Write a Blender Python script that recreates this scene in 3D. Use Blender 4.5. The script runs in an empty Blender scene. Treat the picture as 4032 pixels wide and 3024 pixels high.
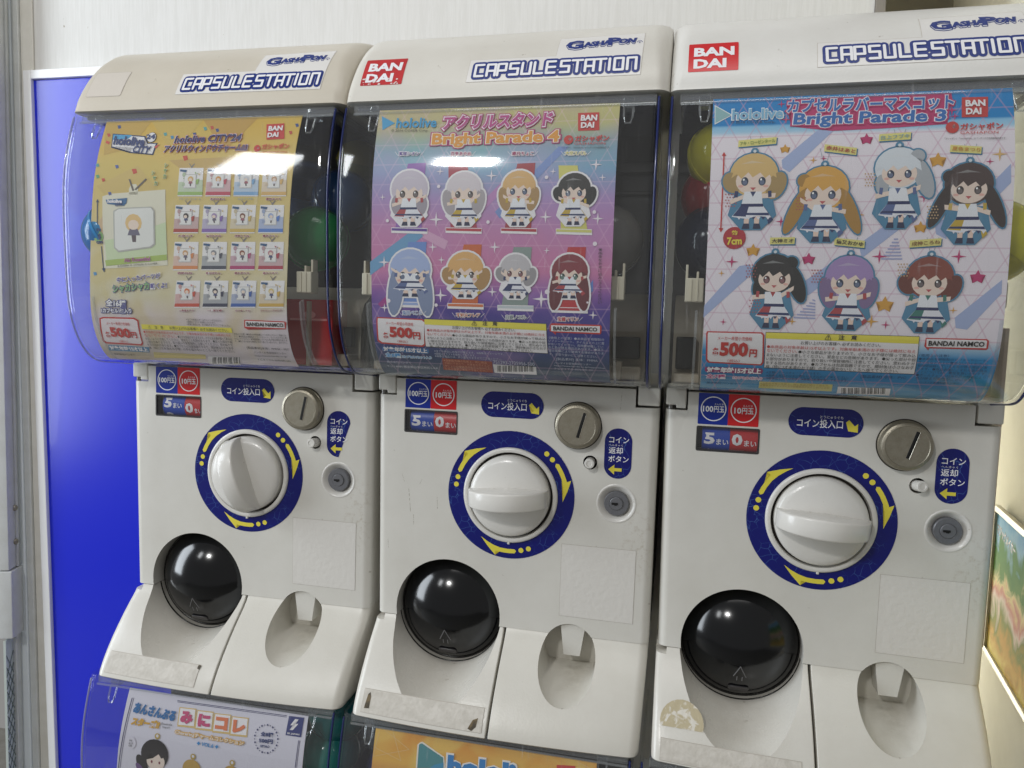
import bpy, bmesh, math, random
import numpy as np
from mathutils import Matrix, Vector
random.seed(7)
sc = bpy.context.scene
COL = sc.collection
Z0 = 1.012           # height of the dial centre above the floor, metres
# ------------------------------------------------------------------ camera
cam = bpy.data.cameras.new("camera")
camo = bpy.data.objects.new("camera", cam); COL.objects.link(camo); sc.camera = camo
cam.sensor_width = 36.0; cam.lens = 2848.12/4032*36.0; cam.clip_start = 0.02; cam.clip_end = 60
yaw, pit, rol = math.radians(12.49446853), math.radians(-4.40195027), math.radians(1.74804588)
fw = Vector((-math.sin(yaw)*math.cos(pit), math.cos(yaw)*math.cos(pit), math.sin(pit)))
rt = Vector((math.cos(yaw), math.sin(yaw), 0)); up = rt.cross(fw)
r2 = rt*math.cos(rol)+up*math.sin(rol); u2 = up*math.cos(rol)-rt*math.sin(rol)
M = Matrix((r2, u2, -fw)).transposed().to_4x4()
M.translation = Vector((0.16053773, -0.73253147, 0.17489259+Z0)); camo.matrix_world = M
# ------------------------------------------------------------------ world, lamps, exposure
w = bpy.data.worlds.new("World"); sc.world = w; w.use_nodes = True
bg = w.node_tree.nodes["Background"]; bg.inputs[0].default_value = (1.0, 0.99, 0.97, 1); bg.inputs[1].default_value = 0.33
sc.view_settings.view_transform = 'Standard'; sc.view_settings.look = 'None'
sc.view_settings.exposure = -0.39; sc.view_settings.gamma = 1.0
sc.cycles.use_denoising = True; sc.cycles.transparent_max_bounces = 40
sc.cycles.max_bounces = 12; sc.cycles.caustics_reflective = False; sc.cycles.caustics_refractive = False
def area(name, loc, target, sx, sy, power, color):
    l = bpy.data.lights.new(name, 'AREA'); l.shape = 'RECTANGLE'; l.size = sx; l.size_y = sy; l.energy = power; l.color = color
    o = bpy.data.objects.new(name, l); COL.objects.link(o); o.location = loc
    d = Vector(target)-Vector(loc); o.rotation_euler = d.to_track_quat('-Z', 'Y').to_euler()
    return o
# daylight from the open side of the shop at the left, soft ceiling panels, two small tubes that glint in the domes
area("daylight_from_door", (-2.6, -0.95, Z0+0.55), (-0.1, 0.0, Z0), 0.9, 2.0, 66, (0.86, 0.93, 1.0))
area("ceiling_panel_lamp", (0.15, -0.95, Z0+2.3), (0.1, 0.0, Z0), 1.7, 0.6, 12, (1.0, 0.985, 0.96))
area("ceiling_tube_lamp", (-0.60, -1.82, Z0+1.26), (0.1, 0.1, Z0+0.1), 0.20, 0.13, 15, (1.0, 0.99, 0.97))
area("ceiling_tube_lamp", (-1.36, -1.82, Z0+1.28), (0.1, 0.1, Z0+0.1), 0.26, 0.42, 5, (0.95, 0.98, 1.0))
area("side_wall_fill", (0.43, 0.62, Z0-0.1), (0.70, 0.50, Z0-0.1), 0.36, 1.0, 13, (1.0, 0.96, 0.84))  # unseen light added to brighten the cream side wall
# ------------------------------------------------------------------ materials
def nt(m): m.use_nodes = True; return m.node_tree
def lin(h):
    h = h.lstrip('#'); c = [int(h[i:i+2], 16)/255 for i in (0, 2, 4)]
    return tuple(((x+0.055)/1.055)**2.4 if x > 0.04045 else x/12.92 for x in c)
MC = {}
def mat(name, col, rough=0.4, metal=0.0, var=0.0, vscale=30, bump=0.0, bscale=200, coat=0.0, spec=0.5):
    if name in MC: return MC[name]
    m = bpy.data.materials.new(name); t = nt(m); N = t.nodes; L = t.links
    b = N["Principled BSDF"]
    c = lin(col) if isinstance(col, str) else col
    b.inputs["Base Color"].default_value = (*c, 1); b.inputs["Roughness"].default_value = rough
    b.inputs["Metallic"].default_value = metal; b.inputs["Coat Weight"].default_value = coat
    b.inputs["Specular IOR Level"].default_value = spec
    tc = N.new("ShaderNodeTexCoord")
    if var:
        n = N.new("ShaderNodeTexNoise"); n.inputs["Scale"].default_value = vscale; n.inputs["Detail"].default_value = 8; n.inputs["Roughness"].default_value = .65
        L.new(tc.outputs["Object"], n.inputs["Vector"])
        mx = N.new("ShaderNodeMix"); mx.data_type = 'RGBA'
        mx.inputs[6].default_value = (*c, 1); mx.inputs[7].default_value = (c[0]*(1-var), c[1]*(1-var*1.08), c[2]*(1-var*1.25), 1)
        rp = N.new("ShaderNodeMapRange"); rp.inputs[1].default_value = .4; rp.inputs[2].default_value = .75
        L.new(n.outputs[0], rp.inputs[0]); L.new(rp.outputs[0], mx.inputs[0]); L.new(mx.outputs[2], b.inputs["Base Color"])
        rr = N.new("ShaderNodeMapRange"); rr.inputs[3].default_value = rough*.85; rr.inputs[4].default_value = min(1, rough*1.3)
        L.new(n.outputs[0], rr.inputs[0]); L.new(rr.outputs[0], b.inputs["Roughness"])
    if bump:
        n2 = N.new("ShaderNodeTexNoise"); n2.inputs["Scale"].default_value = bscale; n2.inputs["Detail"].default_value = 4
        L.new(tc.outputs["Object"], n2.inputs["Vector"])
        bp = N.new("ShaderNodeBump"); bp.inputs["Strength"].default_value = bump; bp.inputs["Distance"].default_value = 0.001
        L.new(n2.outputs[0], bp.inputs["Height"]); L.new(bp.outputs[0], b.inputs["Normal"])
    MC[name] = m; return m
def plastic(name, col, rough=.33, spots=True):
    """white moulded plastic, a little dirty: fine specks and broad yellowing"""
    if name in MC: return MC[name]
    m = mat(name, col, rough, var=.11, vscale=8, bump=.12, bscale=420); t = m.node_tree; N = t.nodes; L = t.links
    b = N["Principled BSDF"]; src = b.inputs["Base Color"].links[0].from_socket
    tc = [n for n in N if n.type == 'TEX_COORD'][0]
    v = N.new("ShaderNodeTexNoise"); v.inputs["Scale"].default_value = 95; v.inputs["Detail"].default_value = 3
    L.new(tc.outputs["Object"], v.inputs["Vector"])
    mr = N.new("ShaderNodeMapRange"); mr.inputs[1].default_value = .715; mr.inputs[2].default_value = .78; mr.inputs[4].default_value = .55
    L.new(v.outputs[0], mr.inputs[0])
    mx = N.new("ShaderNodeMix"); mx.data_type = 'RGBA'; mx.inputs[7].default_value = (.20, .15, .09, 1)
    L.new(mr.outputs[0], mx.inputs[0]); L.new(src, mx.inputs[6])
    src = mx.outputs[2]
    S_ = {True: [(.134, -.040, 34, 15, .50, .66, .45, (.36, .29, .20))], 'cup': [(.074, -.182, 34, 60, .42, .72, .6, (.30, .27, .20)), (.067, -.170, 28, 22, .30, .8, .35, (.45, .42, .35))],
          'chute': [(-.062, -.194, 22, 36, .30, .8, .5, (.42, .38, .31))]}.get(spots, [])
    for cx, cz, ax, az, lo, hi, st, col in S_:   # brown grime below the lock and in the coin cup; cup and chute also toned darker
        mp = N.new("ShaderNodeMapping"); mp.inputs["Location"].default_value = (-cx*ax, 0, -cz*az); mp.inputs["Scale"].default_value = (ax, 0, az)
        L.new(tc.outputs["Object"], mp.inputs[0])
        ln = N.new("ShaderNodeVectorMath"); ln.operation = 'LENGTH'; L.new(mp.outputs[0], ln.inputs[0])
        r1 = N.new("ShaderNodeMapRange"); r1.inputs[1].default_value = .85; r1.inputs[2].default_value = .1; L.new(ln.outputs["Value"], r1.inputs[0])
        n3 = N.new("ShaderNodeTexNoise"); n3.inputs["Scale"].default_value = 170 if spots is True else 45; n3.inputs["Detail"].default_value = 8; n3.inputs["Roughness"].default_value = .7; L.new(tc.outputs["Object"], n3.inputs["Vector"])
        r3 = N.new("ShaderNodeMapRange"); r3.inputs[1].default_value = lo; r3.inputs[2].default_value = hi; r3.inputs[4].default_value = st; L.new(n3.outputs[0], r3.inputs[0])
        mu = N.new("ShaderNodeMath"); mu.operation = 'MULTIPLY'; L.new(r1.outputs[0], mu.inputs[0]); L.new(r3.outputs[0], mu.inputs[1])
        m2 = N.new("ShaderNodeMix"); m2.data_type = 'RGBA'; m2.inputs[7].default_value = (*col, 1)
        L.new(mu.outputs[0], m2.inputs[0]); L.new(src, m2.inputs[6]); src = m2.outputs[2]
    L.new(src, b.inputs["Base Color"])
    return m
def clear(name, tint=(.97, .98, .98), haze=.008, f0=.045, scratch=True):
    """clear moulded acrylic: each face passes light and adds a Fresnel reflection"""
    if name in MC: return MC[name]
    m = bpy.data.materials.new(name); t = nt(m); N = t.nodes; L = t.links; N.clear()
    out = N.new("ShaderNodeOutputMaterial"); ge = N.new("ShaderNodeNewGeometry")
    dt = N.new("ShaderNodeVectorMath"); dt.operation = 'DOT_PRODUCT'; L.new(ge.outputs["Normal"], dt.inputs[0]); L.new(ge.outputs["Incoming"], dt.inputs[1])
    ab = N.new("ShaderNodeMath"); ab.operation = 'ABSOLUTE'; L.new(dt.outputs["Value"], ab.inputs[0])
    om = N.new("ShaderNodeMath"); om.operation = 'SUBTRACT'; om.inputs[0].default_value = 1; L.new(ab.outputs[0], om.inputs[1])
    pw = N.new("ShaderNodeMath"); pw.operation = 'POWER'; pw.inputs[1].default_value = 5; L.new(om.outputs[0], pw.inputs[0])
    ma = N.new("ShaderNodeMath"); ma.operation = 'MULTIPLY_ADD'; ma.inputs[1].default_value = 1-f0; ma.inputs[2].default_value = f0; L.new(pw.outputs[0], ma.inputs[0])
    tr = N.new("ShaderNodeBsdfTransparent"); tr.inputs[0].default_value = (*tint, 1)
    gl = N.new("ShaderNodeBsdfGlossy"); gl.inputs["Roughness"].default_value = .055; gl.inputs[0].default_value = (1, 1, 1, 1)
    di = N.new("ShaderNodeBsdfDiffuse"); di.inputs[0].default_value = (.8, .8, .82, 1)
    m1 = N.new("ShaderNodeMixShader"); m1.inputs[0].default_value = haze; L.new(tr.outputs[0], m1.inputs[1]); L.new(di.outputs[0], m1.inputs[2])
    m2 = N.new("ShaderNodeMixShader"); L.new(ma.outputs[0], m2.inputs[0]); L.new(m1.outputs[0], m2.inputs[1]); L.new(gl.outputs[0], m2.inputs[2])
    if scratch:   # fine rubbed scratches and a film of dust
        tc = N.new("ShaderNodeTexCoord"); mp = N.new("ShaderNodeMapping"); mp.inputs["Rotation"].default_value = (0, .55, 0); mp.inputs["Scale"].default_value = (420, 60, 26)
        L.new(tc.outputs["Object"], mp.inputs[0])
        n = N.new("ShaderNodeTexNoise"); n.inputs["Scale"].default_value = 1; n.inputs["Detail"].default_value = 3; L.new(mp.outputs[0], n.inputs["Vector"])
        n2 = N.new("ShaderNodeTexNoise"); n2.inputs["Scale"].default_value = 14; n2.inputs["Detail"].default_value = 5; L.new(tc.outputs["Object"], n2.inputs["Vector"])
        a = N.new("ShaderNodeMapRange"); a.inputs[1].default_value = .63; a.inputs[2].default_value = .78; a.inputs[4].default_value = .22; L.new(n.outputs[0], a.inputs[0])
        c = N.new("ShaderNodeMapRange"); c.inputs[1].default_value = .45; c.inputs[2].default_value = .7; L.new(n2.outputs[0], c.inputs[0])
        mu = N.new("ShaderNodeMath"); mu.operation = 'MULTIPLY_ADD'; mu.inputs[2].default_value = haze; L.new(a.outputs[0], mu.inputs[0]); L.new(c.outputs[0], mu.inputs[1])
        L.new(mu.outputs[0], m1.inputs[0])
    L.new(m2.outputs[0], out.inputs[0]); MC[name] = m; return m
# ------------------------------------------------------------------ mesh helpers (millimetres in, metres out)
class MB:
    def __init__(s): s.v = []; s.f = []; s.m = []; s.mats = []
    def mi(s, m):
        if m not in s.mats: s.mats.append(m)
        return s.mats.index(m)
    def add(s, vs, fs, m=None):
        k = len(s.v); s.v += [tuple(v) for v in vs]; s.f += [tuple(i+k for i in f) for f in fs]
        s.m += [s.mi(m) if m else 0]*len(fs)
    def box(s, x0, x1, y0, y1, z0, z1, m=None, b=0.0):
        if b <= 0:
            vs = [(x, y, z) for z in (z0, z1) for y in (y0, y1) for x in (x0, x1)]
            s.add(vs, [(0, 2, 3, 1), (4, 5, 7, 6), (0, 1, 5, 4), (2, 6, 7, 3), (0, 4, 6, 2), (1, 3, 7, 5)], m); return
        bm = bmesh.new(); bmesh.ops.create_cube(bm, size=1)
        for v in bm.verts: v.co = Vector(((x0+x1)/2+v.co.x*(x1-x0), (y0+y1)/2+v.co.y*(y1-y0), (z0+z1)/2+v.co.z*(z1-z0)))
        bmesh.ops.bevel(bm, geom=bm.edges[:], offset=b, segments=3, profile=.6, affect='EDGES')
        bm.verts.index_update(); s.add([v.co[:] for v in bm.verts], [[v.index for v in f.verts] for f in bm.faces], m); bm.free()
    def grid(s, rows, m=None, closed=False):
        n = len(rows[0]); vs = [p for r in rows for p in r]; fs = []
        for i in range(len(rows)-1):
            for j in range(n if closed else n-1):
                k = (j+1) % n; fs.append((i*n+j, i*n+k, (i+1)*n+k, (i+1)*n+j))
        s.add(vs, fs, m)
    def lathe(s, prof, cx, cz, m=None, n=64, y0=0, capf=True):
        """prof: (radius, y) outwards; axis along y"""
        rows = []
        for r, y in prof: rows.append([(cx+r*math.cos(a), y0+y, cz+r*math.sin(a)) for a in [2*math.pi*k/n for k in range(n)]])
        s.grid(rows, m, True)
        if capf: s.add(rows[-1], [tuple(range(n))], m)
    def tube(s, pts, r, m=None, n=8, cap=True):
        pts = [Vector(p) for p in pts]; rows = []
        for i, p in enumerate(pts):
            d = (pts[min(i+1, len(pts)-1)]-pts[max(i-1, 0)]).normalized()
            a = d.cross(Vector((0, 0, 1)) if abs(d.z) < .9 else Vector((0, 1, 0))).normalized(); b = d.cross(a)
            rows.append([tuple(p+a*r*math.cos(t)+b*r*math.sin(t)) for t in [2*math.pi*k/n for k in range(n)]])
        s.grid(rows, m, True)
        if cap: s.add(rows[0], [tuple(range(n))], m); s.add(rows[-1], [tuple(range(n))], m)
    def sphere(s, c, r, m=None, n=32, k=20, zr=1.0):
        rows = [[(c[0]+r*math.sin(b)*math.cos(a), c[1]+r*math.sin(b)*math.sin(a), c[2]+zr*r*math.cos(b)) for a in [2*math.pi*i/n for i in range(n)]] for b in [math.pi*j/k for j in range(k+1)]]
        s.grid(rows, m, True)
    def mesh(s, name, smooth=None, fix=True, mats=None):
        me = bpy.data.meshes.new(name)
        me.from_pydata([(x/1000, y/1000, z/1000) for x, y, z in s.v], [], s.f)
        for m in (mats or s.mats): me.materials.append(m)
        if s.m and len(s.mats) > 1: me.polygons.foreach_set("material_index", s.m)
        if fix:
            bm = bmesh.new(); bm.from_mesh(me); bmesh.ops.remove_doubles(bm, verts=bm.verts, dist=1e-6)
            bmesh.ops.recalc_face_normals(bm, faces=bm.faces); bm.to_mesh(me); bm.free()
        if smooth:
            me.polygons.foreach_set("use_smooth", [True]*len(me.polygons)); me.set_sharp_from_angle(angle=math.radians(smooth))
        me.update(); return me
def boolean(me, cutters, smooth=35):
    o = bpy.data.objects.new("tmp", me); COL.objects.link(o); cs = []
    for c in cutters:
        co = bpy.data.objects.new("cut", c); COL.objects.link(co); cs.append(co)
        md = o.modifiers.new("b", 'BOOLEAN'); md.object = co; md.operation = 'DIFFERENCE'; md.solver = 'EXACT'
    dg = bpy.context.evaluated_depsgraph_get(); dg.update()
    r = bpy.data.meshes.new_from_object(o.evaluated_get(dg))
    for x in [o]+cs: bpy.data.objects.remove(x)
    for c in cutters: bpy.data.meshes.remove(c)
    r.polygons.foreach_set("use_smooth", [True]*len(r.polygons)); r.set_sharp_from_angle(angle=math.radians(smooth))
    return r
def put(name, me, parent=None, off=None, label=None):
    o = bpy.data.objects.new(name, me); COL.objects.link(o)
    if parent: o.parent = parent
    if off: o.location = off
    if label: o["label"] = label
    return o
def thing(name, label, cat, loc, rz=0, group=None):
    o = bpy.data.objects.new(name, None); COL.objects.link(o); o.empty_display_size = .05
    o.location = loc; o.rotation_euler = (0, 0, rz); o["label"] = label; o["category"] = cat
    if group: o["group"] = group
    return o
def tag(o, label, cat, group=None):
    o["label"] = label; o["category"] = cat
    if group: o["group"] = group
    return o
def structure(o): o["kind"] = "structure"; return o
# ------------------------------------------------------------------ text as flat print
FC = {}
def glyphs(s, grow, shear, bold):
    key = (s, round(grow, 3), shear, bold)
    if key in FC: return FC[key]
    c = bpy.data.curves.new("t", 'FONT'); c.body = s; c.resolution_u = 2; c.shear = shear; c.offset = bold
    if grow > 0: c.bevel_depth = grow; c.bevel_resolution = 1
    o = bpy.data.objects.new("t", c); COL.objects.link(o)
    dg = bpy.context.evaluated_depsgraph_get(); dg.update()
    me = bpy.data.meshes.new_from_object(o.evaluated_get(dg))
    v = np.zeros(len(me.vertices)*3); me.vertices.foreach_get("co", v); v = v.reshape(-1, 3)
    f = [tuple(p.vertices) for p in me.polygons]
    bpy.data.objects.remove(o); bpy.data.curves.remove(c); bpy.data.meshes.remove(me)
    FC[key] = (v, f); return FC[key]
def text(mb, s, a, b, h, surf, m, lay, grow=0.0, shear=0.0, bold=0.0, fitb=None):
    """fit the string between the mid-line points a and b (mm on the sheet), height h"""
    v0, _ = glyphs(s, 0, shear, bold)
    if not len(v0): return
    x0, x1 = v0[:, 0].min(), v0[:, 0].max(); y0, y1 = v0[:, 1].min(), v0[:, 1].max()
    if all(ch in "ー・-―" for ch in s): y1 = y0+.6
    W = math.hypot(b[0]-a[0], b[1]-a[1]); ang = math.atan2(b[1]-a[1], b[0]-a[0])
    sx = W/(x1-x0); sy = h/(y1-y0)
    v, f = glyphs(s, grow/sy, shear, bold) if grow > 0 else (v0, _)
    X = (v[:, 0]-x0)*sx; Y = (v[:, 1]-(y0+y1)/2)*sy
    cx = a[0]+X*math.cos(ang)-Y*math.sin(ang); cz = a[1]+X*math.sin(ang)+Y*math.cos(ang)
    dz = v[:, 2]*sy*0.03
    mb.add([(x, surf(x, z)-lay-d, z) for x, z, d in zip(cx, cz, dz)], f, m)
def poly(mb, pts, surf, m, lay, cuts=None):
    """flat printed shape laid on a curved sheet, cut along the sheet's own bends"""
    bm = bmesh.new()
    vs = [bm.verts.new((p[0], 0, p[1])) for p in pts]
    try: bm.faces.new(vs)
    except Exception: bm.free(); return
    if len(pts) > 4: bmesh.ops.triangulate(bm, faces=bm.faces[:])
    if cuts is not None:
        z0 = min(p[1] for p in pts); z1 = max(p[1] for p in pts)
        for c in cuts:
            if z0 < c < z1: bmesh.ops.bisect_plane(bm, geom=bm.verts[:]+bm.edges[:]+bm.faces[:], plane_co=(0, 0, c), plane_no=(0, 0, 1))
    bm.verts.index_update()
    mb.add([(v.co.x, surf(v.co.x, v.co.z)-lay, v.co.z) for v in bm.verts], [[v.index for v in f.verts] for f in bm.faces], m); bm.free()
def disc(cx, cz, r, n=24, ry=None): return [(cx+r*math.cos(2*math.pi*k/n), cz+(ry or r)*math.sin(2*math.pi*k/n)) for k in range(n)]
def star(cx, cz, r, k, inner, rot=math.pi/2): return [(cx+(r if i % 2 == 0 else r*inner)*math.cos(rot+math.pi*i/k), cz+(r if i % 2 == 0 else r*inner)*math.sin(rot+math.pi*i/k)) for i in range(2*k)]
def rrect(x0, x1, z0, z1, r, n=8):
    o = []
    for cx, cz, a0 in ((x1-r, z1-r, 0), (x0+r, z1-r, 90), (x0+r, z0+r, 180), (x1-r, z0+r, 270)):
        for k in range(n+1):
            a = math.radians(a0+90*k/n); o.append((cx+r*math.cos(a), cz+r*math.sin(a)))
    return o
def smooth_prof(P, step):
    """Catmull-Rom through (z, y) points given from high to low z, resampled by z"""
    P = [(float(a), float(b)) for a, b in P]; Q = [P[0]]+P+[P[-1]]; out = []
    for i in range(1, len(Q)-2):
        p0, p1, p2, p3 = [np.array(q) for q in Q[i-1:i+3]]
        for t in np.linspace(0, 1, 9)[:-1]:
            out.append(.5*((2*p1)+(-p0+p2)*t+(2*p0-5*p1+4*p2-p3)*t*t+(-p0+3*p1-3*p2+p3)*t**3))
    out.append(np.array(P[-1])); return np.array(out)
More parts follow.
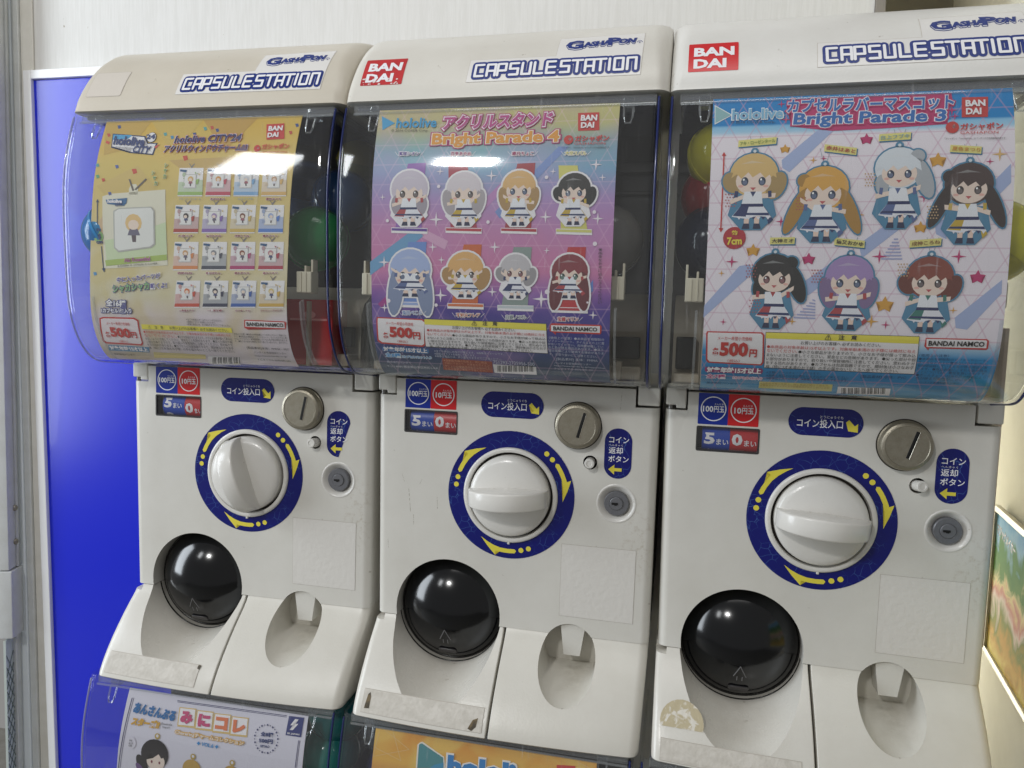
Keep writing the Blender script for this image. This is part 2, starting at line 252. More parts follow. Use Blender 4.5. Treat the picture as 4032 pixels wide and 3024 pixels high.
card2=[
('P',[(-118.8,371.1),(-116.3,357.2),(-104.7,363.7)],'sky',2),
('T', 'hololive', -103.0, 363.4, -63.0, 362.8, 9.9, 'hl'),
('T', '© 2016 COVER Corp.', -107.1, 355.9, -70.5, 355.1, 3.0, 'blk'),
('T', 'アクリルスタンド', -56.2, 362.0, 45.8, 362.7, 13.0, 't_mag'),
('T', 'Bright Parade 4', -65.2, 345.1, 52.2, 344.8, 13.1, 't_org'),
('P',[(67.9,367.5),(86.8,367.5),(88.0,350.7),(69.1,350.7)],'red',2),
('T', 'BAN', 70.9, 362.5, 85.4, 362.3, 5.5, 'wb'),
('T', 'DAI', 71.4, 355.7, 83.2, 355.7, 5.4, 'wb'),
('T', 'ガシャポン', 66.9, 343.4, 97.2, 343.2, 6.0, 'redb'),
('T', 'GASHAPON', 66.4, 338.9, 94.0, 338.5, 2.1, 'red'),
('T', '「ガシャポン」「GASHAPON」はバンダイの日本国登録商標です。', 55.6, 335.6, 98.4, 334.7, 1.7, 'blk'),
('S',61.3,342.6,4.2,'disc','red'),
('S',62.5,343.2,1.4,'disc','white'),
('T', '紫咲シオン', -96.9, 333.5, -77.1, 333.1, 3.8, 'n_pur'),
('T', '＼', -101.3, 333.6, -97.6, 333.5, 4.2, 'wn'),
('T', '／', -76.4, 333.1, -72.7, 333.0, 4.2, 'wn'),
('T', '百鬼あやめ', -46.6, 332.4, -27.2, 331.9, 3.8, 'n_mag'),
('T', '＼', -50.9, 332.5, -47.3, 332.4, 4.1, 'wn'),
('T', '／', -26.6, 331.9, -23.0, 331.9, 4.2, 'wn'),
('T', '癒月ちょこ', 10.9, 331.2, 30.6, 330.8, 3.8, 'n_mag'),
('T', '＼', 6.7, 331.3, 10.2, 331.3, 4.0, 'wn'),
('T', '／', 31.2, 330.8, 34.6, 330.7, 4.1, 'wn'),
('T', '大空スバル', 59.0, 330.5, 77.9, 330.0, 3.7, 'n_yel'),
('T', '＼', 55.0, 330.6, 58.4, 330.5, 4.0, 'wn'),
('T', '／', 78.5, 330.0, 81.9, 329.9, 4.0, 'wn'),
('T', '兎田ぺこら', -91.3, 186.3, -71.8, 186.8, 3.9, 'n_blu'),
('T', '＼', -95.8, 186.5, -92.0, 186.3, 4.2, 'wn'),
('T', '／', -71.1, 186.8, -67.4, 186.6, 4.2, 'wn'),
('T', '不知火フレア', -38.1, 185.6, -15.3, 186.1, 3.8, 'n_org'),
('T', '＼', -42.4, 185.8, -38.7, 185.5, 4.1, 'wn'),
('T', '／', -14.6, 186.2, -11.0, 185.9, 4.1, 'wn'),
('T', '白銀ノエル', 9.2, 184.9, 28.1, 185.4, 3.7, 'n_gry'),
('T', '＼', 5.0, 185.1, 8.6, 184.9, 4.1, 'wn'),
('T', '／', 28.7, 185.4, 32.2, 185.2, 4.0, 'wn'),
('T', '宝鐘マリン', 57.1, 184.5, 75.9, 185.0, 3.7, 'n_red'),
('T', '＼', 53.0, 184.7, 56.5, 184.4, 4.1, 'wn'),
('T', '／', 76.5, 185.0, 79.9, 184.8, 4.0, 'wn'),
('P',[(-87.7,324.1),(-70.1,324.6),(-72.5,262.0),(-98.8,262.0)],'#9a6ab8',2),
('P',[(-102.2,265.5),(-66.6,264.8),(-66.6,259.5),(-102.2,260.4)],'white',3),
('P',[(-101.7,264.8),(-67.1,264.2),(-67.1,261.7),(-101.7,262.6)],'#6b4a9c',4),
('F',-84.8,292.4,42.2,50.8,'#cfc4d2','white','stand'),
('P',[(-48.4,322.5),(-30.3,322.2),(-18.7,262.0),(-44.1,262.0)],'#b04455',2),
('P',[(-49.1,265.4),(-14.7,264.8),(-14.6,259.6),(-49.1,260.5)],'white',3),
('P',[(-48.6,264.8),(-15.1,264.2),(-15.1,261.7),(-48.6,262.6)],'#c24a55',4),
('F',-32.4,291.1,39.2,48.4,'#ddd2d8','white','stand'),
('P',[(16.2,322.1),(32.6,322.5),(30.9,261.8),(6.3,261.8)],'#a83a44',2),
('P',[(3.1,265.1),(36.4,264.5),(36.5,259.4),(3.2,260.2)],'white',3),
('P',[(3.5,264.5),(35.9,263.9),(36.0,261.5),(3.6,262.4)],'#b8404c',4),
('F',18.9,291.4,36.3,49.0,'#e0b478','white','stand'),
('P',[(53.7,319.8),(70.6,319.5),(82.0,261.1),(58.2,261.1)],'#d6cf72',2),
('P',[(53.5,264.4),(85.7,263.8),(85.9,258.7),(53.6,259.5)],'white',3),
('P',[(54.0,263.8),(85.3,263.2),(85.4,260.8),(54.0,261.7)],'#d8d27c',4),
('F',68.7,290.2,34.4,45.4,'#33302f','white','stand'),
('P',[(-85.1,252.3),(-67.3,252.3),(-71.2,193.9),(-97.9,193.2)],'#6f8fd0',2),
('P',[(-101.3,196.7),(-65.3,196.9),(-65.3,191.4),(-101.4,191.6)],'white',3),
('P',[(-100.8,196.1),(-65.8,196.2),(-65.8,193.7),(-100.8,193.8)],'#9fb0de',4),
('F',-83.2,223.6,47.8,44.0,'#a9b8e0','white','stand'),
('P',[(-31.5,250.1),(-14.4,250.2),(-17.6,193.6),(-43.4,193.1)],'#d06a3a',2),
('P',[(-46.7,196.5),(-11.9,196.6),(-11.9,191.3),(-46.8,191.4)],'white',3),
('P',[(-46.2,195.9),(-12.4,196.0),(-12.4,193.5),(-46.2,193.6)],'#d9784a',4),
('F',-29.5,222.8,41.2,41.8,'#e2b070','white','stand'),
('P',[(15.4,248.0),(32.1,248.1),(29.4,193.0),(4.4,192.4)],'#8f9c98',2),
('P',[(1.2,195.8),(34.9,196.0),(35.0,190.7),(1.2,190.8)],'white',3),
('P',[(1.7,195.2),(34.5,195.3),(34.5,192.8),(1.7,193.0)],'#c9cfd4',4),
('F',17.6,221.8,33.6,39.7,'#c8c2c6','white','stand'),
('P',[(64.8,248.3),(80.9,248.4),(78.9,192.4),(54.7,191.8)],'#c0393f',2),
('P',[(51.5,195.1),(84.2,195.2),(84.3,190.1),(51.6,190.2)],'white',3),
('P',[(52.0,194.5),(83.8,194.6),(83.8,192.2),(52.1,192.3)],'#bb3f48',4),
('F',67.1,222.6,38.6,39.1,'#8a3a44','white','stand'),
('S',86.9,319.9,5.4,'spark','#f1e6ee'),
('S',93.0,308.5,3.2,'spark','#f1e6ee'),
('S',-7.1,311.6,5.4,'spark','#f1e6ee'),
('S',-55.9,316.3,3.8,'spark','#f1e6ee'),
('S',49.1,314.5,3.2,'spark','#f1e6ee'),
('S',-58.3,272.6,7.0,'spark','#f1e6ee'),
('S',-111.4,293.3,3.2,'spark','#f1e6ee'),
('S',43.9,274.6,5.8,'spark','#f1e6ee'),
('S',90.4,273.0,5.4,'spark','#f1e6ee'),
('S',-61.4,247.6,4.5,'spark','#f1e6ee'),
('S',-2.2,247.9,5.4,'spark','#f1e6ee'),
('S',-109.3,233.3,5.8,'spark','#f1e6ee'),
('S',-52.8,235.9,3.8,'spark','#f1e6ee'),
('S',-53.4,203.5,6.7,'spark','#f1e6ee'),
('S',-3.8,207.6,4.8,'spark','#f1e6ee'),
('S',41.9,202.0,8.3,'spark','#f1e6ee'),
('S',-109.3,190.7,4.5,'spark','#f1e6ee'),
('S',89.0,188.8,4.2,'spark','#f1e6ee'),
('S',45.8,245.1,3.2,'spark','#f1e6ee'),
('S',43.5,309.3,1.6,'disc','#f1e6ee'),
('S',-56.5,302.5,1.6,'disc','#f1e6ee'),
('S',-106.0,271.6,1.6,'disc','#f1e6ee'),
('S',-8.8,270.2,1.6,'disc','#f1e6ee'),
('S',87.2,278.6,1.6,'disc','#f1e6ee'),
('S',88.7,251.2,1.9,'disc','#f1e6ee'),
('S',-57.6,194.3,1.6,'disc','#f1e6ee'),
('S',47.3,208.5,2.2,'disc','#f1e6ee'),
('S',-104.8,197.3,1.9,'disc','#f1e6ee'),
('S',83.8,199.8,1.0,'disc','#f1e6ee'),
('S',-2.6,323.2,1.3,'disc','#f1e6ee'),
('V','※画像を参考に組み立ててください。',93.6,247.7,94.9,195.5,3.2,'blk'),
('P',[(-117.7,181.7),(-71.4,181.0),(-68.1,178.2),(-70.4,156.3),(-73.7,154.5),(-115.7,156.3),(-119.3,158.7),(-118.2,179.4)],'red',3),
('P',[(-116.4,180.6),(-72.3,179.9),(-69.8,177.8),(-71.8,157.5),(-74.3,156.0),(-114.5,157.7),(-117.7,160.1),(-116.8,179.0)],'white',4),
('T', 'メーカー希望小売価格', -108.4, 176.3, -80.9, 175.7, 3.2, 'red'),
('T', '各', -112.6, 164.4, -106.8, 164.5, 5.9, 'redb'),
('T', '500', -105.6, 168.0, -82.1, 167.4, 10.5, 'redB'),
('T', '円', -82.0, 165.1, -74.6, 165.0, 6.9, 'redb'),
('T', '（税込）', -98.4, 159.1, -88.2, 159.0, 2.7, 'red'),
('P',[(-70.0,181.5),(46.9,180.0),(47.9,152.4),(-71.0,154.6)],'#3a3a3a',3),
('P',[(-69.7,181.0),(46.6,179.5),(47.4,152.9),(-70.4,155.1)],'white',4),
('P',[(-69.7,181.0),(46.6,179.7),(46.8,173.7),(-69.6,176.0)],'yel',5),
('T', '⚠\u3000注\u3000意', -23.4, 178.8, 1.0, 178.2, 4.4, 'blkb'),
('T', 'お買い上げのお客様へ 必ずお読みください。', -42.3, 174.1, 18.0, 173.3, 3.2, 'blk'),
('T', '●本商品の対象年齢は15才以上です。対象年齢未満のお子様には絶対に与え', -67.6, 170.8, 45.6, 169.7, 2.6, 'red'),
('T', 'ないでください。', -68.0, 167.2, -43.3, 167.0, 2.6, 'red'),
('T', '●小さな部品がありますので、小さなお子様が誤って飲み込', -42.8, 166.8, 46.0, 166.1, 2.5, 'blk'),
('T', 'まないように注意してください。窒息などの危険があります。●尖った部分や鋭', -67.9, 163.6, 45.8, 162.7, 2.5, 'blk'),
('T', 'い部分がありますので、取り扱いや保管場所に注意してください。思わぬケガ', -67.3, 160.6, 46.2, 159.9, 2.6, 'blk'),
('T', 'をする恐れがあります。●カプセルは包装容器ですので、開封後は小さなお子', -66.8, 157.9, 46.5, 157.2, 2.6, 'blk'),
('T', '様（特に3才未満のお子様）の手の届かないところへ捨ててください。', -66.2, 155.1, 33.4, 154.6, 2.6, 'blk'),
('P',[(-114.7,153.5),(-68.3,152.7),(-68.1,149.3),(-70.1,147.9),(-114.9,149.1),(-115.9,151.3)],'#3c78b4',3),
('T', '対象年齢15才以上', -114.3, 151.3, -69.5, 150.8, 4.7, 'wb'),
('T', '全8種', -113.4, 145.7, -98.0, 145.1, 4.5, 'c_blu'),
('T', '1カプセル1セット入り', -96.4, 144.2, -66.5, 144.2, 2.4, 'c_blu'),
('T', '株式会社バンダイ', -114.0, 138.5, -88.9, 138.4, 2.3, 'lgt'),
('T', '〒111-8081 東京都台東区駒形1-4-8', -115.1, 134.0, -63.0, 134.1, 2.2, 'lgt'),
('T', '※全ての商品に台座が付属します。※画像はイメージです。', -62.5, 151.1, 6.0, 150.5, 2.1, 'lgt'),
('T', '※画像はイラストを使用しております。', -62.7, 148.5, -22.0, 148.1, 2.2, 'lgt'),
('T', '※画像と商品とは、多少異なりますのでご了承ください。', -62.6, 146.2, 3.7, 145.4, 2.2, 'lgt'),
('P',[(-56.0,144.2),(-6.7,142.8),(-7.8,131.6),(-57.4,132.5)],'#a8513c',3),
('T', '※自動販売機の性質上、同じ商品', -54.7, 142.2, -11.9, 141.5, 2.3, 'o_t'),
('T', 'が続けて出たり、お求めのタイミン', -54.3, 139.4, -9.8, 138.8, 2.4, 'o_t'),
('T', 'グにより記載商品が出てこないこと', -54.9, 136.4, -9.6, 136.1, 2.5, 'o_t'),
('T', 'があります。予めご了承ください。', -55.3, 133.7, -11.2, 133.0, 2.5, 'o_t'),
('T', '751293-2735956-500', -5.5, 142.6, 34.3, 141.9, 3.4, 'lgt'),
('P',[(-6.2,140.3),(35.4,139.4),(34.9,131.5),(-6.4,131.7)],'white',3),
('P',[(-2.1,139.2),(-1.7,139.1),(-2.8,132.9),(-3.2,133.0)],'#2a2a2a',4),
('P',[(-1.0,139.2),(-0.4,139.2),(-1.5,132.9),(-2.1,133.1)],'#2a2a2a',4),
('P',[(0.0,139.3),(0.7,139.2),(-0.4,133.0),(-1.1,133.1)],'#2a2a2a',4),
('P',[(1.1,139.3),(1.5,139.3),(0.4,133.0),(0.0,133.2)],'#2a2a2a',4),
('P',[(3.2,139.4),(3.8,139.4),(2.8,133.1),(2.1,133.3)],'#2a2a2a',4),
('P',[(4.2,139.4),(4.6,139.4),(3.6,133.2),(3.2,133.3)],'#2a2a2a',4),
('P',[(5.3,139.5),(5.9,139.5),(4.9,133.2),(4.3,133.4)],'#2a2a2a',4),
('P',[(6.3,139.5),(7.0,139.5),(6.0,133.3),(5.3,133.4)],'#2a2a2a',4),
('P',[(8.4,139.6),(9.1,139.6),(8.1,133.4),(7.4,133.5)],'#2a2a2a',4),
('P',[(9.4,139.6),(10.1,139.6),(9.1,133.4),(8.5,133.6)],'#2a2a2a',4),
('P',[(10.5,139.7),(10.9,139.7),(10.0,133.5),(9.5,133.6)],'#2a2a2a',4),
('P',[(11.5,139.7),(12.2,139.7),(11.2,133.5),(10.6,133.7)],'#2a2a2a',4),
('P',[(13.6,139.8),(14.0,139.8),(13.1,133.6),(12.7,133.8)],'#2a2a2a',4),
('P',[(14.6,139.9),(15.3,139.8),(14.4,133.7),(13.8,133.8)],'#2a2a2a',4),
('P',[(15.7,139.9),(16.3,139.9),(15.5,133.7),(14.8,133.8)],'#2a2a2a',4),
('P',[(16.7,140.0),(17.1,139.9),(16.3,133.7),(15.9,133.9)],'#2a2a2a',4),
('P',[(18.8,140.0),(19.4,140.0),(18.6,133.8),(18.0,134.0)],'#2a2a2a',4),
('P',[(19.8,140.1),(20.2,140.1),(19.4,133.9),(19.0,134.0)],'#2a2a2a',4),
('P',[(20.8,140.1),(21.5,140.1),(20.7,133.9),(20.1,134.1)],'#2a2a2a',4),
('P',[(21.9,140.2),(22.5,140.2),(21.8,134.0),(21.1,134.1)],'#2a2a2a',4),
('P',[(23.9,140.3),(24.6,140.2),(23.9,134.1),(23.2,134.2)],'#2a2a2a',4),
('P',[(25.0,140.3),(25.6,140.3),(24.9,134.1),(24.3,134.3)],'#2a2a2a',4),
('P',[(26.0,140.3),(26.4,140.3),(25.7,134.2),(25.3,134.3)],'#2a2a2a',4),
('P',[(27.0,140.4),(27.7,140.4),(27.0,134.2),(26.4,134.4)],'#2a2a2a',4),
('P',[(29.1,140.5),(29.5,140.4),(28.8,134.3),(28.4,134.5)],'#2a2a2a',4),
('P',[(30.1,140.5),(30.8,140.5),(30.1,134.4),(29.5,134.5)],'#2a2a2a',4),
('P',[(31.1,140.6),(31.8,140.5),(31.2,134.4),(30.5,134.6)],'#2a2a2a',4),
('P',[(32.2,140.6),(32.6,140.6),(32.0,134.5),(31.6,134.6)],'#2a2a2a',4),
('P',[(50.1,179.3),(52.0,180.6),(95.6,180.3),(96.9,179.1),(96.7,173.0),(95.5,171.8),(55.6,172.3),(55.5,170.1),(52.6,172.4),(49.8,173.4)],'red',3),
('P',[(51.2,178.7),(95.3,179.1),(95.4,173.2),(51.2,173.4)],'white',4),
('T', 'BANDAI NAMCO', 53.3, 176.0, 93.1, 176.1, 3.7, 'blkB'),
('T', '〈使用上の注意〉●本商品を樹脂製の', 49.2, 167.4, 99.4, 167.2, 2.4, 'lgt'),
('T', 'ソファーやシート、タイルなどの上に置', 48.6, 164.5, 99.5, 163.8, 2.3, 'lgt'),
('T', 'かないでください。長時間接触してい', 48.2, 161.7, 98.6, 160.6, 2.3, 'lgt'),
('T', 'ると色が移る場合があります。●落下', 48.4, 158.8, 98.9, 157.8, 2.4, 'lgt'),
('T', '等の衝撃により破損する場合がありま', 48.5, 155.6, 99.1, 154.7, 2.4, 'lgt'),
('T', 'す。お取り扱いにご注意ください。', 48.9, 152.4, 93.1, 151.4, 2.4, 'lgt'),
('T', '[製品素材] 本体：PMMA', 55.3, 147.8, 93.5, 147.6, 3.0, 'lgt'),
('T', 'バンダイお客様相談センター', 53.4, 144.1, 87.4, 143.9, 2.1, 'lgt'),
('T', 'https://www.bandai.co.jp/support/top', 52.8, 141.5, 99.9, 140.9, 1.8, 'lgt'),
('T', 'ナビダイヤル 0570-041-101', 52.6, 138.8, 88.8, 138.7, 2.1, 'lgt'),
('P',[(-123.5,233.6),(-80.1,264.0),(-69.9,257.8),(-123.5,220.7)],'#6fa0c8',1),
('P',[(-2.8,279.3),(52.8,336.8),(62.0,336.6),(2.1,273.2)],'#7f95cc',1),
('P',[(-70.0,264.0),(-46.5,253.1),(-49.6,245.3),(-71.6,256.2)],'#d9a8c8',1),
('P',[(-23.7,270.2),(28.8,321.8),(19.3,322.0),(-28.7,274.8)],'#c08ac0',1),
('P',[(-116.1,194.1),(-95.1,212.3),(-91.7,202.7),(-112.8,191.0)],'#a23c88',1),
('P',[(79.2,207.6),(88.1,219.9),(88.4,210.1),(82.4,204.6)],'#6a88d0',1),]
card3=[
('P',[(-119.0,370.2),(-118.5,355.0),(-106.0,361.8)],'#8fb8bd',3),
('P',[(-119.7,371.5),(-119.0,353.6),(-104.6,361.8)],'#e8eef0',2),
('T', 'hololive', -104.9, 361.8, -64.1, 361.7, 9.3, 'hl_w'),
('T', '© 2016 COVER Corp.', -106.0, 354.7, -70.0, 354.0, 2.7, 'blk'),
('P',[(-61.1,367.4),(-52.3,374.0),(0.9,373.9),(63.3,374.0),(64.3,365.0),(59.8,357.9),(60.3,347.8),(13.8,345.8),(-25.2,344.9),(-57.4,349.8),(-56.2,361.1)],'magd',2),
('T', 'カプセルラバーマスコット', -60.4, 367.7, 64.3, 366.2, 11.8, 't_blu'),
('T', 'Bright Parade 3', -55.4, 354.7, 58.5, 353.6, 12.4, 't_blu'),
('P',[(70.6,369.8),(89.3,369.4),(88.7,352.6),(70.2,352.9)],'red',3),
('T', 'BAN', 72.9, 364.4, 87.0, 364.3, 5.5, 'wb'),
('T', 'DAI', 73.0, 357.7, 84.0, 357.5, 5.5, 'wb'),
('S',63.3,344.8,4.8,'disc','red'),
('S',64.6,345.5,1.6,'disc','white'),
('T', 'ガシャポン', 68.9, 344.9, 99.1, 344.9, 5.7, 'redb'),
('T', 'GASHAPON', 68.8, 340.0, 95.6, 339.7, 2.0, 'red'),
('T', '「ガシャポン」「GASHAPON」はバンダイの日本国登録商標です。', 57.7, 335.6, 101.2, 334.8, 1.6, 'blk'),
('P',[(-98.3,338.2),(-67.6,340.3),(-67.9,334.1),(-98.6,332.1)],'#2f6f9a',3),
('P',[(-98.9,339.0),(-68.4,341.1),(-68.8,335.2),(-99.2,333.1)],'#e6dc86',4),
('T', 'アキ・ローゼンタール', -97.7, 336.0, -69.7, 338.1, 3.5, 'r_grn'),
('P',[(-30.4,333.1),(-5.5,329.2),(-5.9,323.0),(-30.7,326.8)],'#2f6f9a',3),
('P',[(-30.9,333.8),(-6.3,330.0),(-6.7,324.0),(-31.3,327.8)],'#e6dc86',4),
('T', '赤井はあと', -29.8, 330.8, -7.5, 327.0, 3.6, 'r_red'),
('P',[(10.7,340.2),(34.4,341.1),(34.0,334.9),(10.3,333.9)],'#2f6f9a',3),
('P',[(10.2,340.9),(33.7,341.9),(33.2,335.9),(9.7,334.9)],'#e6dc86',4),
('T', '白上フブキ', 11.2, 337.8, 32.4, 338.9, 3.6, 'r_gry'),
('P',[(62.7,329.9),(85.1,327.9),(84.8,321.9),(62.3,323.8)],'#2f6f9a',3),
('P',[(62.2,330.6),(84.4,328.6),(84.0,322.9),(61.8,324.8)],'#e6dc86',4),
('T', '夏色まつり', 63.2, 327.7, 83.2, 325.8, 3.4, 'r_org'),
('P',[(-69.0,256.8),(-49.1,257.1),(-49.3,251.2),(-69.2,250.9)],'#2f6f9a',3),
('P',[(-69.6,257.5),(-50.0,257.9),(-50.2,252.2),(-69.8,251.9)],'#e6dc86',4),
('T', '大神ミオ', -68.3, 254.7, -51.2, 255.0, 3.4, 'r_dk'),
('P',[(-18.7,256.8),(4.6,254.3),(4.5,248.2),(-18.8,250.6)],'#2f6f9a',3),
('P',[(-19.3,257.5),(3.8,255.0),(3.7,249.2),(-19.4,251.6)],'#e6dc86',4),
('T', '猫又おかゆ', -18.0, 254.5, 2.7, 252.1, 3.5, 'r_dk'),
('P',[(37.7,254.7),(60.9,256.5),(60.8,250.5),(37.7,248.7)],'#2f6f9a',3),
('P',[(37.2,255.4),(60.1,257.2),(60.0,251.5),(37.1,249.6)],'#e6dc86',4),
('T', '戌神ころね', 38.4, 252.5, 59.1, 254.3, 3.4, 'r_brn'),
('F',-85.4,296.1,45.4,62.9,'#dcb878','#4f86a8','charm'),
('F',-30.1,284.8,45.0,61.4,'#dfa850','#4f86a8','charm'),
('F',25.4,297.4,41.8,64.5,'#dfe3ea','#4f86a8','charm'),
('F',76.5,284.5,41.4,63.0,'#4c3a38','#4f86a8','charm'),
('F',-64.8,213.1,41.2,61.9,'#2c2829','#4f86a8','charm'),
('F',-6.1,212.8,43.5,60.5,'#a88cc0','#4f86a8','charm'),
('F',53.8,212.5,41.5,60.6,'#8c4638','#4f86a8','charm'),
('S',0.7,337.0,5.1,'star','magd'),
('S',-61.6,330.6,4.2,'star','#d9a040'),
('S',53.5,318.5,6.4,'star','#d9a040'),
('S',44.0,265.6,5.1,'star','#d9a040'),
('S',-82.8,246.8,5.8,'star','#d9a040'),
('S',-38.4,240.0,5.4,'star','magd'),
('S',22.4,203.7,7.0,'star','#d9a040'),
('S',88.3,226.8,5.8,'star','magd'),
('S',-31.4,321.9,2.9,'spark','magd'),
('S',-39.3,320.7,3.2,'spark','#d9a040'),
('S',-61.9,270.7,4.5,'spark','magd'),
('S',-1.8,275.8,4.2,'spark','#d9a040'),
('S',45.1,289.7,4.8,'spark','magd'),
('S',90.4,316.7,3.2,'spark','magd'),
('S',97.1,322.3,5.8,'spark','#e0b878'),
('S',-99.4,237.3,5.4,'spark','magd'),
('S',15.6,242.5,6.1,'spark','magd'),
('S',73.5,242.9,5.8,'spark','magd'),
('S',-107.4,227.5,2.9,'spark','#d9a040'),
('S',-103.7,186.2,3.2,'spark','magd'),
('S',-47.8,188.1,3.5,'spark','#d9a040'),
('S',13.6,189.8,5.8,'spark','#d9a040'),
('S',24.7,187.3,3.8,'spark','magd'),
('S',73.2,200.3,3.2,'spark','#d9a040'),
('S',-65.5,370.0,3.5,'spark','magd'),
('S',-61.6,356.0,4.2,'spark','magd'),
('S',63.2,359.2,4.8,'spark','magd'),
('S',65.3,354.1,3.5,'spark','magd'),
('P',[(-63.9,321.3),(-36.5,346.0),(-23.9,345.6),(-57.4,311.1),(-63.0,314.7)],'#a9b6dc',1),
('P',[(-120.2,199.8),(-92.9,233.8),(-84.6,235.3),(-81.4,228.2),(-120.4,189.4)],'#a9b6dc',1),
('P',[(-0.8,252.1),(29.5,276.7),(33.9,268.6),(2.5,241.0)],'#a9b6dc',1),
('P',[(-42.6,220.1),(-18.3,238.8),(-15.0,229.0),(-36.5,210.2),(-42.9,214.4)],'#a9b6dc',1),
('P',[(88.7,295.0),(105.1,314.6),(106.0,300.0),(91.9,283.0)],'#a9b6dc',1),
('P',[(75.0,194.5),(105.8,225.1),(106.4,214.3),(84.9,185.2),(76.6,186.3)],'#a9b6dc',1),
('P',[(53.9,269.9),(62.3,272.5),(63.6,256.4),(55.9,260.4)],'#a9b6dc',1),
('P',[(-33.2,207.2),(-30.8,206.3),(-30.7,205.1),(-33.1,205.9)],'#a9acd2',2),
('P',[(25.3,257.0),(28.4,257.0),(28.5,255.8),(25.3,255.7)],'#a9acd2',2),
('P',[(-35.4,204.7),(-30.6,203.9),(-30.5,202.6),(-35.3,203.4)],'#a9acd2',2),
('P',[(23.9,254.4),(29.1,254.4),(29.2,253.1),(24.0,253.1)],'#a9acd2',2),
('P',[(-37.7,202.2),(-30.5,201.5),(-30.4,200.2),(-37.6,200.9)],'#a9acd2',2),
('P',[(22.6,251.8),(29.8,251.8),(29.9,250.5),(22.6,250.5)],'#a9acd2',2),
('P',[(-39.9,199.7),(-30.3,199.1),(-30.2,197.8),(-39.9,198.4)],'#a9acd2',2),
('P',[(21.2,249.1),(30.5,249.2),(30.6,247.9),(21.3,247.9)],'#a9acd2',2),
('P',[(-42.2,197.2),(-30.1,196.7),(-30.0,195.4),(-42.1,195.9)],'#a9acd2',2),
('P',[(19.9,246.5),(31.2,246.6),(31.3,245.3),(19.9,245.3)],'#a9acd2',2),
('P',[(-44.5,194.7),(-30.0,194.2),(-29.9,192.9),(-44.4,193.4)],'#a9acd2',2),
('P',[(18.5,243.9),(31.9,244.0),(32.0,242.7),(18.6,242.6)],'#a9acd2',2),
('P',[(-46.8,192.2),(-29.8,191.8),(-29.6,190.5),(-46.7,190.9)],'#a9acd2',2),
('P',[(17.1,241.2),(32.6,241.3),(32.7,240.1),(17.2,240.0)],'#a9acd2',2),
('S',-87.4,234.5,0.6,'disc','#b05a5a'),
('S',-86.1,232.1,0.6,'disc','#b05a5a'),
('S',-87.1,229.6,0.6,'disc','#b05a5a'),
('S',-85.8,227.2,0.6,'disc','#b05a5a'),
('S',-86.8,224.7,0.6,'disc','#b05a5a'),
('S',-85.0,234.6,0.6,'disc','#b05a5a'),
('S',-83.7,232.1,0.6,'disc','#b05a5a'),
('S',-84.7,229.7,0.6,'disc','#b05a5a'),
('S',-83.5,227.2,0.6,'disc','#b05a5a'),
('S',-84.4,224.7,0.6,'disc','#b05a5a'),
('S',-82.6,234.6,0.6,'disc','#b05a5a'),
('S',-81.4,232.1,0.6,'disc','#b05a5a'),
('S',-82.4,229.7,0.6,'disc','#b05a5a'),
('S',-81.1,227.2,0.6,'disc','#b05a5a'),
('S',-82.1,224.8,0.6,'disc','#b05a5a'),
('S',-80.3,234.6,0.6,'disc','#b05a5a'),
('S',-79.0,232.2,0.6,'disc','#b05a5a'),
('S',-80.0,229.7,0.6,'disc','#b05a5a'),
('S',-78.7,227.3,0.6,'disc','#b05a5a'),
('S',-79.7,224.8,0.6,'disc','#b05a5a'),
('S',-35.1,230.8,0.6,'disc','#b05a5a'),
('S',-33.9,228.4,0.6,'disc','#b05a5a'),
('S',-34.8,226.0,0.6,'disc','#b05a5a'),
('S',-33.6,223.6,0.6,'disc','#b05a5a'),
('S',-34.5,221.2,0.6,'disc','#b05a5a'),
('S',-32.9,230.8,0.6,'disc','#b05a5a'),
('S',-31.6,228.4,0.6,'disc','#b05a5a'),
('S',-32.6,226.0,0.6,'disc','#b05a5a'),
('S',-31.3,223.6,0.6,'disc','#b05a5a'),
('S',-32.3,221.2,0.6,'disc','#b05a5a'),
('S',-30.6,230.8,0.6,'disc','#b05a5a'),
('S',-29.4,228.5,0.6,'disc','#b05a5a'),
('S',-30.3,226.0,0.6,'disc','#b05a5a'),
('S',-29.1,223.6,0.6,'disc','#b05a5a'),
('S',-30.0,221.2,0.6,'disc','#b05a5a'),
('S',-28.3,230.9,0.6,'disc','#b05a5a'),
('S',-27.1,228.5,0.6,'disc','#b05a5a'),
('S',-28.0,226.1,0.6,'disc','#b05a5a'),
('S',-26.8,223.7,0.6,'disc','#b05a5a'),
('S',-27.7,221.3,0.6,'disc','#b05a5a'),
('S',-50.9,289.9,0.6,'disc','#b05a5a'),
('S',-49.7,287.5,0.6,'disc','#b05a5a'),
('S',-50.6,285.1,0.6,'disc','#b05a5a'),
('S',-49.4,282.7,0.6,'disc','#b05a5a'),
('S',-50.3,280.3,0.6,'disc','#b05a5a'),
('S',-48.6,289.8,0.6,'disc','#b05a5a'),
('S',-47.4,287.4,0.6,'disc','#b05a5a'),
('S',-48.3,285.0,0.6,'disc','#b05a5a'),
('S',-47.1,282.7,0.6,'disc','#b05a5a'),
('S',-48.0,280.3,0.6,'disc','#b05a5a'),
('S',-46.3,289.8,0.6,'disc','#b05a5a'),
('S',-45.1,287.4,0.6,'disc','#b05a5a'),
('S',-46.1,285.0,0.6,'disc','#b05a5a'),
('S',-44.8,282.6,0.6,'disc','#b05a5a'),
('S',-45.8,280.3,0.6,'disc','#b05a5a'),
('S',-44.0,289.8,0.6,'disc','#b05a5a'),
('S',-42.8,287.4,0.6,'disc','#b05a5a'),
('S',-43.8,285.0,0.6,'disc','#b05a5a'),
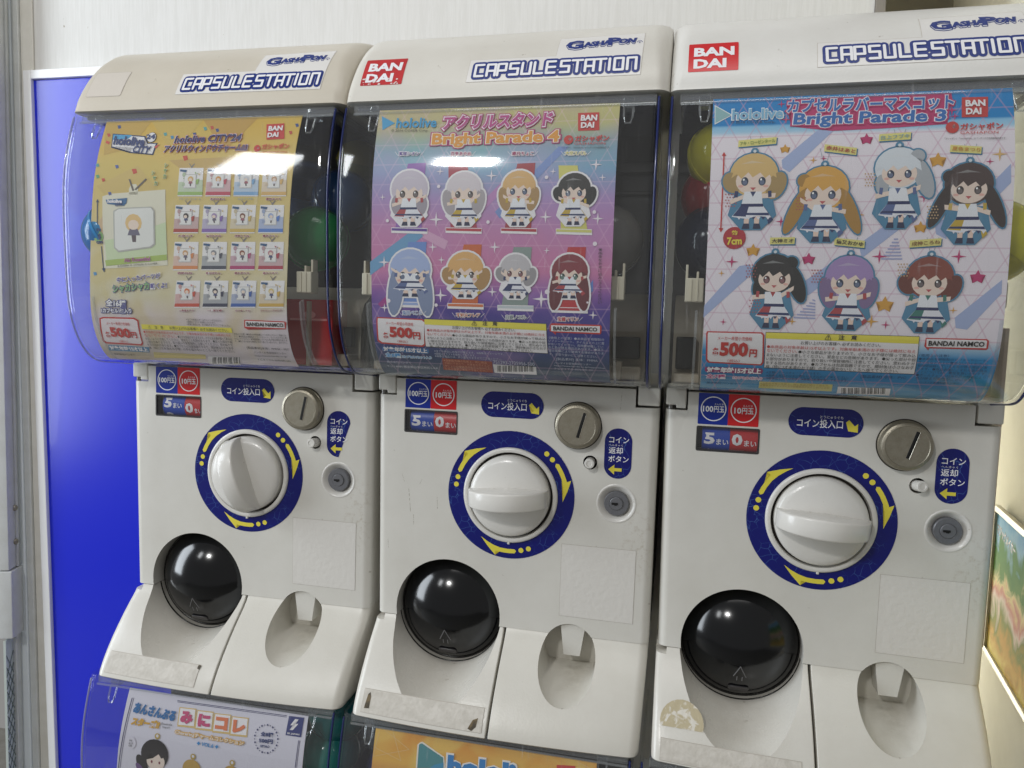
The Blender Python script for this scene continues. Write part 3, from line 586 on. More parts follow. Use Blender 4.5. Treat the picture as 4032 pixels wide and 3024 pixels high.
('S',-42.6,282.6,0.6,'disc','#b05a5a'),
('S',-43.5,280.3,0.6,'disc','#b05a5a'),
('S',0.7,308.6,0.6,'disc','#c9a880'),
('S',1.8,306.2,0.6,'disc','#c9a880'),
('S',0.9,303.9,0.6,'disc','#c9a880'),
('S',2.1,301.5,0.6,'disc','#c9a880'),
('S',1.2,299.2,0.6,'disc','#c9a880'),
('S',2.9,308.5,0.6,'disc','#c9a880'),
('S',4.0,306.2,0.6,'disc','#c9a880'),
('S',3.1,303.9,0.6,'disc','#c9a880'),
('S',4.3,301.5,0.6,'disc','#c9a880'),
('S',3.4,299.2,0.6,'disc','#c9a880'),
('S',5.0,308.5,0.6,'disc','#c9a880'),
('S',6.2,306.1,0.6,'disc','#c9a880'),
('S',5.3,303.8,0.6,'disc','#c9a880'),
('S',6.5,301.5,0.6,'disc','#c9a880'),
('S',5.6,299.1,0.6,'disc','#c9a880'),
('S',7.2,308.5,0.6,'disc','#c9a880'),
('S',8.4,306.1,0.6,'disc','#c9a880'),
('S',7.5,303.8,0.6,'disc','#c9a880'),
('S',8.7,301.4,0.6,'disc','#c9a880'),
('S',7.8,299.1,0.6,'disc','#c9a880'),
('S',47.9,282.0,0.6,'disc','#c9a880'),
('S',49.1,279.7,0.6,'disc','#c9a880'),
('S',48.3,277.4,0.6,'disc','#c9a880'),
('S',49.5,275.1,0.6,'disc','#c9a880'),
('S',48.6,272.9,0.6,'disc','#c9a880'),
('S',50.0,282.0,0.6,'disc','#c9a880'),
('S',51.2,279.7,0.6,'disc','#c9a880'),
('S',50.4,277.4,0.6,'disc','#c9a880'),
('S',51.6,275.1,0.6,'disc','#c9a880'),
('S',50.8,272.8,0.6,'disc','#c9a880'),
('S',52.1,282.0,0.6,'disc','#c9a880'),
('S',53.3,279.7,0.6,'disc','#c9a880'),
('S',52.5,277.4,0.6,'disc','#c9a880'),
('S',53.7,275.1,0.6,'disc','#c9a880'),
('S',52.9,272.8,0.6,'disc','#c9a880'),
('S',54.3,282.0,0.6,'disc','#c9a880'),
('S',55.4,279.7,0.6,'disc','#c9a880'),
('S',54.6,277.4,0.6,'disc','#c9a880'),
('S',55.8,275.1,0.6,'disc','#c9a880'),
('S',55.0,272.8,0.6,'disc','#c9a880'),
('S',-107.3,293.4,0.6,'disc','#b05a5a'),
('S',-106.0,290.9,0.6,'disc','#b05a5a'),
('S',-107.0,288.5,0.6,'disc','#b05a5a'),
('S',-105.8,286.0,0.6,'disc','#b05a5a'),
('S',-106.8,283.6,0.6,'disc','#b05a5a'),
('S',-104.9,293.3,0.6,'disc','#b05a5a'),
('S',-103.7,290.9,0.6,'disc','#b05a5a'),
('S',-104.7,288.4,0.6,'disc','#b05a5a'),
('S',-103.4,286.0,0.6,'disc','#b05a5a'),
('S',-104.4,283.6,0.6,'disc','#b05a5a'),
('S',-102.5,293.3,0.6,'disc','#b05a5a'),
('S',-101.3,290.8,0.6,'disc','#b05a5a'),
('S',-102.3,288.4,0.6,'disc','#b05a5a'),
('S',-101.0,286.0,0.6,'disc','#b05a5a'),
('S',-102.0,283.5,0.6,'disc','#b05a5a'),
('S',-100.2,293.3,0.6,'disc','#b05a5a'),
('S',-98.9,290.8,0.6,'disc','#b05a5a'),
('S',-99.9,288.4,0.6,'disc','#b05a5a'),
('S',-98.7,285.9,0.6,'disc','#b05a5a'),
('S',-99.7,283.5,0.6,'disc','#b05a5a'),
('S',-82.9,205.0,0.6,'disc','#b05a5a'),
('S',-81.6,202.5,0.6,'disc','#b05a5a'),
('S',-82.6,200.0,0.6,'disc','#b05a5a'),
('S',-81.3,197.6,0.6,'disc','#b05a5a'),
('S',-82.3,195.1,0.6,'disc','#b05a5a'),
('S',-80.5,205.0,0.6,'disc','#b05a5a'),
('S',-79.2,202.6,0.6,'disc','#b05a5a'),
('S',-80.2,200.1,0.6,'disc','#b05a5a'),
('S',-78.9,197.7,0.6,'disc','#b05a5a'),
('S',-79.9,195.1,0.6,'disc','#b05a5a'),
('S',-78.1,205.1,0.6,'disc','#b05a5a'),
('S',-76.9,202.6,0.6,'disc','#b05a5a'),
('S',-77.8,200.1,0.6,'disc','#b05a5a'),
('S',-76.6,197.7,0.6,'disc','#b05a5a'),
('S',-77.5,195.2,0.6,'disc','#b05a5a'),
('S',-75.8,205.1,0.6,'disc','#b05a5a'),
('S',-74.5,202.7,0.6,'disc','#b05a5a'),
('S',-75.5,200.2,0.6,'disc','#b05a5a'),
('S',-74.2,197.8,0.6,'disc','#b05a5a'),
('S',-75.2,195.3,0.6,'disc','#b05a5a'),
('S',29.9,236.4,0.6,'disc','#c9a880'),
('S',31.1,234.1,0.6,'disc','#c9a880'),
('S',30.3,231.7,0.6,'disc','#c9a880'),
('S',31.4,229.4,0.6,'disc','#c9a880'),
('S',30.6,227.0,0.6,'disc','#c9a880'),
('S',32.1,236.4,0.6,'disc','#c9a880'),
('S',33.3,234.1,0.6,'disc','#c9a880'),
('S',32.4,231.7,0.6,'disc','#c9a880'),
('S',33.6,229.4,0.6,'disc','#c9a880'),
('S',32.8,227.1,0.6,'disc','#c9a880'),
('S',34.2,236.5,0.6,'disc','#c9a880'),
('S',35.4,234.1,0.6,'disc','#c9a880'),
('S',34.6,231.8,0.6,'disc','#c9a880'),
('S',35.8,229.4,0.6,'disc','#c9a880'),
('S',34.9,227.1,0.6,'disc','#c9a880'),
('S',36.4,236.5,0.6,'disc','#c9a880'),
('S',37.6,234.1,0.6,'disc','#c9a880'),
('S',36.7,231.8,0.6,'disc','#c9a880'),
('S',37.9,229.5,0.6,'disc','#c9a880'),
('S',37.1,227.1,0.6,'disc','#c9a880'),
('P',[(-110.8,326.8),(-109.7,326.7),(-109.3,264.7),(-110.4,264.7)],'red',3),
('P',[(-112.1,326.1),(-110.4,329.4),(-108.4,326.0)],'red',3),
('P',[(-111.7,265.4),(-107.8,265.4),(-109.7,261.8)],'red',3),
('S',-98.4,257.1,9.3,'disc','#b5303a'),
('T', '約', -101.0, 261.5, -96.2, 261.5, 4.0, 'yelb'),
('T', '7cm', -104.3, 254.3, -92.2, 254.7, 6.4, 'yelb'),
('P',[(-116.6,177.9),(-71.3,178.3),(-69.2,176.1),(-67.6,152.0),(-69.0,149.5),(-114.0,150.1),(-116.2,152.6),(-117.3,175.8)],'red',3),
('P',[(-115.4,176.8),(-72.1,177.1),(-70.5,175.5),(-69.0,152.5),(-70.2,150.6),(-112.9,151.3),(-114.8,153.4),(-116.0,175.3)],'white',4),
('T', 'メーカー希望小売価格', -107.4, 172.2, -79.0, 172.3, 3.3, 'red'),
('T', '各', -111.5, 160.6, -105.4, 160.5, 6.7, 'redb'),
('T', '500', -105.1, 162.7, -81.4, 162.9, 12.6, 'redB'),
('T', '円', -80.3, 160.0, -74.0, 159.9, 6.9, 'redb'),
('T', '（税込）', -97.8, 152.6, -87.7, 152.7, 2.7, 'red'),
('P',[(-68.3,178.7),(51.1,178.8),(52.8,146.9),(-67.0,147.4)],'#3a3a3a',3),
('P',[(-67.8,178.2),(50.7,178.4),(52.3,147.4),(-66.6,147.9)],'white',4),
('P',[(-67.8,178.2),(50.7,178.4),(50.9,172.6),(-67.9,173.2)],'yel',5),
('T', '⚠\u3000注\u3000意', -20.9, 175.8, 3.9, 175.7, 4.6, 'blkb'),
('T', 'お買い上げのお客様へ 必ずお読みください。', -39.5, 170.4, 22.7, 170.5, 3.1, 'blk'),
('T', '●本商品の対象年齢は15才以上です。対象年齢未満のお子様には絶対に与え', -66.4, 166.3, 49.6, 166.2, 2.9, 'red'),
('T', 'ないでください。', -66.1, 162.9, -41.4, 162.9, 3.0, 'red'),
('T', '●小さな部品がありますので、小さなお子様が誤って飲み込', -40.6, 162.7, 50.3, 162.7, 2.9, 'blk'),
('T', 'まないように注意してください。窒息などの危険があります。●尖った部分や鋭', -66.0, 159.2, 50.9, 159.3, 2.9, 'blk'),
('T', 'い部分がありますので、取り扱いや保管場所に注意してください。思わぬケガ', -66.0, 155.7, 50.8, 156.0, 2.9, 'blk'),
('T', 'をする恐れがあります。●カプセルは包装容器ですので、開封後は小さなお子', -65.9, 152.2, 50.8, 152.6, 3.0, 'blk'),
('T', '様（特に3才未満のお子様）の手の届かないところへ捨ててください。', -65.8, 148.8, 39.8, 149.3, 3.0, 'blk'),
('P',[(-116.1,146.3),(-68.4,146.8),(-67.2,144.3),(-68.3,141.7),(-115.2,141.5),(-116.8,143.6)],'#a83a78',3),
('T', '対象年齢15才以上', -114.8, 143.9, -68.8, 144.3, 5.4, 'wb'),
('T', '全7種', -114.6, 137.9, -98.7, 138.0, 3.9, 'c_pnk'),
('T', '1カプセル1個入り', -91.7, 137.4, -67.2, 137.6, 2.2, 'c_pnk'),
('T', '株式会社バンダイ', -114.1, 131.3, -87.6, 131.6, 2.2, 'nvt'),
('T', '※全種にボールチェーンが付きます。', -64.4, 143.8, -20.1, 144.5, 2.1, 'nvt'),
('T', '※画像と商品とは多少異なりますのでご了承ください。', -64.1, 140.9, 2.4, 141.9, 2.2, 'nvt'),
('T', '※画像はイメージです。※画像は処理を施しております。', -63.7, 138.4, 2.9, 139.1, 2.2, 'nvt'),
('T', '[製品素材] 本体：PVC', 11.9, 143.2, 47.0, 143.7, 3.1, 'nvt'),
('P',[(-68.9,134.9),(-8.4,135.0),(-7.6,128.4),(-68.6,128.5)],'#d8cc78',3),
('T', '※自動販売機の性質上、同じ商品が続けて出たり、', -68.0, 133.3, -10.8, 133.6, 2.0, 'o_t2'),
('T', 'お求めのタイミングにより記載商品が出てこないことが', -67.6, 131.3, -10.3, 131.6, 1.9, 'o_t2'),
('P',[(-3.8,133.3),(38.1,133.5),(39.8,126.8),(-2.8,126.8)],'white',3),
('P',[(55.7,177.7),(100.1,178.1),(101.8,176.7),(102.0,170.5),(101.0,169.4),(59.3,169.3),(59.0,167.5),(56.7,169.6),(55.5,171.0)],'red',3),
('P',[(56.4,176.8),(99.6,177.1),(100.4,176.3),(100.7,170.8),(57.2,170.3)],'white',4),
('T', 'BANDAI NAMCO', 58.1, 173.4, 98.8, 173.9, 4.1, 'blkB'),
('T', '〈使用上の注意〉', 52.7, 163.3, 75.0, 163.6, 2.3, 'nvt'),
('T', '●本商品を樹脂製のソファーやシート、', 53.0, 160.4, 103.8, 160.8, 2.2, 'nvt'),
('T', 'タイルなどの上に置かないでください。', 53.1, 157.5, 104.2, 157.9, 2.3, 'nvt'),
('T', '長時間接触していると色が移る場合があ', 53.2, 154.6, 104.5, 155.1, 2.3, 'nvt'),
('T', 'ります。●商品表面にこすれた跡が残る', 53.5, 152.0, 104.9, 152.2, 2.3, 'nvt'),
('T', 'ことについては、責任を負いかねます。', 53.9, 149.4, 105.3, 149.6, 2.4, 'nvt'),
('T', '●ボールチェーンは水や汗の付着により', 53.8, 146.7, 105.5, 146.7, 2.4, 'nvt'),
('T', '色が移る可能性がございます。', 54.2, 144.0, 97.5, 144.0, 2.4, 'nvt'),
('T', 'バンダイお客様相談センター', 56.4, 140.3, 87.5, 140.8, 1.9, 'nvt'),
('P',[(-0.6,132.1),(-0.2,132.2),(1.9,126.3),(1.5,126.3)],'#2a2a2a',4),
('P',[(0.4,132.2),(1.1,132.2),(3.2,126.4),(2.6,126.3)],'#2a2a2a',4),
('P',[(1.4,132.3),(2.1,132.3),(4.2,126.5),(3.6,126.4)],'#2a2a2a',4),
('P',[(2.5,132.3),(2.9,132.3),(5.0,126.5),(4.6,126.5)],'#2a2a2a',4),
('P',[(4.6,132.4),(5.2,132.5),(7.3,126.7),(6.7,126.6)],'#2a2a2a',4),
('P',[(5.6,132.5),(6.0,132.5),(8.1,126.7),(7.7,126.7)],'#2a2a2a',4),
('P',[(6.6,132.5),(7.3,132.6),(9.4,126.8),(8.8,126.7)],'#2a2a2a',4),
('P',[(7.7,132.6),(8.4,132.6),(10.4,126.9),(9.8,126.8)],'#2a2a2a',4),
('P',[(9.7,132.7),(10.4,132.7),(12.5,127.0),(11.8,126.9)],'#2a2a2a',4),
('P',[(10.8,132.7),(11.5,132.8),(13.5,127.0),(12.8,127.0)],'#2a2a2a',4),
('P',[(11.8,132.8),(12.2,132.8),(14.3,127.1),(13.8,127.1)],'#2a2a2a',4),
('P',[(12.8,132.9),(13.5,132.9),(15.5,127.2),(14.9,127.1)],'#2a2a2a',4),
('P',[(14.9,133.0),(15.3,133.0),(17.3,127.3),(16.9,127.3)],'#2a2a2a',4),
('P',[(15.9,133.0),(16.6,133.1),(18.6,127.4),(18.0,127.3)],'#2a2a2a',4),
('P',[(17.0,133.1),(17.6,133.1),(19.7,127.4),(19.0,127.4)],'#2a2a2a',4),
('P',[(18.0,133.1),(18.4,133.2),(20.4,127.5),(20.0,127.5)],'#2a2a2a',4),
('P',[(20.0,133.2),(20.7,133.3),(22.7,127.6),(22.0,127.6)],'#2a2a2a',4),
('P',[(21.1,133.3),(21.5,133.3),(23.4,127.7),(23.0,127.7)],'#2a2a2a',4),
('P',[(22.1,133.3),(22.8,133.4),(24.7,127.8),(24.0,127.7)],'#2a2a2a',4),
('P',[(23.1,133.4),(23.8,133.4),(25.7,127.8),(25.0,127.8)],'#2a2a2a',4),
('P',[(25.2,133.5),(25.8,133.5),(27.7,128.0),(27.1,127.9)],'#2a2a2a',4),
('P',[(26.2,133.6),(26.8,133.6),(28.7,128.0),(28.1,128.0)],'#2a2a2a',4),
('P',[(27.2,133.6),(27.6,133.6),(29.4,128.1),(29.1,128.0)],'#2a2a2a',4),
('P',[(28.2,133.7),(28.9,133.7),(30.8,128.1),(30.1,128.1)],'#2a2a2a',4),
('P',[(30.2,133.8),(30.6,133.8),(32.4,128.3),(32.1,128.2)],'#2a2a2a',4),
('P',[(31.3,133.8),(31.9,133.9),(33.8,128.3),(33.1,128.3)],'#2a2a2a',4),
('P',[(32.3,133.9),(32.9,133.9),(34.7,128.4),(34.1,128.4)],'#2a2a2a',4),
('P',[(33.3,133.9),(33.7,134.0),(35.4,128.5),(35.1,128.4)],'#2a2a2a',4),]
card1=[
('P',[(-105.8,361.3),(-66.7,357.6),(-64.7,350.2),(-51.3,349.9),(-54.3,337.3),(-81.8,340.0),(-79.2,345.1),(-104.6,346.0)],'#25305a',2),
('P',[(-104.5,360.0),(-67.9,356.5),(-65.6,349.1),(-53.1,348.9),(-55.6,338.6),(-80.4,341.1),(-77.8,346.1),(-103.5,347.4)],'#ece8ea',3),
('P',[(-104.5,360.0),(-82.0,358.7),(-86.3,355.1),(-104.2,354.4)],'#4aa0d0',4),
('T', 'hololive', -102.2, 353.8, -65.5, 351.2, 9.6, 'nvyB'),
('T', 'CITY', -78.0, 343.9, -56.8, 342.4, 7.7, 'nvyI'),
('S',-59.0,355.9,5.4,'disc','#25305a'),
('S',-59.0,355.9,5.0,'disc','#ece8ea'),
('T', '24', -65.1, 356.5, -54.6, 356.6, 5.2, 'nvyB'),
('P',[(-111.8,354.1),(-106.9,352.1),(-108.1,349.7),(-112.1,351.3)],'#d05040',3),
('P',[(-55.1,346.0),(-48.5,348.4),(-52.2,344.1)],'#d05040',3),
('T', 'hololive CITY’24', -32.2, 352.8, 42.4, 353.5, 7.6, 't_nv'),
('T', 'アクリルウィンドウチャーム03', -42.1, 343.2, 50.7, 343.0, 7.6, 't_nv'),
('P',[(66.9,366.4),(86.0,367.0),(88.5,351.0),(69.5,350.4)],'red',3),
('T', 'BAN', 70.3, 361.7, 85.4, 362.0, 5.1, 'wb'),
('T', 'DAI', 70.3, 354.9, 82.0, 355.4, 4.9, 'wb'),
('S',60.9,341.8,3.5,'disc','red'),
('S',61.9,342.4,1.1,'disc','white'),
('T', 'ガシャポン', 65.9, 343.1, 95.1, 343.5, 6.0, 'redb'),
('T', 'GASHAPON', 66.3, 338.1, 92.9, 337.6, 2.0, 'red'),
('T', '「ガシャポン」GASHAPONは', 66.7, 334.1, 87.3, 333.3, 1.6, 'blk'),
('T', 'バンダイの日本国登録商標です。', 66.0, 331.3, 87.5, 330.6, 1.6, 'blk'),
('V','シャカ',-37.7,329.1,-38.7,312.6,3.6,'gwn'),
('V','シャカ',-52.7,321.5,-47.4,305.8,3.6,'gwn'),
('P',[(-22.6,323.7),(4.2,323.3),(4.0,295.2),(-23.7,295.4)],'#ebe6e6',2),
('P',[(-23.2,299.9),(4.2,299.7),(4.0,296.4),(-23.8,296.6)],'#9ab86a',3),
('P',[(-22.7,309.4),(4.2,311.4),(4.2,299.7),(-23.2,299.9)],'mix#9ab86a',3),
('P',[(-16.9,317.3),(-3.0,317.1),(-3.0,303.1),(-17.2,303.2)],'#c9c4c2',4),
('P',[(-16.1,316.4),(-3.4,316.2),(-3.9,303.9),(-16.3,304.0)],'#e9e6e4',5),
('F',-9.3,310.1,7.3,10.5,'#d8b070','#9ab86a','mini'),
('P',[(-21.7,322.2),(-14.2,321.4),(-14.8,319.0),(-21.9,320.2)],'#3a5a80',4),
('T', 'アキ・ローゼンタール', -21.4, 292.7, 2.9, 292.6, 2.4, 'wn2'),
('P',[(-9.8,323.5),(-10.8,325.9),(-13.0,328.0),(-11.8,328.0),(-9.6,325.5),(-6.8,327.9),(-5.6,327.6),(-8.7,323.4)],'#8a8078',2),
('P',[(8.6,323.2),(34.9,322.8),(34.7,295.0),(7.4,295.2)],'#ebe6e6',2),
('P',[(8.0,299.7),(34.9,299.5),(34.7,296.1),(7.4,296.3)],'#c05060',3),
('P',[(8.4,309.1),(34.9,311.0),(34.9,299.5),(8.0,299.7)],'mix#c05060',3),
('P',[(14.1,316.9),(27.9,316.7),(27.8,302.8),(13.8,302.9)],'#c9c4c2',4),
('P',[(15.0,316.0),(27.4,315.9),(27.0,303.7),(14.8,303.8)],'#e9e6e4',5),
('F',21.5,309.8,7.2,10.4,'#d89850','#c05060','mini'),
('P',[(9.5,321.8),(16.8,321.0),(16.2,318.6),(9.3,319.7)],'#3a5a80',4),
('T', '赤井はあと', 13.2, 292.5, 29.5, 292.4, 2.3, 'n_red2'),
('P',[(21.1,323.0),(20.2,325.4),(18.1,327.5),(19.2,327.5),(21.3,325.1),(24.1,327.4),(25.3,327.1),(22.3,323.0)],'#8a8078',2),
('P',[(39.2,322.7),(65.1,322.4),(64.9,294.8),(38.1,295.0)],'#ebe6e6',2),
('P',[(38.6,299.4),(65.0,299.2),(64.9,295.9),(38.1,296.1)],'#7fa8d0',3),
('P',[(39.0,308.8),(65.0,310.7),(65.0,299.2),(38.6,299.4)],'mix#7fa8d0',3),
('P',[(44.7,316.5),(58.2,316.3),(58.1,302.6),(44.4,302.7)],'#c9c4c2',4),
('P',[(45.5,315.6),(57.7,315.5),(57.3,303.4),(45.3,303.5)],'#e9e6e4',5),
('F',51.9,309.5,7.0,10.3,'#d0d0d8','#7fa8d0','mini'),
('P',[(40.1,321.4),(47.3,320.6),(46.7,318.2),(39.9,319.3)],'#3a5a80',4),
('T', '白上フブキ', 43.7, 292.3, 59.8, 292.2, 2.3, 'wn2'),
('P',[(51.6,322.6),(50.6,325.0),(48.6,327.0),(49.7,327.0),(51.8,324.6),(54.5,326.9),(55.7,326.6),(52.7,322.5)],'#8a8078',2),
('P',[(69.4,322.3),(94.8,321.9),(94.6,294.7),(68.2,294.8)],'#ebe6e6',2),
('P',[(68.7,299.2),(94.7,299.0),(94.6,295.7),(68.2,295.9)],'#d8b070',3),
('P',[(69.1,308.5),(94.7,310.3),(94.7,299.0),(68.7,299.2)],'mix#d8b070',3),
('P',[(74.7,316.1),(87.9,315.9),(87.8,302.3),(74.4,302.4)],'#c9c4c2',4),
('P',[(75.5,315.2),(87.5,315.1),(87.1,303.1),(75.3,303.2)],'#e9e6e4',5),
('F',81.8,309.1,6.9,10.3,'#c8a080','#d8b070','mini'),
('P',[(70.2,320.9),(77.3,320.2),(76.7,317.8),(70.0,318.9)],'#3a5a80',4),
('T', '夏色まつり', 73.8, 292.1, 89.5, 292.1, 2.4, 'n_red2'),
('P',[(81.5,322.1),(80.5,324.5),(78.5,326.6),(79.6,326.5),(81.7,324.1),(84.4,326.5),(85.5,326.1),(82.6,322.1)],'#8a8078',2),
('P',[(-25.8,286.9),(1.0,286.8),(-1.1,259.1),(-29.0,259.0)],'#ebe6e6',2),
('P',[(-28.3,263.5),(-0.8,263.5),(-1.1,260.2),(-29.0,260.1)],'#b04a40',3),
('P',[(-27.4,273.0),(-0.2,275.2),(-0.8,263.5),(-28.3,263.5)],'mix#b04a40',3),
('P',[(-20.9,280.8),(-6.9,280.8),(-7.9,266.9),(-22.1,266.9)],'#c9c4c2',4),
('P',[(-20.1,280.0),(-7.4,279.9),(-8.7,267.7),(-21.1,267.7)],'#e9e6e4',5),
('F',-14.0,273.8,7.3,10.4,'#3a3030','#b04a40','mini'),
('P',[(-25.0,285.6),(-17.7,284.9),(-18.5,282.5),(-25.5,283.6)],'#3a5a80',4),
('T', '大神ミオ', -23.3, 256.3, -6.5, 256.4, 2.4, 'n_red2'),
('P',[(-13.0,286.9),(-13.8,289.3),(-15.8,291.3),(-14.6,291.3),(-12.7,288.9),(-9.6,291.3),(-8.4,290.9),(-11.9,286.9)],'#8a8078',2),
('P',[(5.8,286.8),(32.2,286.7),(30.2,259.2),(2.8,259.1)],'#ebe6e6',2),
('P',[(3.5,263.6),(30.5,263.6),(30.3,260.3),(2.8,260.2)],'#8a6ab0',3),
('P',[(4.3,273.0),(31.0,275.2),(30.5,263.6),(3.5,263.6)],'mix#8a6ab0',3),
('P',[(10.7,280.7),(24.4,280.7),(23.5,266.9),(9.5,266.9)],'#c9c4c2',4),
('P',[(11.4,279.9),(23.9,279.9),(22.8,267.7),(10.5,267.7)],'#e9e6e4',5),
('F',17.5,273.8,7.2,10.4,'#a890b8','#8a6ab0','mini'),
('P',[(6.6,285.5),(13.8,284.8),(13.0,282.4),(6.2,283.5)],'#3a5a80',4),
('T', '猫又おかゆ', 8.5, 256.4, 24.9, 256.5, 2.3, 'n_red2'),
('P',[(18.4,286.8),(17.6,289.1),(15.7,291.1),(16.8,291.1),(18.7,288.8),(21.7,291.1),(22.9,290.8),(19.5,286.8)],'#8a8078',2),
('P',[(36.9,286.7),(62.8,286.6),(61.0,259.3),(34.0,259.2)],'#ebe6e6',2),
('P',[(34.7,263.6),(61.3,263.7),(61.0,260.4),(34.0,260.3)],'#d0b060',3),
('P',[(35.5,273.0),(61.7,275.1),(61.3,263.7),(34.7,263.6)],'mix#d0b060',3),
('P',[(41.7,280.6),(55.2,280.6),(54.4,267.0),(40.6,266.9)],'#c9c4c2',4),
('P',[(42.4,279.8),(54.7,279.8),(53.6,267.8),(41.6,267.8)],'#e9e6e4',5),
('F',48.5,273.8,7.1,10.3,'#7a4a3a','#d0b060','mini'),
('P',[(37.7,285.3),(44.8,284.6),(44.0,282.3),(37.2,283.3)],'#3a5a80',4),
('T', '戌神ころね', 39.6, 256.6, 55.8, 256.6, 2.4, 'n_red2'),
('P',[(49.2,286.6),(48.5,289.0),(46.6,291.0),(47.7,291.0),(49.6,288.6),(52.5,290.9),(53.7,290.6),(50.4,286.6)],'#8a8078',2),
('P',[(67.4,286.5),(92.9,286.4),(91.3,259.4),(64.7,259.3)],'#ebe6e6',2),
('P',[(65.4,263.7),(91.5,263.8),(91.3,260.5),(64.8,260.4)],'#5a80c8',3),
('P',[(66.1,273.0),(91.9,275.1),(91.5,263.8),(65.4,263.7)],'mix#5a80c8',3),
('P',[(72.2,280.6),(85.5,280.5),(84.7,267.0),(71.2,267.0)],'#c9c4c2',4),
('P',[(72.9,279.7),(84.9,279.7),(84.0,267.8),(72.1,267.8)],'#e9e6e4',5),
('F',78.8,273.8,6.9,10.2,'#a0b0d8','#5a80c8','mini'),
('P',[(68.2,285.2),(75.2,284.5),(74.4,282.2),(67.8,283.2)],'#3a5a80',4),
('T', '雪花ラミィ', 70.3, 256.7, 86.1, 256.8, 2.3, 'n_red2'),
('P',[(79.6,286.5),(78.8,288.8),(76.9,290.8),(78.0,290.8),(79.9,288.5),(82.8,290.8),(83.9,290.4),(80.7,286.5)],'#8a8078',2),
('P',[(-27.7,250.5),(-0.7,250.6),(-2.6,222.5),(-30.8,222.1)],'#ebe6e6',2),
('P',[(-30.1,226.7),(-2.3,227.0),(-2.6,223.7),(-30.7,223.3)],'#d88850',3),
('P',[(-29.2,236.3),(-1.9,238.8),(-2.3,227.0),(-30.1,226.7)],'mix#d88850',3),
('P',[(-22.8,244.3),(-8.7,244.4),(-9.5,230.3),(-23.9,230.2)],'#c9c4c2',4),
('P',[(-22.0,243.5),(-9.2,243.6),(-10.3,231.2),(-22.9,231.0)],'#e9e6e4',5),
('F',-15.7,237.3,7.4,10.6,'#d0a070','#d88850','mini'),
('P',[(-26.9,249.1),(-19.5,248.5),(-20.4,246.1),(-27.4,247.1)],'#3a5a80',4),
('T', '桃鈴ねね', -25.0, 219.5, -8.1, 219.7, 2.4, 'n_red2'),
('P',[(-14.8,250.5),(-15.5,252.9),(-17.4,255.0),(-16.3,255.0),(-14.4,252.6),(-11.2,255.0),(-10.1,254.6),(-13.7,250.5)],'#8a8078',2),
('P',[(4.3,250.7),(30.9,250.8),(29.1,223.0),(1.4,222.6)],'#ebe6e6',2),
('P',[(2.1,227.1),(29.3,227.4),(29.1,224.1),(1.5,223.7)],'#4a4a58',3),
('P',[(2.9,236.6),(29.7,239.1),(29.3,227.4),(2.1,227.1)],'mix#4a4a58',3),
('P',[(9.2,244.5),(23.1,244.6),(22.3,230.7),(8.1,230.5)],'#c9c4c2',4),
('P',[(9.9,243.7),(22.5,243.8),(21.5,231.5),(9.1,231.4)],'#e9e6e4',5),
('F',16.1,237.7,7.3,10.5,'#8a8a90','#4a4a58','mini'),
('P',[(5.1,249.3),(12.3,248.7),(11.5,246.3),(4.6,247.3)],'#3a5a80',4),
('T', '獅白ぼたん', 7.2, 219.9, 23.7, 220.2, 2.3, 'n_red2'),
('P',[(17.0,250.7),(16.2,253.1),(14.4,255.1),(15.5,255.1),(17.4,252.8),(20.5,255.1),(21.6,254.8),(18.1,250.7)],'#8a8078',2),
('P',[(35.8,250.8),(61.9,251.0),(60.2,223.4),(33.1,223.0)],'#ebe6e6',2),
('P',[(33.7,227.5),(60.5,227.8),(60.2,224.5),(33.1,224.1)],'#b04070',3),
('P',[(34.4,237.0),(60.8,239.4),(60.5,227.8),(33.7,227.5)],'mix#b04070',3),
('P',[(40.6,244.8),(54.2,244.9),(53.5,231.1),(39.6,230.9)],'#c9c4c2',4),
('P',[(41.3,244.0),(53.7,244.1),(52.7,231.9),(40.6,231.7)],'#e9e6e4',5),
('F',47.5,237.9,7.1,10.4,'#8a5040','#b04070','mini'),
('P',[(36.5,249.5),(43.7,248.9),(42.9,246.5),(36.1,247.5)],'#3a5a80',4),
('T', '尾丸ポルカ', 38.7, 220.4, 54.9, 220.6, 2.4, 'n_red2'),
('P',[(48.2,250.9),(47.5,253.2),(45.6,255.2),(46.8,255.3),(48.6,252.9),(51.6,255.3),(52.8,254.9),(49.3,250.9)],'#8a8078',2),
('P',[(66.7,251.0),(92.3,251.2),(90.8,223.8),(64.1,223.4)],'#ebe6e6',2),
('P',[(64.7,227.9),(91.0,228.2),(90.8,224.9),(64.1,224.5)],'#b04050',3),
('P',[(65.4,237.3),(91.3,239.7),(91.0,228.2),(64.7,227.9)],'mix#b04050',3),
('P',[(71.4,245.0),(84.8,245.1),(84.2,231.4),(70.6,231.3)],'#c9c4c2',4),
('P',[(72.2,244.2),(84.3,244.3),(83.4,232.2),(71.5,232.1)],'#e9e6e4',5),
('F',78.2,238.2,7.0,10.4,'#c08890','#b04050','mini'),
('P',[(67.4,249.7),(74.4,249.1),(73.7,246.7),(67.0,247.7)],'#3a5a80',4),
('T', '森カリオペ', 69.7, 220.8, 85.6, 221.1, 2.3, 'n_red2'),
('P',[(78.9,251.1),(78.2,253.4),(76.4,255.4),(77.5,255.4),(79.3,253.1),(82.3,255.4),(83.4,255.1),(80.0,251.1)],'#8a8078',2),
('P',[(-27.0,211.9),(0.2,212.4),(-3.3,185.2),(-31.7,184.5)],'#ebe6e6',2),
('P',[(-30.5,188.9),(-2.5,189.6),(-3.1,186.3),(-31.6,185.6)],'#c8503c',3),
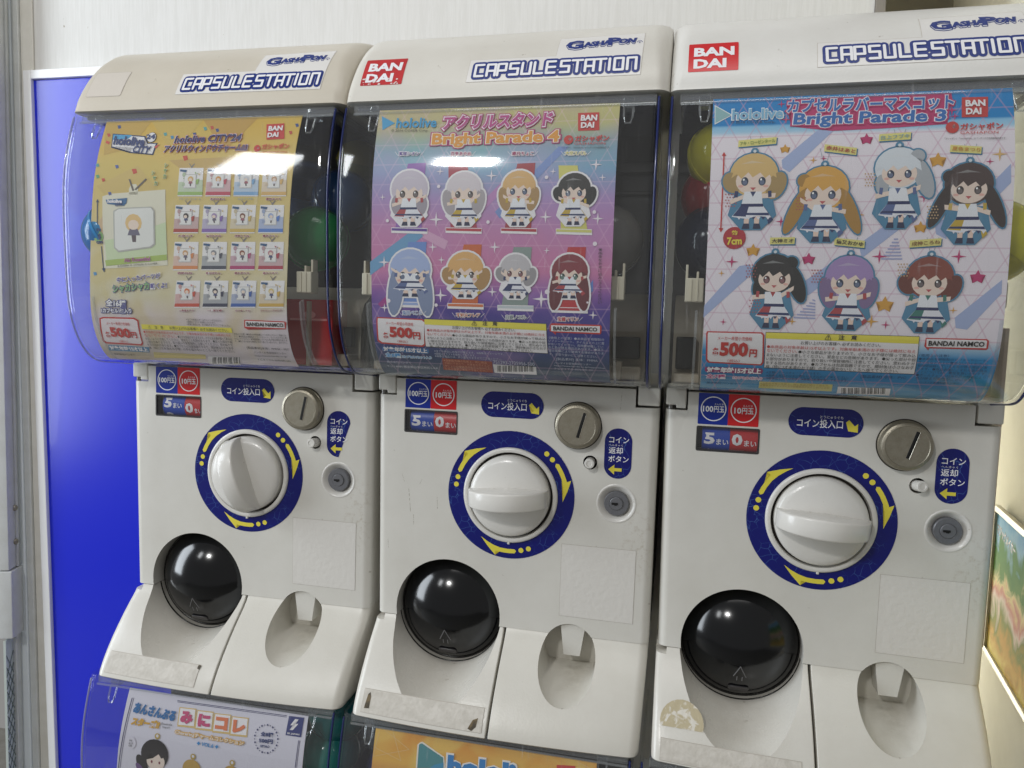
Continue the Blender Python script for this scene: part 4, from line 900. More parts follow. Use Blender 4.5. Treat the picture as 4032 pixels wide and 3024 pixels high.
('P',[(-29.0,198.3),(-1.4,201.0),(-2.5,189.6),(-30.5,188.9)],'mix#c8503c',3),
('P',[(-22.2,206.0),(-8.0,206.3),(-9.4,192.7),(-23.9,192.3)],'#c9c4c2',4),
('P',[(-21.5,205.2),(-8.6,205.5),(-10.1,193.5),(-22.8,193.2)],'#e9e6e4',5),
('F',-15.4,199.3,7.5,10.7,'#d87848','#c8503c','mini'),
('P',[(-26.3,210.6),(-18.9,210.0),(-19.8,207.6),(-26.8,208.5)],'#3a5a80',4),
('T', '小鳥遊キアラ', -26.1, 181.9, -9.1, 182.3, 2.4, 'n_red2'),
('P',[(-14.0,212.1),(-14.7,214.5),(-16.5,216.6),(-15.3,216.6),(-13.5,214.2),(-10.3,216.7),(-9.1,216.3),(-12.9,212.2)],'#8a8078',2),
('P',[(4.8,212.5),(31.5,212.9),(28.4,185.9),(0.5,185.3)],'#ebe6e6',2),
('P',[(1.6,189.7),(29.1,190.3),(28.5,187.0),(0.6,186.4)],'#3a3a50',3),
('P',[(2.9,198.9),(30.0,201.6),(29.1,190.3),(1.6,189.7)],'mix#3a3a50',3),
('P',[(9.5,206.6),(23.5,206.9),(22.3,193.4),(8.1,193.0)],'#c9c4c2',4),
('P',[(10.3,205.8),(22.9,206.0),(21.5,194.2),(9.1,193.9)],'#e9e6e4',5),
('F',16.4,200.0,7.3,10.6,'#403a48','#3a3a50','mini'),
('P',[(5.5,211.1),(12.8,210.5),(11.9,208.1),(5.0,209.0)],'#3a5a80',4),
('T', '一伊那尓栖', 6.0, 182.7, 22.7, 183.1, 2.4, 'n_red2'),
('P',[(17.6,212.7),(16.9,215.0),(15.1,217.0),(16.3,217.1),(18.0,214.7),(21.2,217.1),(22.4,216.8),(18.7,212.7)],'#8a8078',2),
('P',[(36.1,213.0),(62.3,213.4),(59.5,186.7),(32.1,186.0)],'#ebe6e6',2),
('P',[(33.1,190.4),(60.2,191.0),(59.6,187.8),(32.2,187.1)],'#4060a8',3),
('P',[(34.3,199.5),(60.9,202.2),(60.2,191.0),(33.1,190.4)],'mix#4060a8',3),
('P',[(40.8,207.2),(54.5,207.4),(53.4,194.0),(39.4,193.7)],'#c9c4c2',4),
('P',[(41.5,206.4),(53.9,206.6),(52.6,194.8),(40.4,194.6)],'#e9e6e4',5),
('F',47.5,200.6,7.2,10.6,'#b0b4c0','#4060a8','mini'),
('P',[(36.8,211.6),(44.0,211.1),(43.1,208.7),(36.3,209.6)],'#3a5a80',4),
('T', 'がうる・ぐら', 37.5, 183.4, 53.9, 183.8, 2.4, 'n_red2'),
('P',[(48.6,213.2),(48.0,215.5),(46.2,217.5),(47.3,217.5),(49.1,215.2),(52.2,217.6),(53.3,217.3),(49.7,213.2)],'#8a8078',2),
('P',[(66.8,213.5),(92.6,213.9),(90.1,187.4),(63.1,186.8)],'#ebe6e6',2),
('P',[(64.1,191.1),(90.7,191.7),(90.2,188.5),(63.2,187.9)],'#d0a850',3),
('P',[(65.2,200.2),(91.3,202.8),(90.7,191.7),(64.1,191.1)],'mix#d0a850',3),
('P',[(71.4,207.7),(84.9,208.0),(83.9,194.7),(70.2,194.4)],'#c9c4c2',4),
('P',[(72.2,206.9),(84.4,207.2),(83.2,195.5),(71.1,195.2)],'#e9e6e4',5),
('F',78.0,201.2,7.1,10.4,'#d8c080','#d0a850','mini'),
('P',[(67.5,212.1),(74.6,211.6),(73.7,209.2),(67.1,210.1)],'#3a5a80',4),
('T', 'ワトソン・アメリア', 65.1, 184.1, 88.7, 184.7, 2.4, 'n_red2'),
('P',[(79.1,213.7),(78.5,216.0),(76.7,218.0),(77.8,218.0),(79.6,215.7),(82.6,218.1),(83.7,217.8),(80.2,213.7)],'#8a8078',2),
('P',[(-110.4,296.0),(-101.3,298.5),(-37.6,302.3),(-36.4,227.2),(-111.0,222.8)],'#dfd9c4',2),
('P',[(-108.9,251.7),(-90.5,254.4),(-60.1,263.2),(-37.1,270.0),(-36.7,237.6),(-107.6,231.6)],'#ccd8b0',3),
('P',[(-109.2,231.3),(-37.1,237.9),(-36.8,232.4),(-108.2,225.5)],'#a8bc60',4),
('T', 'Aki Rosenthal', -86.2, 231.5, -56.0, 233.6, 4.1, 'n_mag2'),
('T', 'B.CHINA ✣ 2775690 © COVER', -93.9, 225.5, -47.6, 228.8, 2.1, 'blk'),
('P',[(-97.4,281.2),(-91.2,284.1),(-53.2,285.3),(-49.5,281.1),(-49.6,247.8),(-54.7,244.3),(-93.0,239.6),(-98.0,244.0)],'#b9b6b0',5),
('P',[(-95.8,280.3),(-90.9,282.9),(-53.7,284.2),(-50.9,280.6),(-51.2,248.6),(-55.4,245.7),(-92.2,241.2),(-96.5,244.7)],'#e4e2dd',6),
('F',-74.0,263.1,23.1,29.2,'#e2bd80','#6a6a90','mini'),
('P',[(-79.6,302.7),(-77.2,307.8),(-71.2,308.1),(-68.8,303.5),(-69.2,297.5),(-79.1,297.5)],'#dfd9c4',2),
('P',[(-80.2,313.0),(-78.2,313.0),(-73.2,301.8),(-75.2,300.9)],'#6a6058',3),
('P',[(-60.4,313.7),(-58.9,312.4),(-71.2,301.8),(-73.2,302.6)],'#6a6058',3),
('P',[(-106.4,292.5),(-81.1,294.1),(-82.1,288.9),(-85.1,286.3),(-104.3,288.1)],'#3a6a98',5),
('T', 'hololive', -103.7, 291.1, -86.8, 290.7, 3.8, 'wb'),
('T', 'CITY', -94.8, 287.2, -85.9, 287.5, 3.2, 'nvyI'),
('P',[(-116.8,291.7),(-115.7,291.7),(-116.4,268.3),(-117.4,268.3)],'#3a4868',3),
('P',[(-118.0,290.0),(-116.3,293.4),(-114.3,289.9)],'#3a4868',3),
('P',[(-113.6,245.6),(-112.6,245.6),(-111.0,221.9),(-112.1,221.9)],'#3a4868',3),
('P',[(-113.7,222.8),(-109.5,223.5),(-111.0,218.9)],'#3a4868',3),
('S',-115.9,255.2,5.8,'disc','#86b070'),
('T', '約', -117.7, 262.2, -113.0, 262.2, 3.1, 'nvyB'),
('T', '4', -118.0, 255.2, -112.5, 255.2, 6.0, 'nvyB'),
('T', 'cm', -118.2, 249.4, -110.6, 249.6, 2.8, 'nvyB'),
('T', '中に入ったパーツが', -96.0, 211.3, -44.7, 216.8, 5.6, 't_pu'),
('T', 'シャカシャカ', -101.2, 201.9, -58.3, 206.2, 7.7, 't_gr'),
('T', '動くよ!', -57.2, 205.4, -37.9, 207.4, 5.9, 't_pu'),
('T', '全16種', -111.0, 188.1, -87.5, 187.2, 7.1, 't_nw'),
('T', '1カプセル1個入り', -118.2, 179.8, -81.9, 180.0, 5.0, 't_nw'),
('P',[(-122.6,171.8),(-118.2,173.0),(-80.5,173.3),(-75.9,170.7),(-78.9,146.4),(-81.6,144.1),(-125.4,144.8),(-128.0,146.9)],'red',3),
('P',[(-121.1,170.7),(-117.2,171.6),(-81.6,171.8),(-77.6,169.8),(-80.2,147.4),(-82.4,145.7),(-123.1,146.5),(-125.4,148.5)],'#ecdfe2',4),
('T', 'メーカー希望小売価格', -115.1, 166.6, -87.0, 166.3, 3.3, 'red'),
('T', '各', -120.6, 154.5, -114.4, 154.7, 6.3, 'redb'),
('T', '500', -113.6, 157.6, -89.3, 156.6, 10.6, 'redB'),
('T', '円', -89.2, 155.1, -82.4, 155.0, 6.5, 'redb'),
('T', '（税込）', -106.9, 147.6, -96.4, 147.6, 2.6, 'red'),
('P',[(-73.7,166.7),(30.0,165.9),(30.1,161.0),(-74.1,161.7)],'yel',4),
('T', '⚠\u3000注\u3000意\u3000\u3000お買い上げのお客様へ 必ずお読みください。', -65.8, 164.1, 26.4, 163.0, 3.5, 'blk'),
('T', '●本商品の対象年齢は15才以上です。対象年齢未満のお子様には絶対に与え', -72.9, 158.9, 28.1, 158.3, 2.9, 'red'),
('T', 'ないでください。', -73.1, 155.3, -35.1, 155.1, 2.9, 'red'),
('T', '●小さな部品がありますので、小さなお子様が誤って飲み込', -33.9, 154.9, 28.1, 154.6, 2.9, 'blk'),
('T', 'まないように注意してください。窒息などの危険があります。●尖った部分や鋭', -73.4, 151.8, 27.5, 151.4, 2.9, 'blk'),
('T', 'い部分がありますので、取り扱いや保管場所に注意してください。思わぬケガ', -73.6, 148.6, 26.7, 148.2, 3.0, 'blk'),
('T', 'をする恐れがあります。●カプセルは包装容器ですので、開封後は小さなお子', -73.9, 145.3, 26.4, 145.0, 2.9, 'blk'),
('T', '様（特に3才未満のお子様）の手の届かないところへ捨ててください。', -74.0, 141.9, 26.1, 141.8, 2.9, 'blk'),
('P',[(-123.2,143.4),(-74.1,142.5),(-77.0,136.8),(-126.6,137.2)],'#6a9ac0',3),
('T', '対象年齢15才以上', -122.7, 140.4, -76.7, 139.8, 4.6, 'wb'),
('T', '株式会社バンダイ', -122.8, 133.5, -97.6, 133.0, 2.4, 'blk'),
('P',[(-72.1,137.4),(-10.6,136.9),(-13.2,132.1),(-76.2,130.9)],'#e0cc8a',3),
('P',[(-7.7,136.1),(29.5,135.6),(22.2,126.7),(-15.6,126.1)],'#e6e0e2',3),
('P',[(46.0,174.6),(90.3,174.1),(91.8,172.8),(89.9,166.3),(49.3,166.4),(48.5,164.7),(44.6,166.6)],'red',3),
('P',[(47.1,173.6),(89.6,173.1),(89.4,167.3),(46.0,167.7)],'#f0e8ea',4),
('T', 'BANDAI NAMCO', 48.2, 170.4, 88.5, 170.3, 3.8, 'blkB'),
('T', '※全ての商品にボールチェーンが付きます。', -19.2, 173.2, 20.9, 172.9, 1.9, 'blk'),
('T', '※画像はイラストを使用しております。', -19.2, 170.7, 13.7, 170.6, 1.9, 'blk'),
('T', '※画像と商品とは、多少異なりますのでご了承ください。', -19.7, 168.4, 30.5, 168.0, 2.0, 'blk'),
('T', '〈使用上の注意〉●本体は両面保護シートを外してからご使用くだ', 31.0, 160.0, 89.6, 160.1, 1.9, 'blk'),
('T', 'さい。●本商品を樹脂製のソファーやシート、タイルなどの上に置', 31.2, 157.5, 89.7, 157.7, 1.9, 'blk'),
('T', 'かないでください。長時間接触していると色が移る場合がありま', 31.2, 155.1, 89.5, 155.3, 2.0, 'blk'),
('T', 'す。●取り付け部分を無理な方向へ強く引っ張ったり、曲げたりし', 31.1, 152.6, 89.3, 152.7, 1.9, 'blk'),
('T', '[製品素材]本体：PMMA・PET', 42.1, 146.1, 88.8, 145.8, 2.9, 'blk'),
('T', 'バンダイお客様相談センター', 48.2, 141.8, 84.2, 141.7, 2.2, 'blk'),
('T', 'https://www.bandai.co.jp/', 47.7, 137.8, 84.1, 138.2, 2.0, 'blk'),
('T', 'ナビダイヤル 0570-041-101', 48.2, 134.2, 84.9, 133.8, 2.1, 'blk'),
('P',[(-3.4,134.4),(-2.9,134.3),(-9.4,127.2),(-10.1,127.1)],'#2a2a2a',4),
('P',[(-2.2,134.4),(-1.4,134.4),(-7.9,127.2),(-8.7,127.2)],'#2a2a2a',4),
('P',[(-0.9,134.5),(-0.1,134.4),(-6.5,127.3),(-7.3,127.3)],'#2a2a2a',4),
('P',[(0.3,134.5),(0.8,134.5),(-5.6,127.3),(-6.1,127.3)],'#2a2a2a',4),
('P',[(2.8,134.6),(3.6,134.6),(-2.5,127.5),(-3.5,127.4)],'#2a2a2a',4),
('P',[(4.0,134.6),(4.5,134.6),(-1.6,127.5),(-2.1,127.5)],'#2a2a2a',4),
('P',[(5.3,134.7),(6.1,134.7),(0.1,127.6),(-0.8,127.5)],'#2a2a2a',4),
('P',[(6.5,134.7),(7.3,134.7),(1.4,127.6),(0.6,127.6)],'#2a2a2a',4),
('P',[(9.0,134.8),(9.8,134.8),(4.1,127.8),(3.2,127.7)],'#2a2a2a',4),
('P',[(10.3,134.9),(11.1,134.9),(5.4,127.8),(4.6,127.8)],'#2a2a2a',4),
('P',[(11.5,134.9),(12.0,134.9),(6.4,127.9),(5.8,127.8)],'#2a2a2a',4),
('P',[(12.7,135.0),(13.5,135.0),(8.0,127.9),(7.2,127.9)],'#2a2a2a',4),
('P',[(15.2,135.1),(15.6,135.0),(10.3,128.0),(9.8,128.0)],'#2a2a2a',4),
('P',[(16.4,135.1),(17.2,135.1),(11.9,128.1),(11.1,128.1)],'#2a2a2a',4),
('P',[(17.7,135.2),(18.5,135.2),(13.3,128.2),(12.4,128.1)],'#2a2a2a',4),
('P',[(18.9,135.2),(19.4,135.2),(14.2,128.2),(13.7,128.2)],'#2a2a2a',4),
('P',[(21.3,135.3),(22.1,135.3),(17.1,128.3),(16.3,128.3)],'#2a2a2a',4),
('P',[(22.6,135.4),(23.0,135.3),(18.2,128.4),(17.7,128.4)],'#2a2a2a',4),
('P',[(23.8,135.4),(24.6,135.4),(19.9,128.5),(18.9,128.4)],'#2a2a2a',4),
('P',[(25.0,135.5),(25.8,135.4),(21.1,128.5),(20.3,128.5)],'#2a2a2a',4),
('P',[(27.5,135.6),(28.2,135.5),(23.6,128.6),(22.8,128.6)],'#2a2a2a',4),
('P',[(-102.4,369.9),(-98.9,370.2),(-97.2,367.0),(-100.1,366.1)],'#3c5088',2),
('P',[(-20.2,355.3),(-16.8,355.7),(-15.4,352.6),(-18.3,351.7)],'#4a9a9a',2),
('P',[(-46.6,360.5),(-43.2,360.9),(-41.8,357.8),(-44.7,356.9)],'#5aa0a0',2),
('P',[(-13.2,359.7),(-9.9,360.0),(-8.5,357.0),(-11.3,356.1)],'#3c5088',2),
('P',[(11.5,363.2),(14.8,363.5),(16.2,360.5),(13.5,359.6)],'#3c5088',2),
('P',[(5.2,366.1),(8.4,366.5),(9.9,363.4),(7.2,362.5)],'#c05040',2),
('P',[(91.9,358.8),(95.1,359.1),(96.3,356.1),(93.7,355.2)],'#c05040',2),
('P',[(-2.4,365.3),(0.9,365.6),(2.4,362.5),(-0.3,361.6)],'#5aa0a0',2),
('P',[(97.5,366.1),(100.6,366.4),(101.9,363.4),(99.3,362.5)],'#3c5088',2),
('P',[(-77.5,323.2),(-72.4,323.7),(-70.7,319.4),(-75.0,318.1)],'#c84a38',2),
('P',[(-112.2,314.1),(-108.6,314.4),(-107.6,311.5),(-110.7,310.6)],'#c84a38',2),
('P',[(-112.8,361.3),(-109.2,361.6),(-107.7,358.5),(-110.6,357.6)],'#c05040',2),
('P',[(-97.4,327.6),(-93.9,327.9),(-92.7,325.0),(-95.7,324.0)],'#5060a0',2),
('P',[(-20.7,335.8),(-15.8,336.2),(-14.1,332.0),(-18.3,330.7)],'#c84a38',2),
('P',[(91.1,325.1),(94.2,325.5),(95.3,322.7),(92.5,321.8)],'#c84a38',2),
('P',[(-120.6,329.3),(-117.0,329.7),(-115.8,326.7),(-118.8,325.8)],'#5aa0a0',2),
('P',[(-103.9,300.1),(-100.4,300.4),(-99.5,297.6),(-102.6,296.6)],'#5060a0',2),
('P',[(-124.4,218.9),(-120.7,219.3),(-120.0,216.4),(-123.3,215.4)],'#5090c0',2),
('P',[(-38.1,357.0),(-34.7,357.4),(-33.3,354.3),(-36.1,353.4)],'#4a8ab0',2),
('P',[(-119.3,317.7),(-115.8,318.1),(-114.5,315.1),(-117.6,314.2)],'#5aa078',2),
('P',[(36.9,304.0),(40.2,304.3),(41.0,301.6),(38.1,300.7)],'#c89838',2),
('P',[(-116.0,373.5),(-63.2,373.3),(-81.2,345.1),(-112.2,338.4)],'#c7a352',1),
('P',[(-63.2,373.3),(-4.2,373.3),(-30.3,336.9)],'#cfb05c',1),
('P',[(-4.2,373.3),(56.6,373.4),(25.0,339.3)],'#c29a4e',1),
('P',[(-117.6,306.5),(-70.7,327.0),(-37.6,292.1),(-77.8,268.3)],'#cfb36a',1),
('P',[(-35.6,331.7),(62.9,335.1),(18.3,296.8)],'#c6a562',1),
('P',[(-122.8,263.0),(-109.8,276.9),(-34.8,247.9),(-91.6,223.1)],'#cfb08a',1),]
low1=[
('T', 'あんさんぶる', -96.1, 356.5, -44.4, 353.8, 10.4, 't_enb'),
('T', 'スターズ!!', -96.6, 342.8, -61.5, 342.8, 8.1, 't_enb2'),
('T', 'Ensemble', -59.0, 344.7, -46.7, 345.2, 2.2, 'blk'),
('T', 'Stars!!', -57.8, 341.6, -48.8, 341.7, 2.2, 'blk'),
('P',[(-41.1,363.2),(-20.5,364.0),(-19.1,344.8),(-40.5,344.0)],'#d9b878',3),
('P',[(-39.7,362.4),(-21.5,362.9),(-20.4,346.8),(-39.3,345.9)],'#efe9ec',4),
('T', 'み', -37.2, 354.2, -23.4, 354.7, 11.7, 'e_p'),
('P',[(-19.7,362.9),(0.7,363.6),(2.0,344.5),(-19.2,343.7)],'#d9b878',3),
('P',[(-18.3,362.0),(-0.3,362.5),(0.7,346.5),(-18.0,345.6)],'#efe9ec',4),
('T', 'に', -15.8, 353.9, -2.2, 354.4, 11.7, 'e_p'),
('P',[(1.5,362.5),(21.7,363.3),(22.9,344.2),(1.9,343.5)],'#d9b878',3),
('P',[(2.9,361.7),(20.7,362.2),(21.6,346.3),(3.0,345.4)],'#efe9ec',4),
('T', 'コ', 5.3, 353.6, 18.8, 354.0, 11.6, 'e_o'),
('P',[(22.5,362.1),(42.4,362.9),(43.5,344.0),(22.7,343.2)],'#d9b878',3),
('P',[(23.8,361.3),(41.4,361.8),(42.3,346.0),(23.9,345.1)],'#efe9ec',4),
('T', 'レ', 26.1, 353.2, 39.5, 353.7, 11.6, 'e_o'),
('T', 'Chararingチャームコレクション', -41.5, 338.5, 40.5, 337.5, 4.8, 't_cha'),
('T', '✦ VOL.6 ✦', -14.6, 330.8, 11.7, 330.3, 4.3, 'c_blu2'),
('P',[(88.1,370.4),(105.5,370.9),(104.7,352.2),(87.0,352.0)],'#2c3474',4),
('T', 'SK JAPAN', 88.8, 354.2, 102.7, 354.5, 2.1, 'wn'),
('P',[(95.7,368.5),(99.6,368.5),(94.6,363.6),(100.0,364.5),(94.5,357.8),(90.9,357.6),(96.0,362.6),(91.0,362.0)],'#efe9ec',5),
('T', '全8種', 58.8, 350.1, 73.4, 350.5, 4.6, 'nvyB'),
('T', '500円', 57.8, 343.4, 73.8, 344.0, 4.5, 'nvyB'),
('T', '（税込）', 59.6, 338.1, 70.5, 338.8, 2.6, 'nvyB'),
('P',[(-101.2,365.1),(-100.3,365.2),(-109.7,289.0),(-110.6,288.9)],'#3a3a6a',2),
('P',[(-99.0,365.4),(-98.4,365.5),(-107.6,289.4),(-108.2,289.3)],'#3a3a6a',2),
('P',[(-45.2,369.3),(85.6,370.4),(85.5,369.8),(-45.1,368.7)],'#3a3a6a',2),
('P',[(-45.0,368.1),(85.4,369.1),(85.3,368.6),(-44.8,367.5)],'#3a3a6a',2),
('P',[(102.0,348.6),(102.7,348.7),(101.7,321.8),(100.9,321.7)],'#3a3a6a',2),
('P',[(103.5,348.8),(104.1,348.8),(103.1,322.0),(102.6,322.0)],'#3a3a6a',2),
('S',-94.9,319.6,6.4,'disc','#dcd6e2'),
('T', '約', -96.8, 322.3, -93.3, 322.5, 2.1, 'blk'),
('T', '6.3', -97.1, 319.3, -92.4, 319.7, 2.1, 'blk'),
('T', 'cm', -97.2, 316.6, -93.1, 316.8, 1.8, 'blk'),
('F',-64.7,305.6,42.2,45.7,'#2b2428','#6a4a80','charm2'),
('F',-19.0,302.1,27.5,22.5,'#c09a50','#c09a50','charm2'),
('F',27.9,303.9,22.4,19.4,'#c09a50','#c09a50','charm2'),
('S',79.0,347.4,1.0,'disc','#3a3a6a'),
('S',79.1,344.1,0.6,'disc','#3a3a6a'),
('S',78.4,341.0,1.0,'disc','#3a3a6a'),
('S',77.0,338.1,0.6,'disc','#3a3a6a'),
('S',74.8,335.6,1.0,'disc','#3a3a6a'),
('S',72.1,333.6,0.6,'disc','#3a3a6a'),
('S',69.1,332.3,1.0,'disc','#3a3a6a'),
('S',65.9,331.9,0.6,'disc','#3a3a6a'),
('S',62.7,332.2,1.0,'disc','#3a3a6a'),
('S',59.7,333.4,0.6,'disc','#3a3a6a'),
('S',57.1,335.4,1.0,'disc','#3a3a6a'),
('S',55.0,337.9,0.6,'disc','#3a3a6a'),
('S',53.4,340.8,1.0,'disc','#3a3a6a'),
('S',52.5,343.9,0.6,'disc','#3a3a6a'),
('S',52.4,347.2,1.0,'disc','#3a3a6a'),
('S',53.0,350.3,0.6,'disc','#3a3a6a'),
('S',54.4,353.2,1.0,'disc','#3a3a6a'),
('S',56.5,355.7,0.6,'disc','#3a3a6a'),
('S',59.1,357.5,1.0,'disc','#3a3a6a'),
('S',62.1,358.7,0.6,'disc','#3a3a6a'),
('S',65.3,359.1,1.0,'disc','#3a3a6a'),
('S',68.5,358.7,0.6,'disc','#3a3a6a'),
('S',71.6,357.6,1.0,'disc','#3a3a6a'),
('S',74.3,355.8,0.6,'disc','#3a3a6a'),
('S',76.5,353.3,1.0,'disc','#3a3a6a'),
('S',78.1,350.5,0.6,'disc','#3a3a6a'),]
low2=[
('P',[(-70.9,366.9),(-68.6,367.7),(-44.4,357.3),(-42.5,347.5),(-73.0,343.1),(-73.6,364.4)],'#ece4d8',3),
('P',[(-70.3,365.8),(-68.9,366.2),(-45.4,356.5),(-44.1,347.3),(-71.4,343.3),(-72.0,364.6)],'#4a8a90',4),
('P',[(-54.0,348.9),(-44.6,352.4),(-44.1,347.3),(-58.5,345.2)],'#3c90b8',5),
('T', 'hololive', -39.6, 351.0, 57.5, 353.5, 17.6, 'hl_big'),
('P',[(68.7,366.5),(86.7,368.1),(87.2,361.9),(69.0,359.2)],'red',4),
('P',[(-110.4,372.9),(-81.9,358.5),(-81.7,358.8),(-110.2,373.2)],'#e6c890',2),
('P',[(-81.9,358.8),(-119.5,347.2),(-119.4,346.9),(-81.7,358.5)],'#e6c890',2),
('P',[(-119.2,347.0),(-115.1,372.4),(-115.5,372.4),(-119.7,347.0)],'#e6c890',2),
('P',[(-102.3,374.9),(-89.5,347.3),(-89.1,347.4),(-101.9,375.1)],'#e6c890',2),
('P',[(-89.2,347.5),(-119.7,356.1),(-119.8,355.7),(-89.3,347.2)],'#e6c890',2),
('P',[(107.6,368.9),(86.8,366.6),(86.8,366.2),(107.6,368.5)],'#e6c890',2),
('P',[(87.8,371.7),(101.6,367.7),(101.8,368.0),(88.0,372.0)],'#e6c890',2),]
# ------------------------------------------------------------------ profiles of the machine, mm, origin at the dial centre
PR = [(384,-76),(361,-83),(338,-88.5),(313,-92),(285,-93),(259,-92.5),(220,-91),(193,-89),(171,-85),(153,-78),(139,-69),(129,-58),(124,-45),(121.5,-20),(119.5,0),(118.5,18)]
DP = smooth_prof(PR, 4)[::2]
DZ, DY = DP[::-1, 0], DP[::-1, 1]
def prof(z): return np.interp(z, DZ, DY)
CUTS = [float(a) for a in DZ if 122 < a < 383]
card_surf = lambda x, z: float(prof(z))+4.2
HP = smooth_prof([(384,-77),(400,-72.5),(420,-62),(434,-52),(446,-41),(458,-26),(466,-11),(472,10),(476,34),(478,70),(479,140)], 4)
HZ, HY = HP[:, 0], HP[:, 1]
hood_surf = lambda x, z: float(np.interp(z, HZ, HY))
HCUTS = [float(a) for a in HZ if 386 < a < 460]
FP = [(-143,1.2),(-148,-1.5),(-154.5,-7),(-163,-16),(-172,-25),(-182,-34.2),(-193,-43.6),(-205,-52.6),(-215,-59),(-223,-63.2),(-227,-64.5)]
FZ = np.array([a for a, b in FP][::-1], float); FY = np.array([b for a, b in FP][::-1], float)
def crown(x, z): return 6.5*np.clip((-143-z)/83, 0, 1)*(1-min(1, (x/150)**2))
flare_surf = lambda x, z: float(np.interp(z, FZ, FY)-crown(x, z))
flat = lambda x, z: 0.0
def ring(x0, x1, yf, yb, rl, rr, z, cr=0, ns=14, na=7):
    P = [(x0, yb)]
    for k in range(na+1):
        a = math.pi+math.pi/2*k/na; P.append((x0+rl+rl*math.cos(a), yf+rl+rl*math.sin(a)))
    for k in range(1, ns): P.append((x0+rl+(x1-rr-x0-rl)*k/ns, yf))
    for k in range(na+1):
        a = 1.5*math.pi+math.pi/2*k/na; P.append((x1-rr+rr*math.cos(a), yf+rr+rr*math.sin(a)))
    P.append((x1, yb))
    return [(x, y-(cr*(1-min(1, (x/150)**2)) if y < yb-1 else 0), z) for x, y in P]
def loft(mb, levels, m=None):
    rows = [ring(*l) for l in levels]; n = len(rows[0])
    mb.grid(rows, m, True); mb.add(rows[0], [tuple(range(n))], m); mb.add(rows[-1], [tuple(range(n))], m)
def withm(me, m):
    me.materials.clear(); me.materials.append(m); me.polygons.foreach_set('material_index', [0]*len(me.polygons)); return me
def cyl(cx, cz, rx, rz, y0, y1, n=72):
    mb = MB(); rows = [[(cx+rx*math.cos(2*math.pi*k/n), y, cz+rz*math.sin(2*math.pi*k/n)) for k in range(n)] for y in (y0, y1)]
    mb.grid(rows, None, True); mb.add(rows[0], [tuple(range(n))]); mb.add(rows[1], [tuple(range(n))]); return mb.mesh("c")
def cup(n=72):
    mb = MB(); rows = []
    for y, zm in ((-100, -300), (-46, -300), (-30, -193), (13, -183), (25, -181)):
        rows.append([(68.5+29*math.cos(2*math.pi*k/n), y, max(zm, -164.5+33*math.sin(2*math.pi*k/n))+.001*math.sin(2*math.pi*k/n)) for k in range(n)])
    mb.grid(rows, None, True); mb.add(rows[0], [tuple(range(n))]); mb.add(rows[-1], [tuple(range(n))]); return mb.mesh("c")
def boxm(*a):
    mb = MB(); mb.box(*a); return mb.mesh("c")
# ------------------------------------------------------------------ materials of the machines
PW = plastic("white_plastic", "#dad8d1")
PWF = plastic("white_plastic_gloss", "#dfddd8", .22, False)
PWC = plastic("white_plastic_cup", "#d6d3ca", .33, "cup"); PWS = plastic("white_plastic_chute", "#dad7cf", .25, "chute")
HOODM = [plastic("hood_yellowed", "#d3ccbe", .3, False), plastic("hood_cream", "#deDBd3", .28, False), plastic("hood_white", "#e4e3df", .28, False)]
NAVYP = mat("navy_plastic", "#16235a", .18, coat=.3)
CL = clear("clear_acrylic")
CLR = clear("clear_rib", tint=(.93, .95, .97), haze=.12, f0=.09, scratch=False)
BEIGE = mat("beige_moulding", "#b9ad9c", .45, var=.15, vscale=25)
BRK = mat("ivory_bracket", "#d5cdb9", .4)
DARKIN = mat("dark_back_panel", "#2f2c2b", .22, coat=.4, var=.2, vscale=12)
BLK = mat("smoked_black", "#06080c", .15, spec=.6)
BLK2 = mat("black_rim", "#15130f", .25)
GROOVE = mat("dark_groove", "#2e2721", .6)
METAL = mat("worn_metal", "#a59f90", .40, metal=.85, var=.2, vscale=160, bump=.25, bscale=900)
LOCKM = mat("lock_grey", "#74757a", .38, metal=.25, var=.15, vscale=200)
LOCKM2 = mat("lock_grey_core", "#7e7d7b", .3, metal=.6)
INK = mat("black_slot", "#050505", .5)
CODES = {'blk': '#2a2626', 'red': '#c93a36', 'yel': '#efe052', 'white': '#f4eef0', 'magd': '#c0326e', 'sky': '#4a9fce'}
def ink(c):
    c = CODES.get(c, c)
    if c.startswith('mix'):
        r = lin(c[3:]); return mat('print_pale_'+c[4:], tuple(.5*x+.38 for x in r), .5)
    return mat('print_'+c.lstrip('#'), c, .5)
NAVYS = mat("navy_sticker_plain", "#10218c", .3)
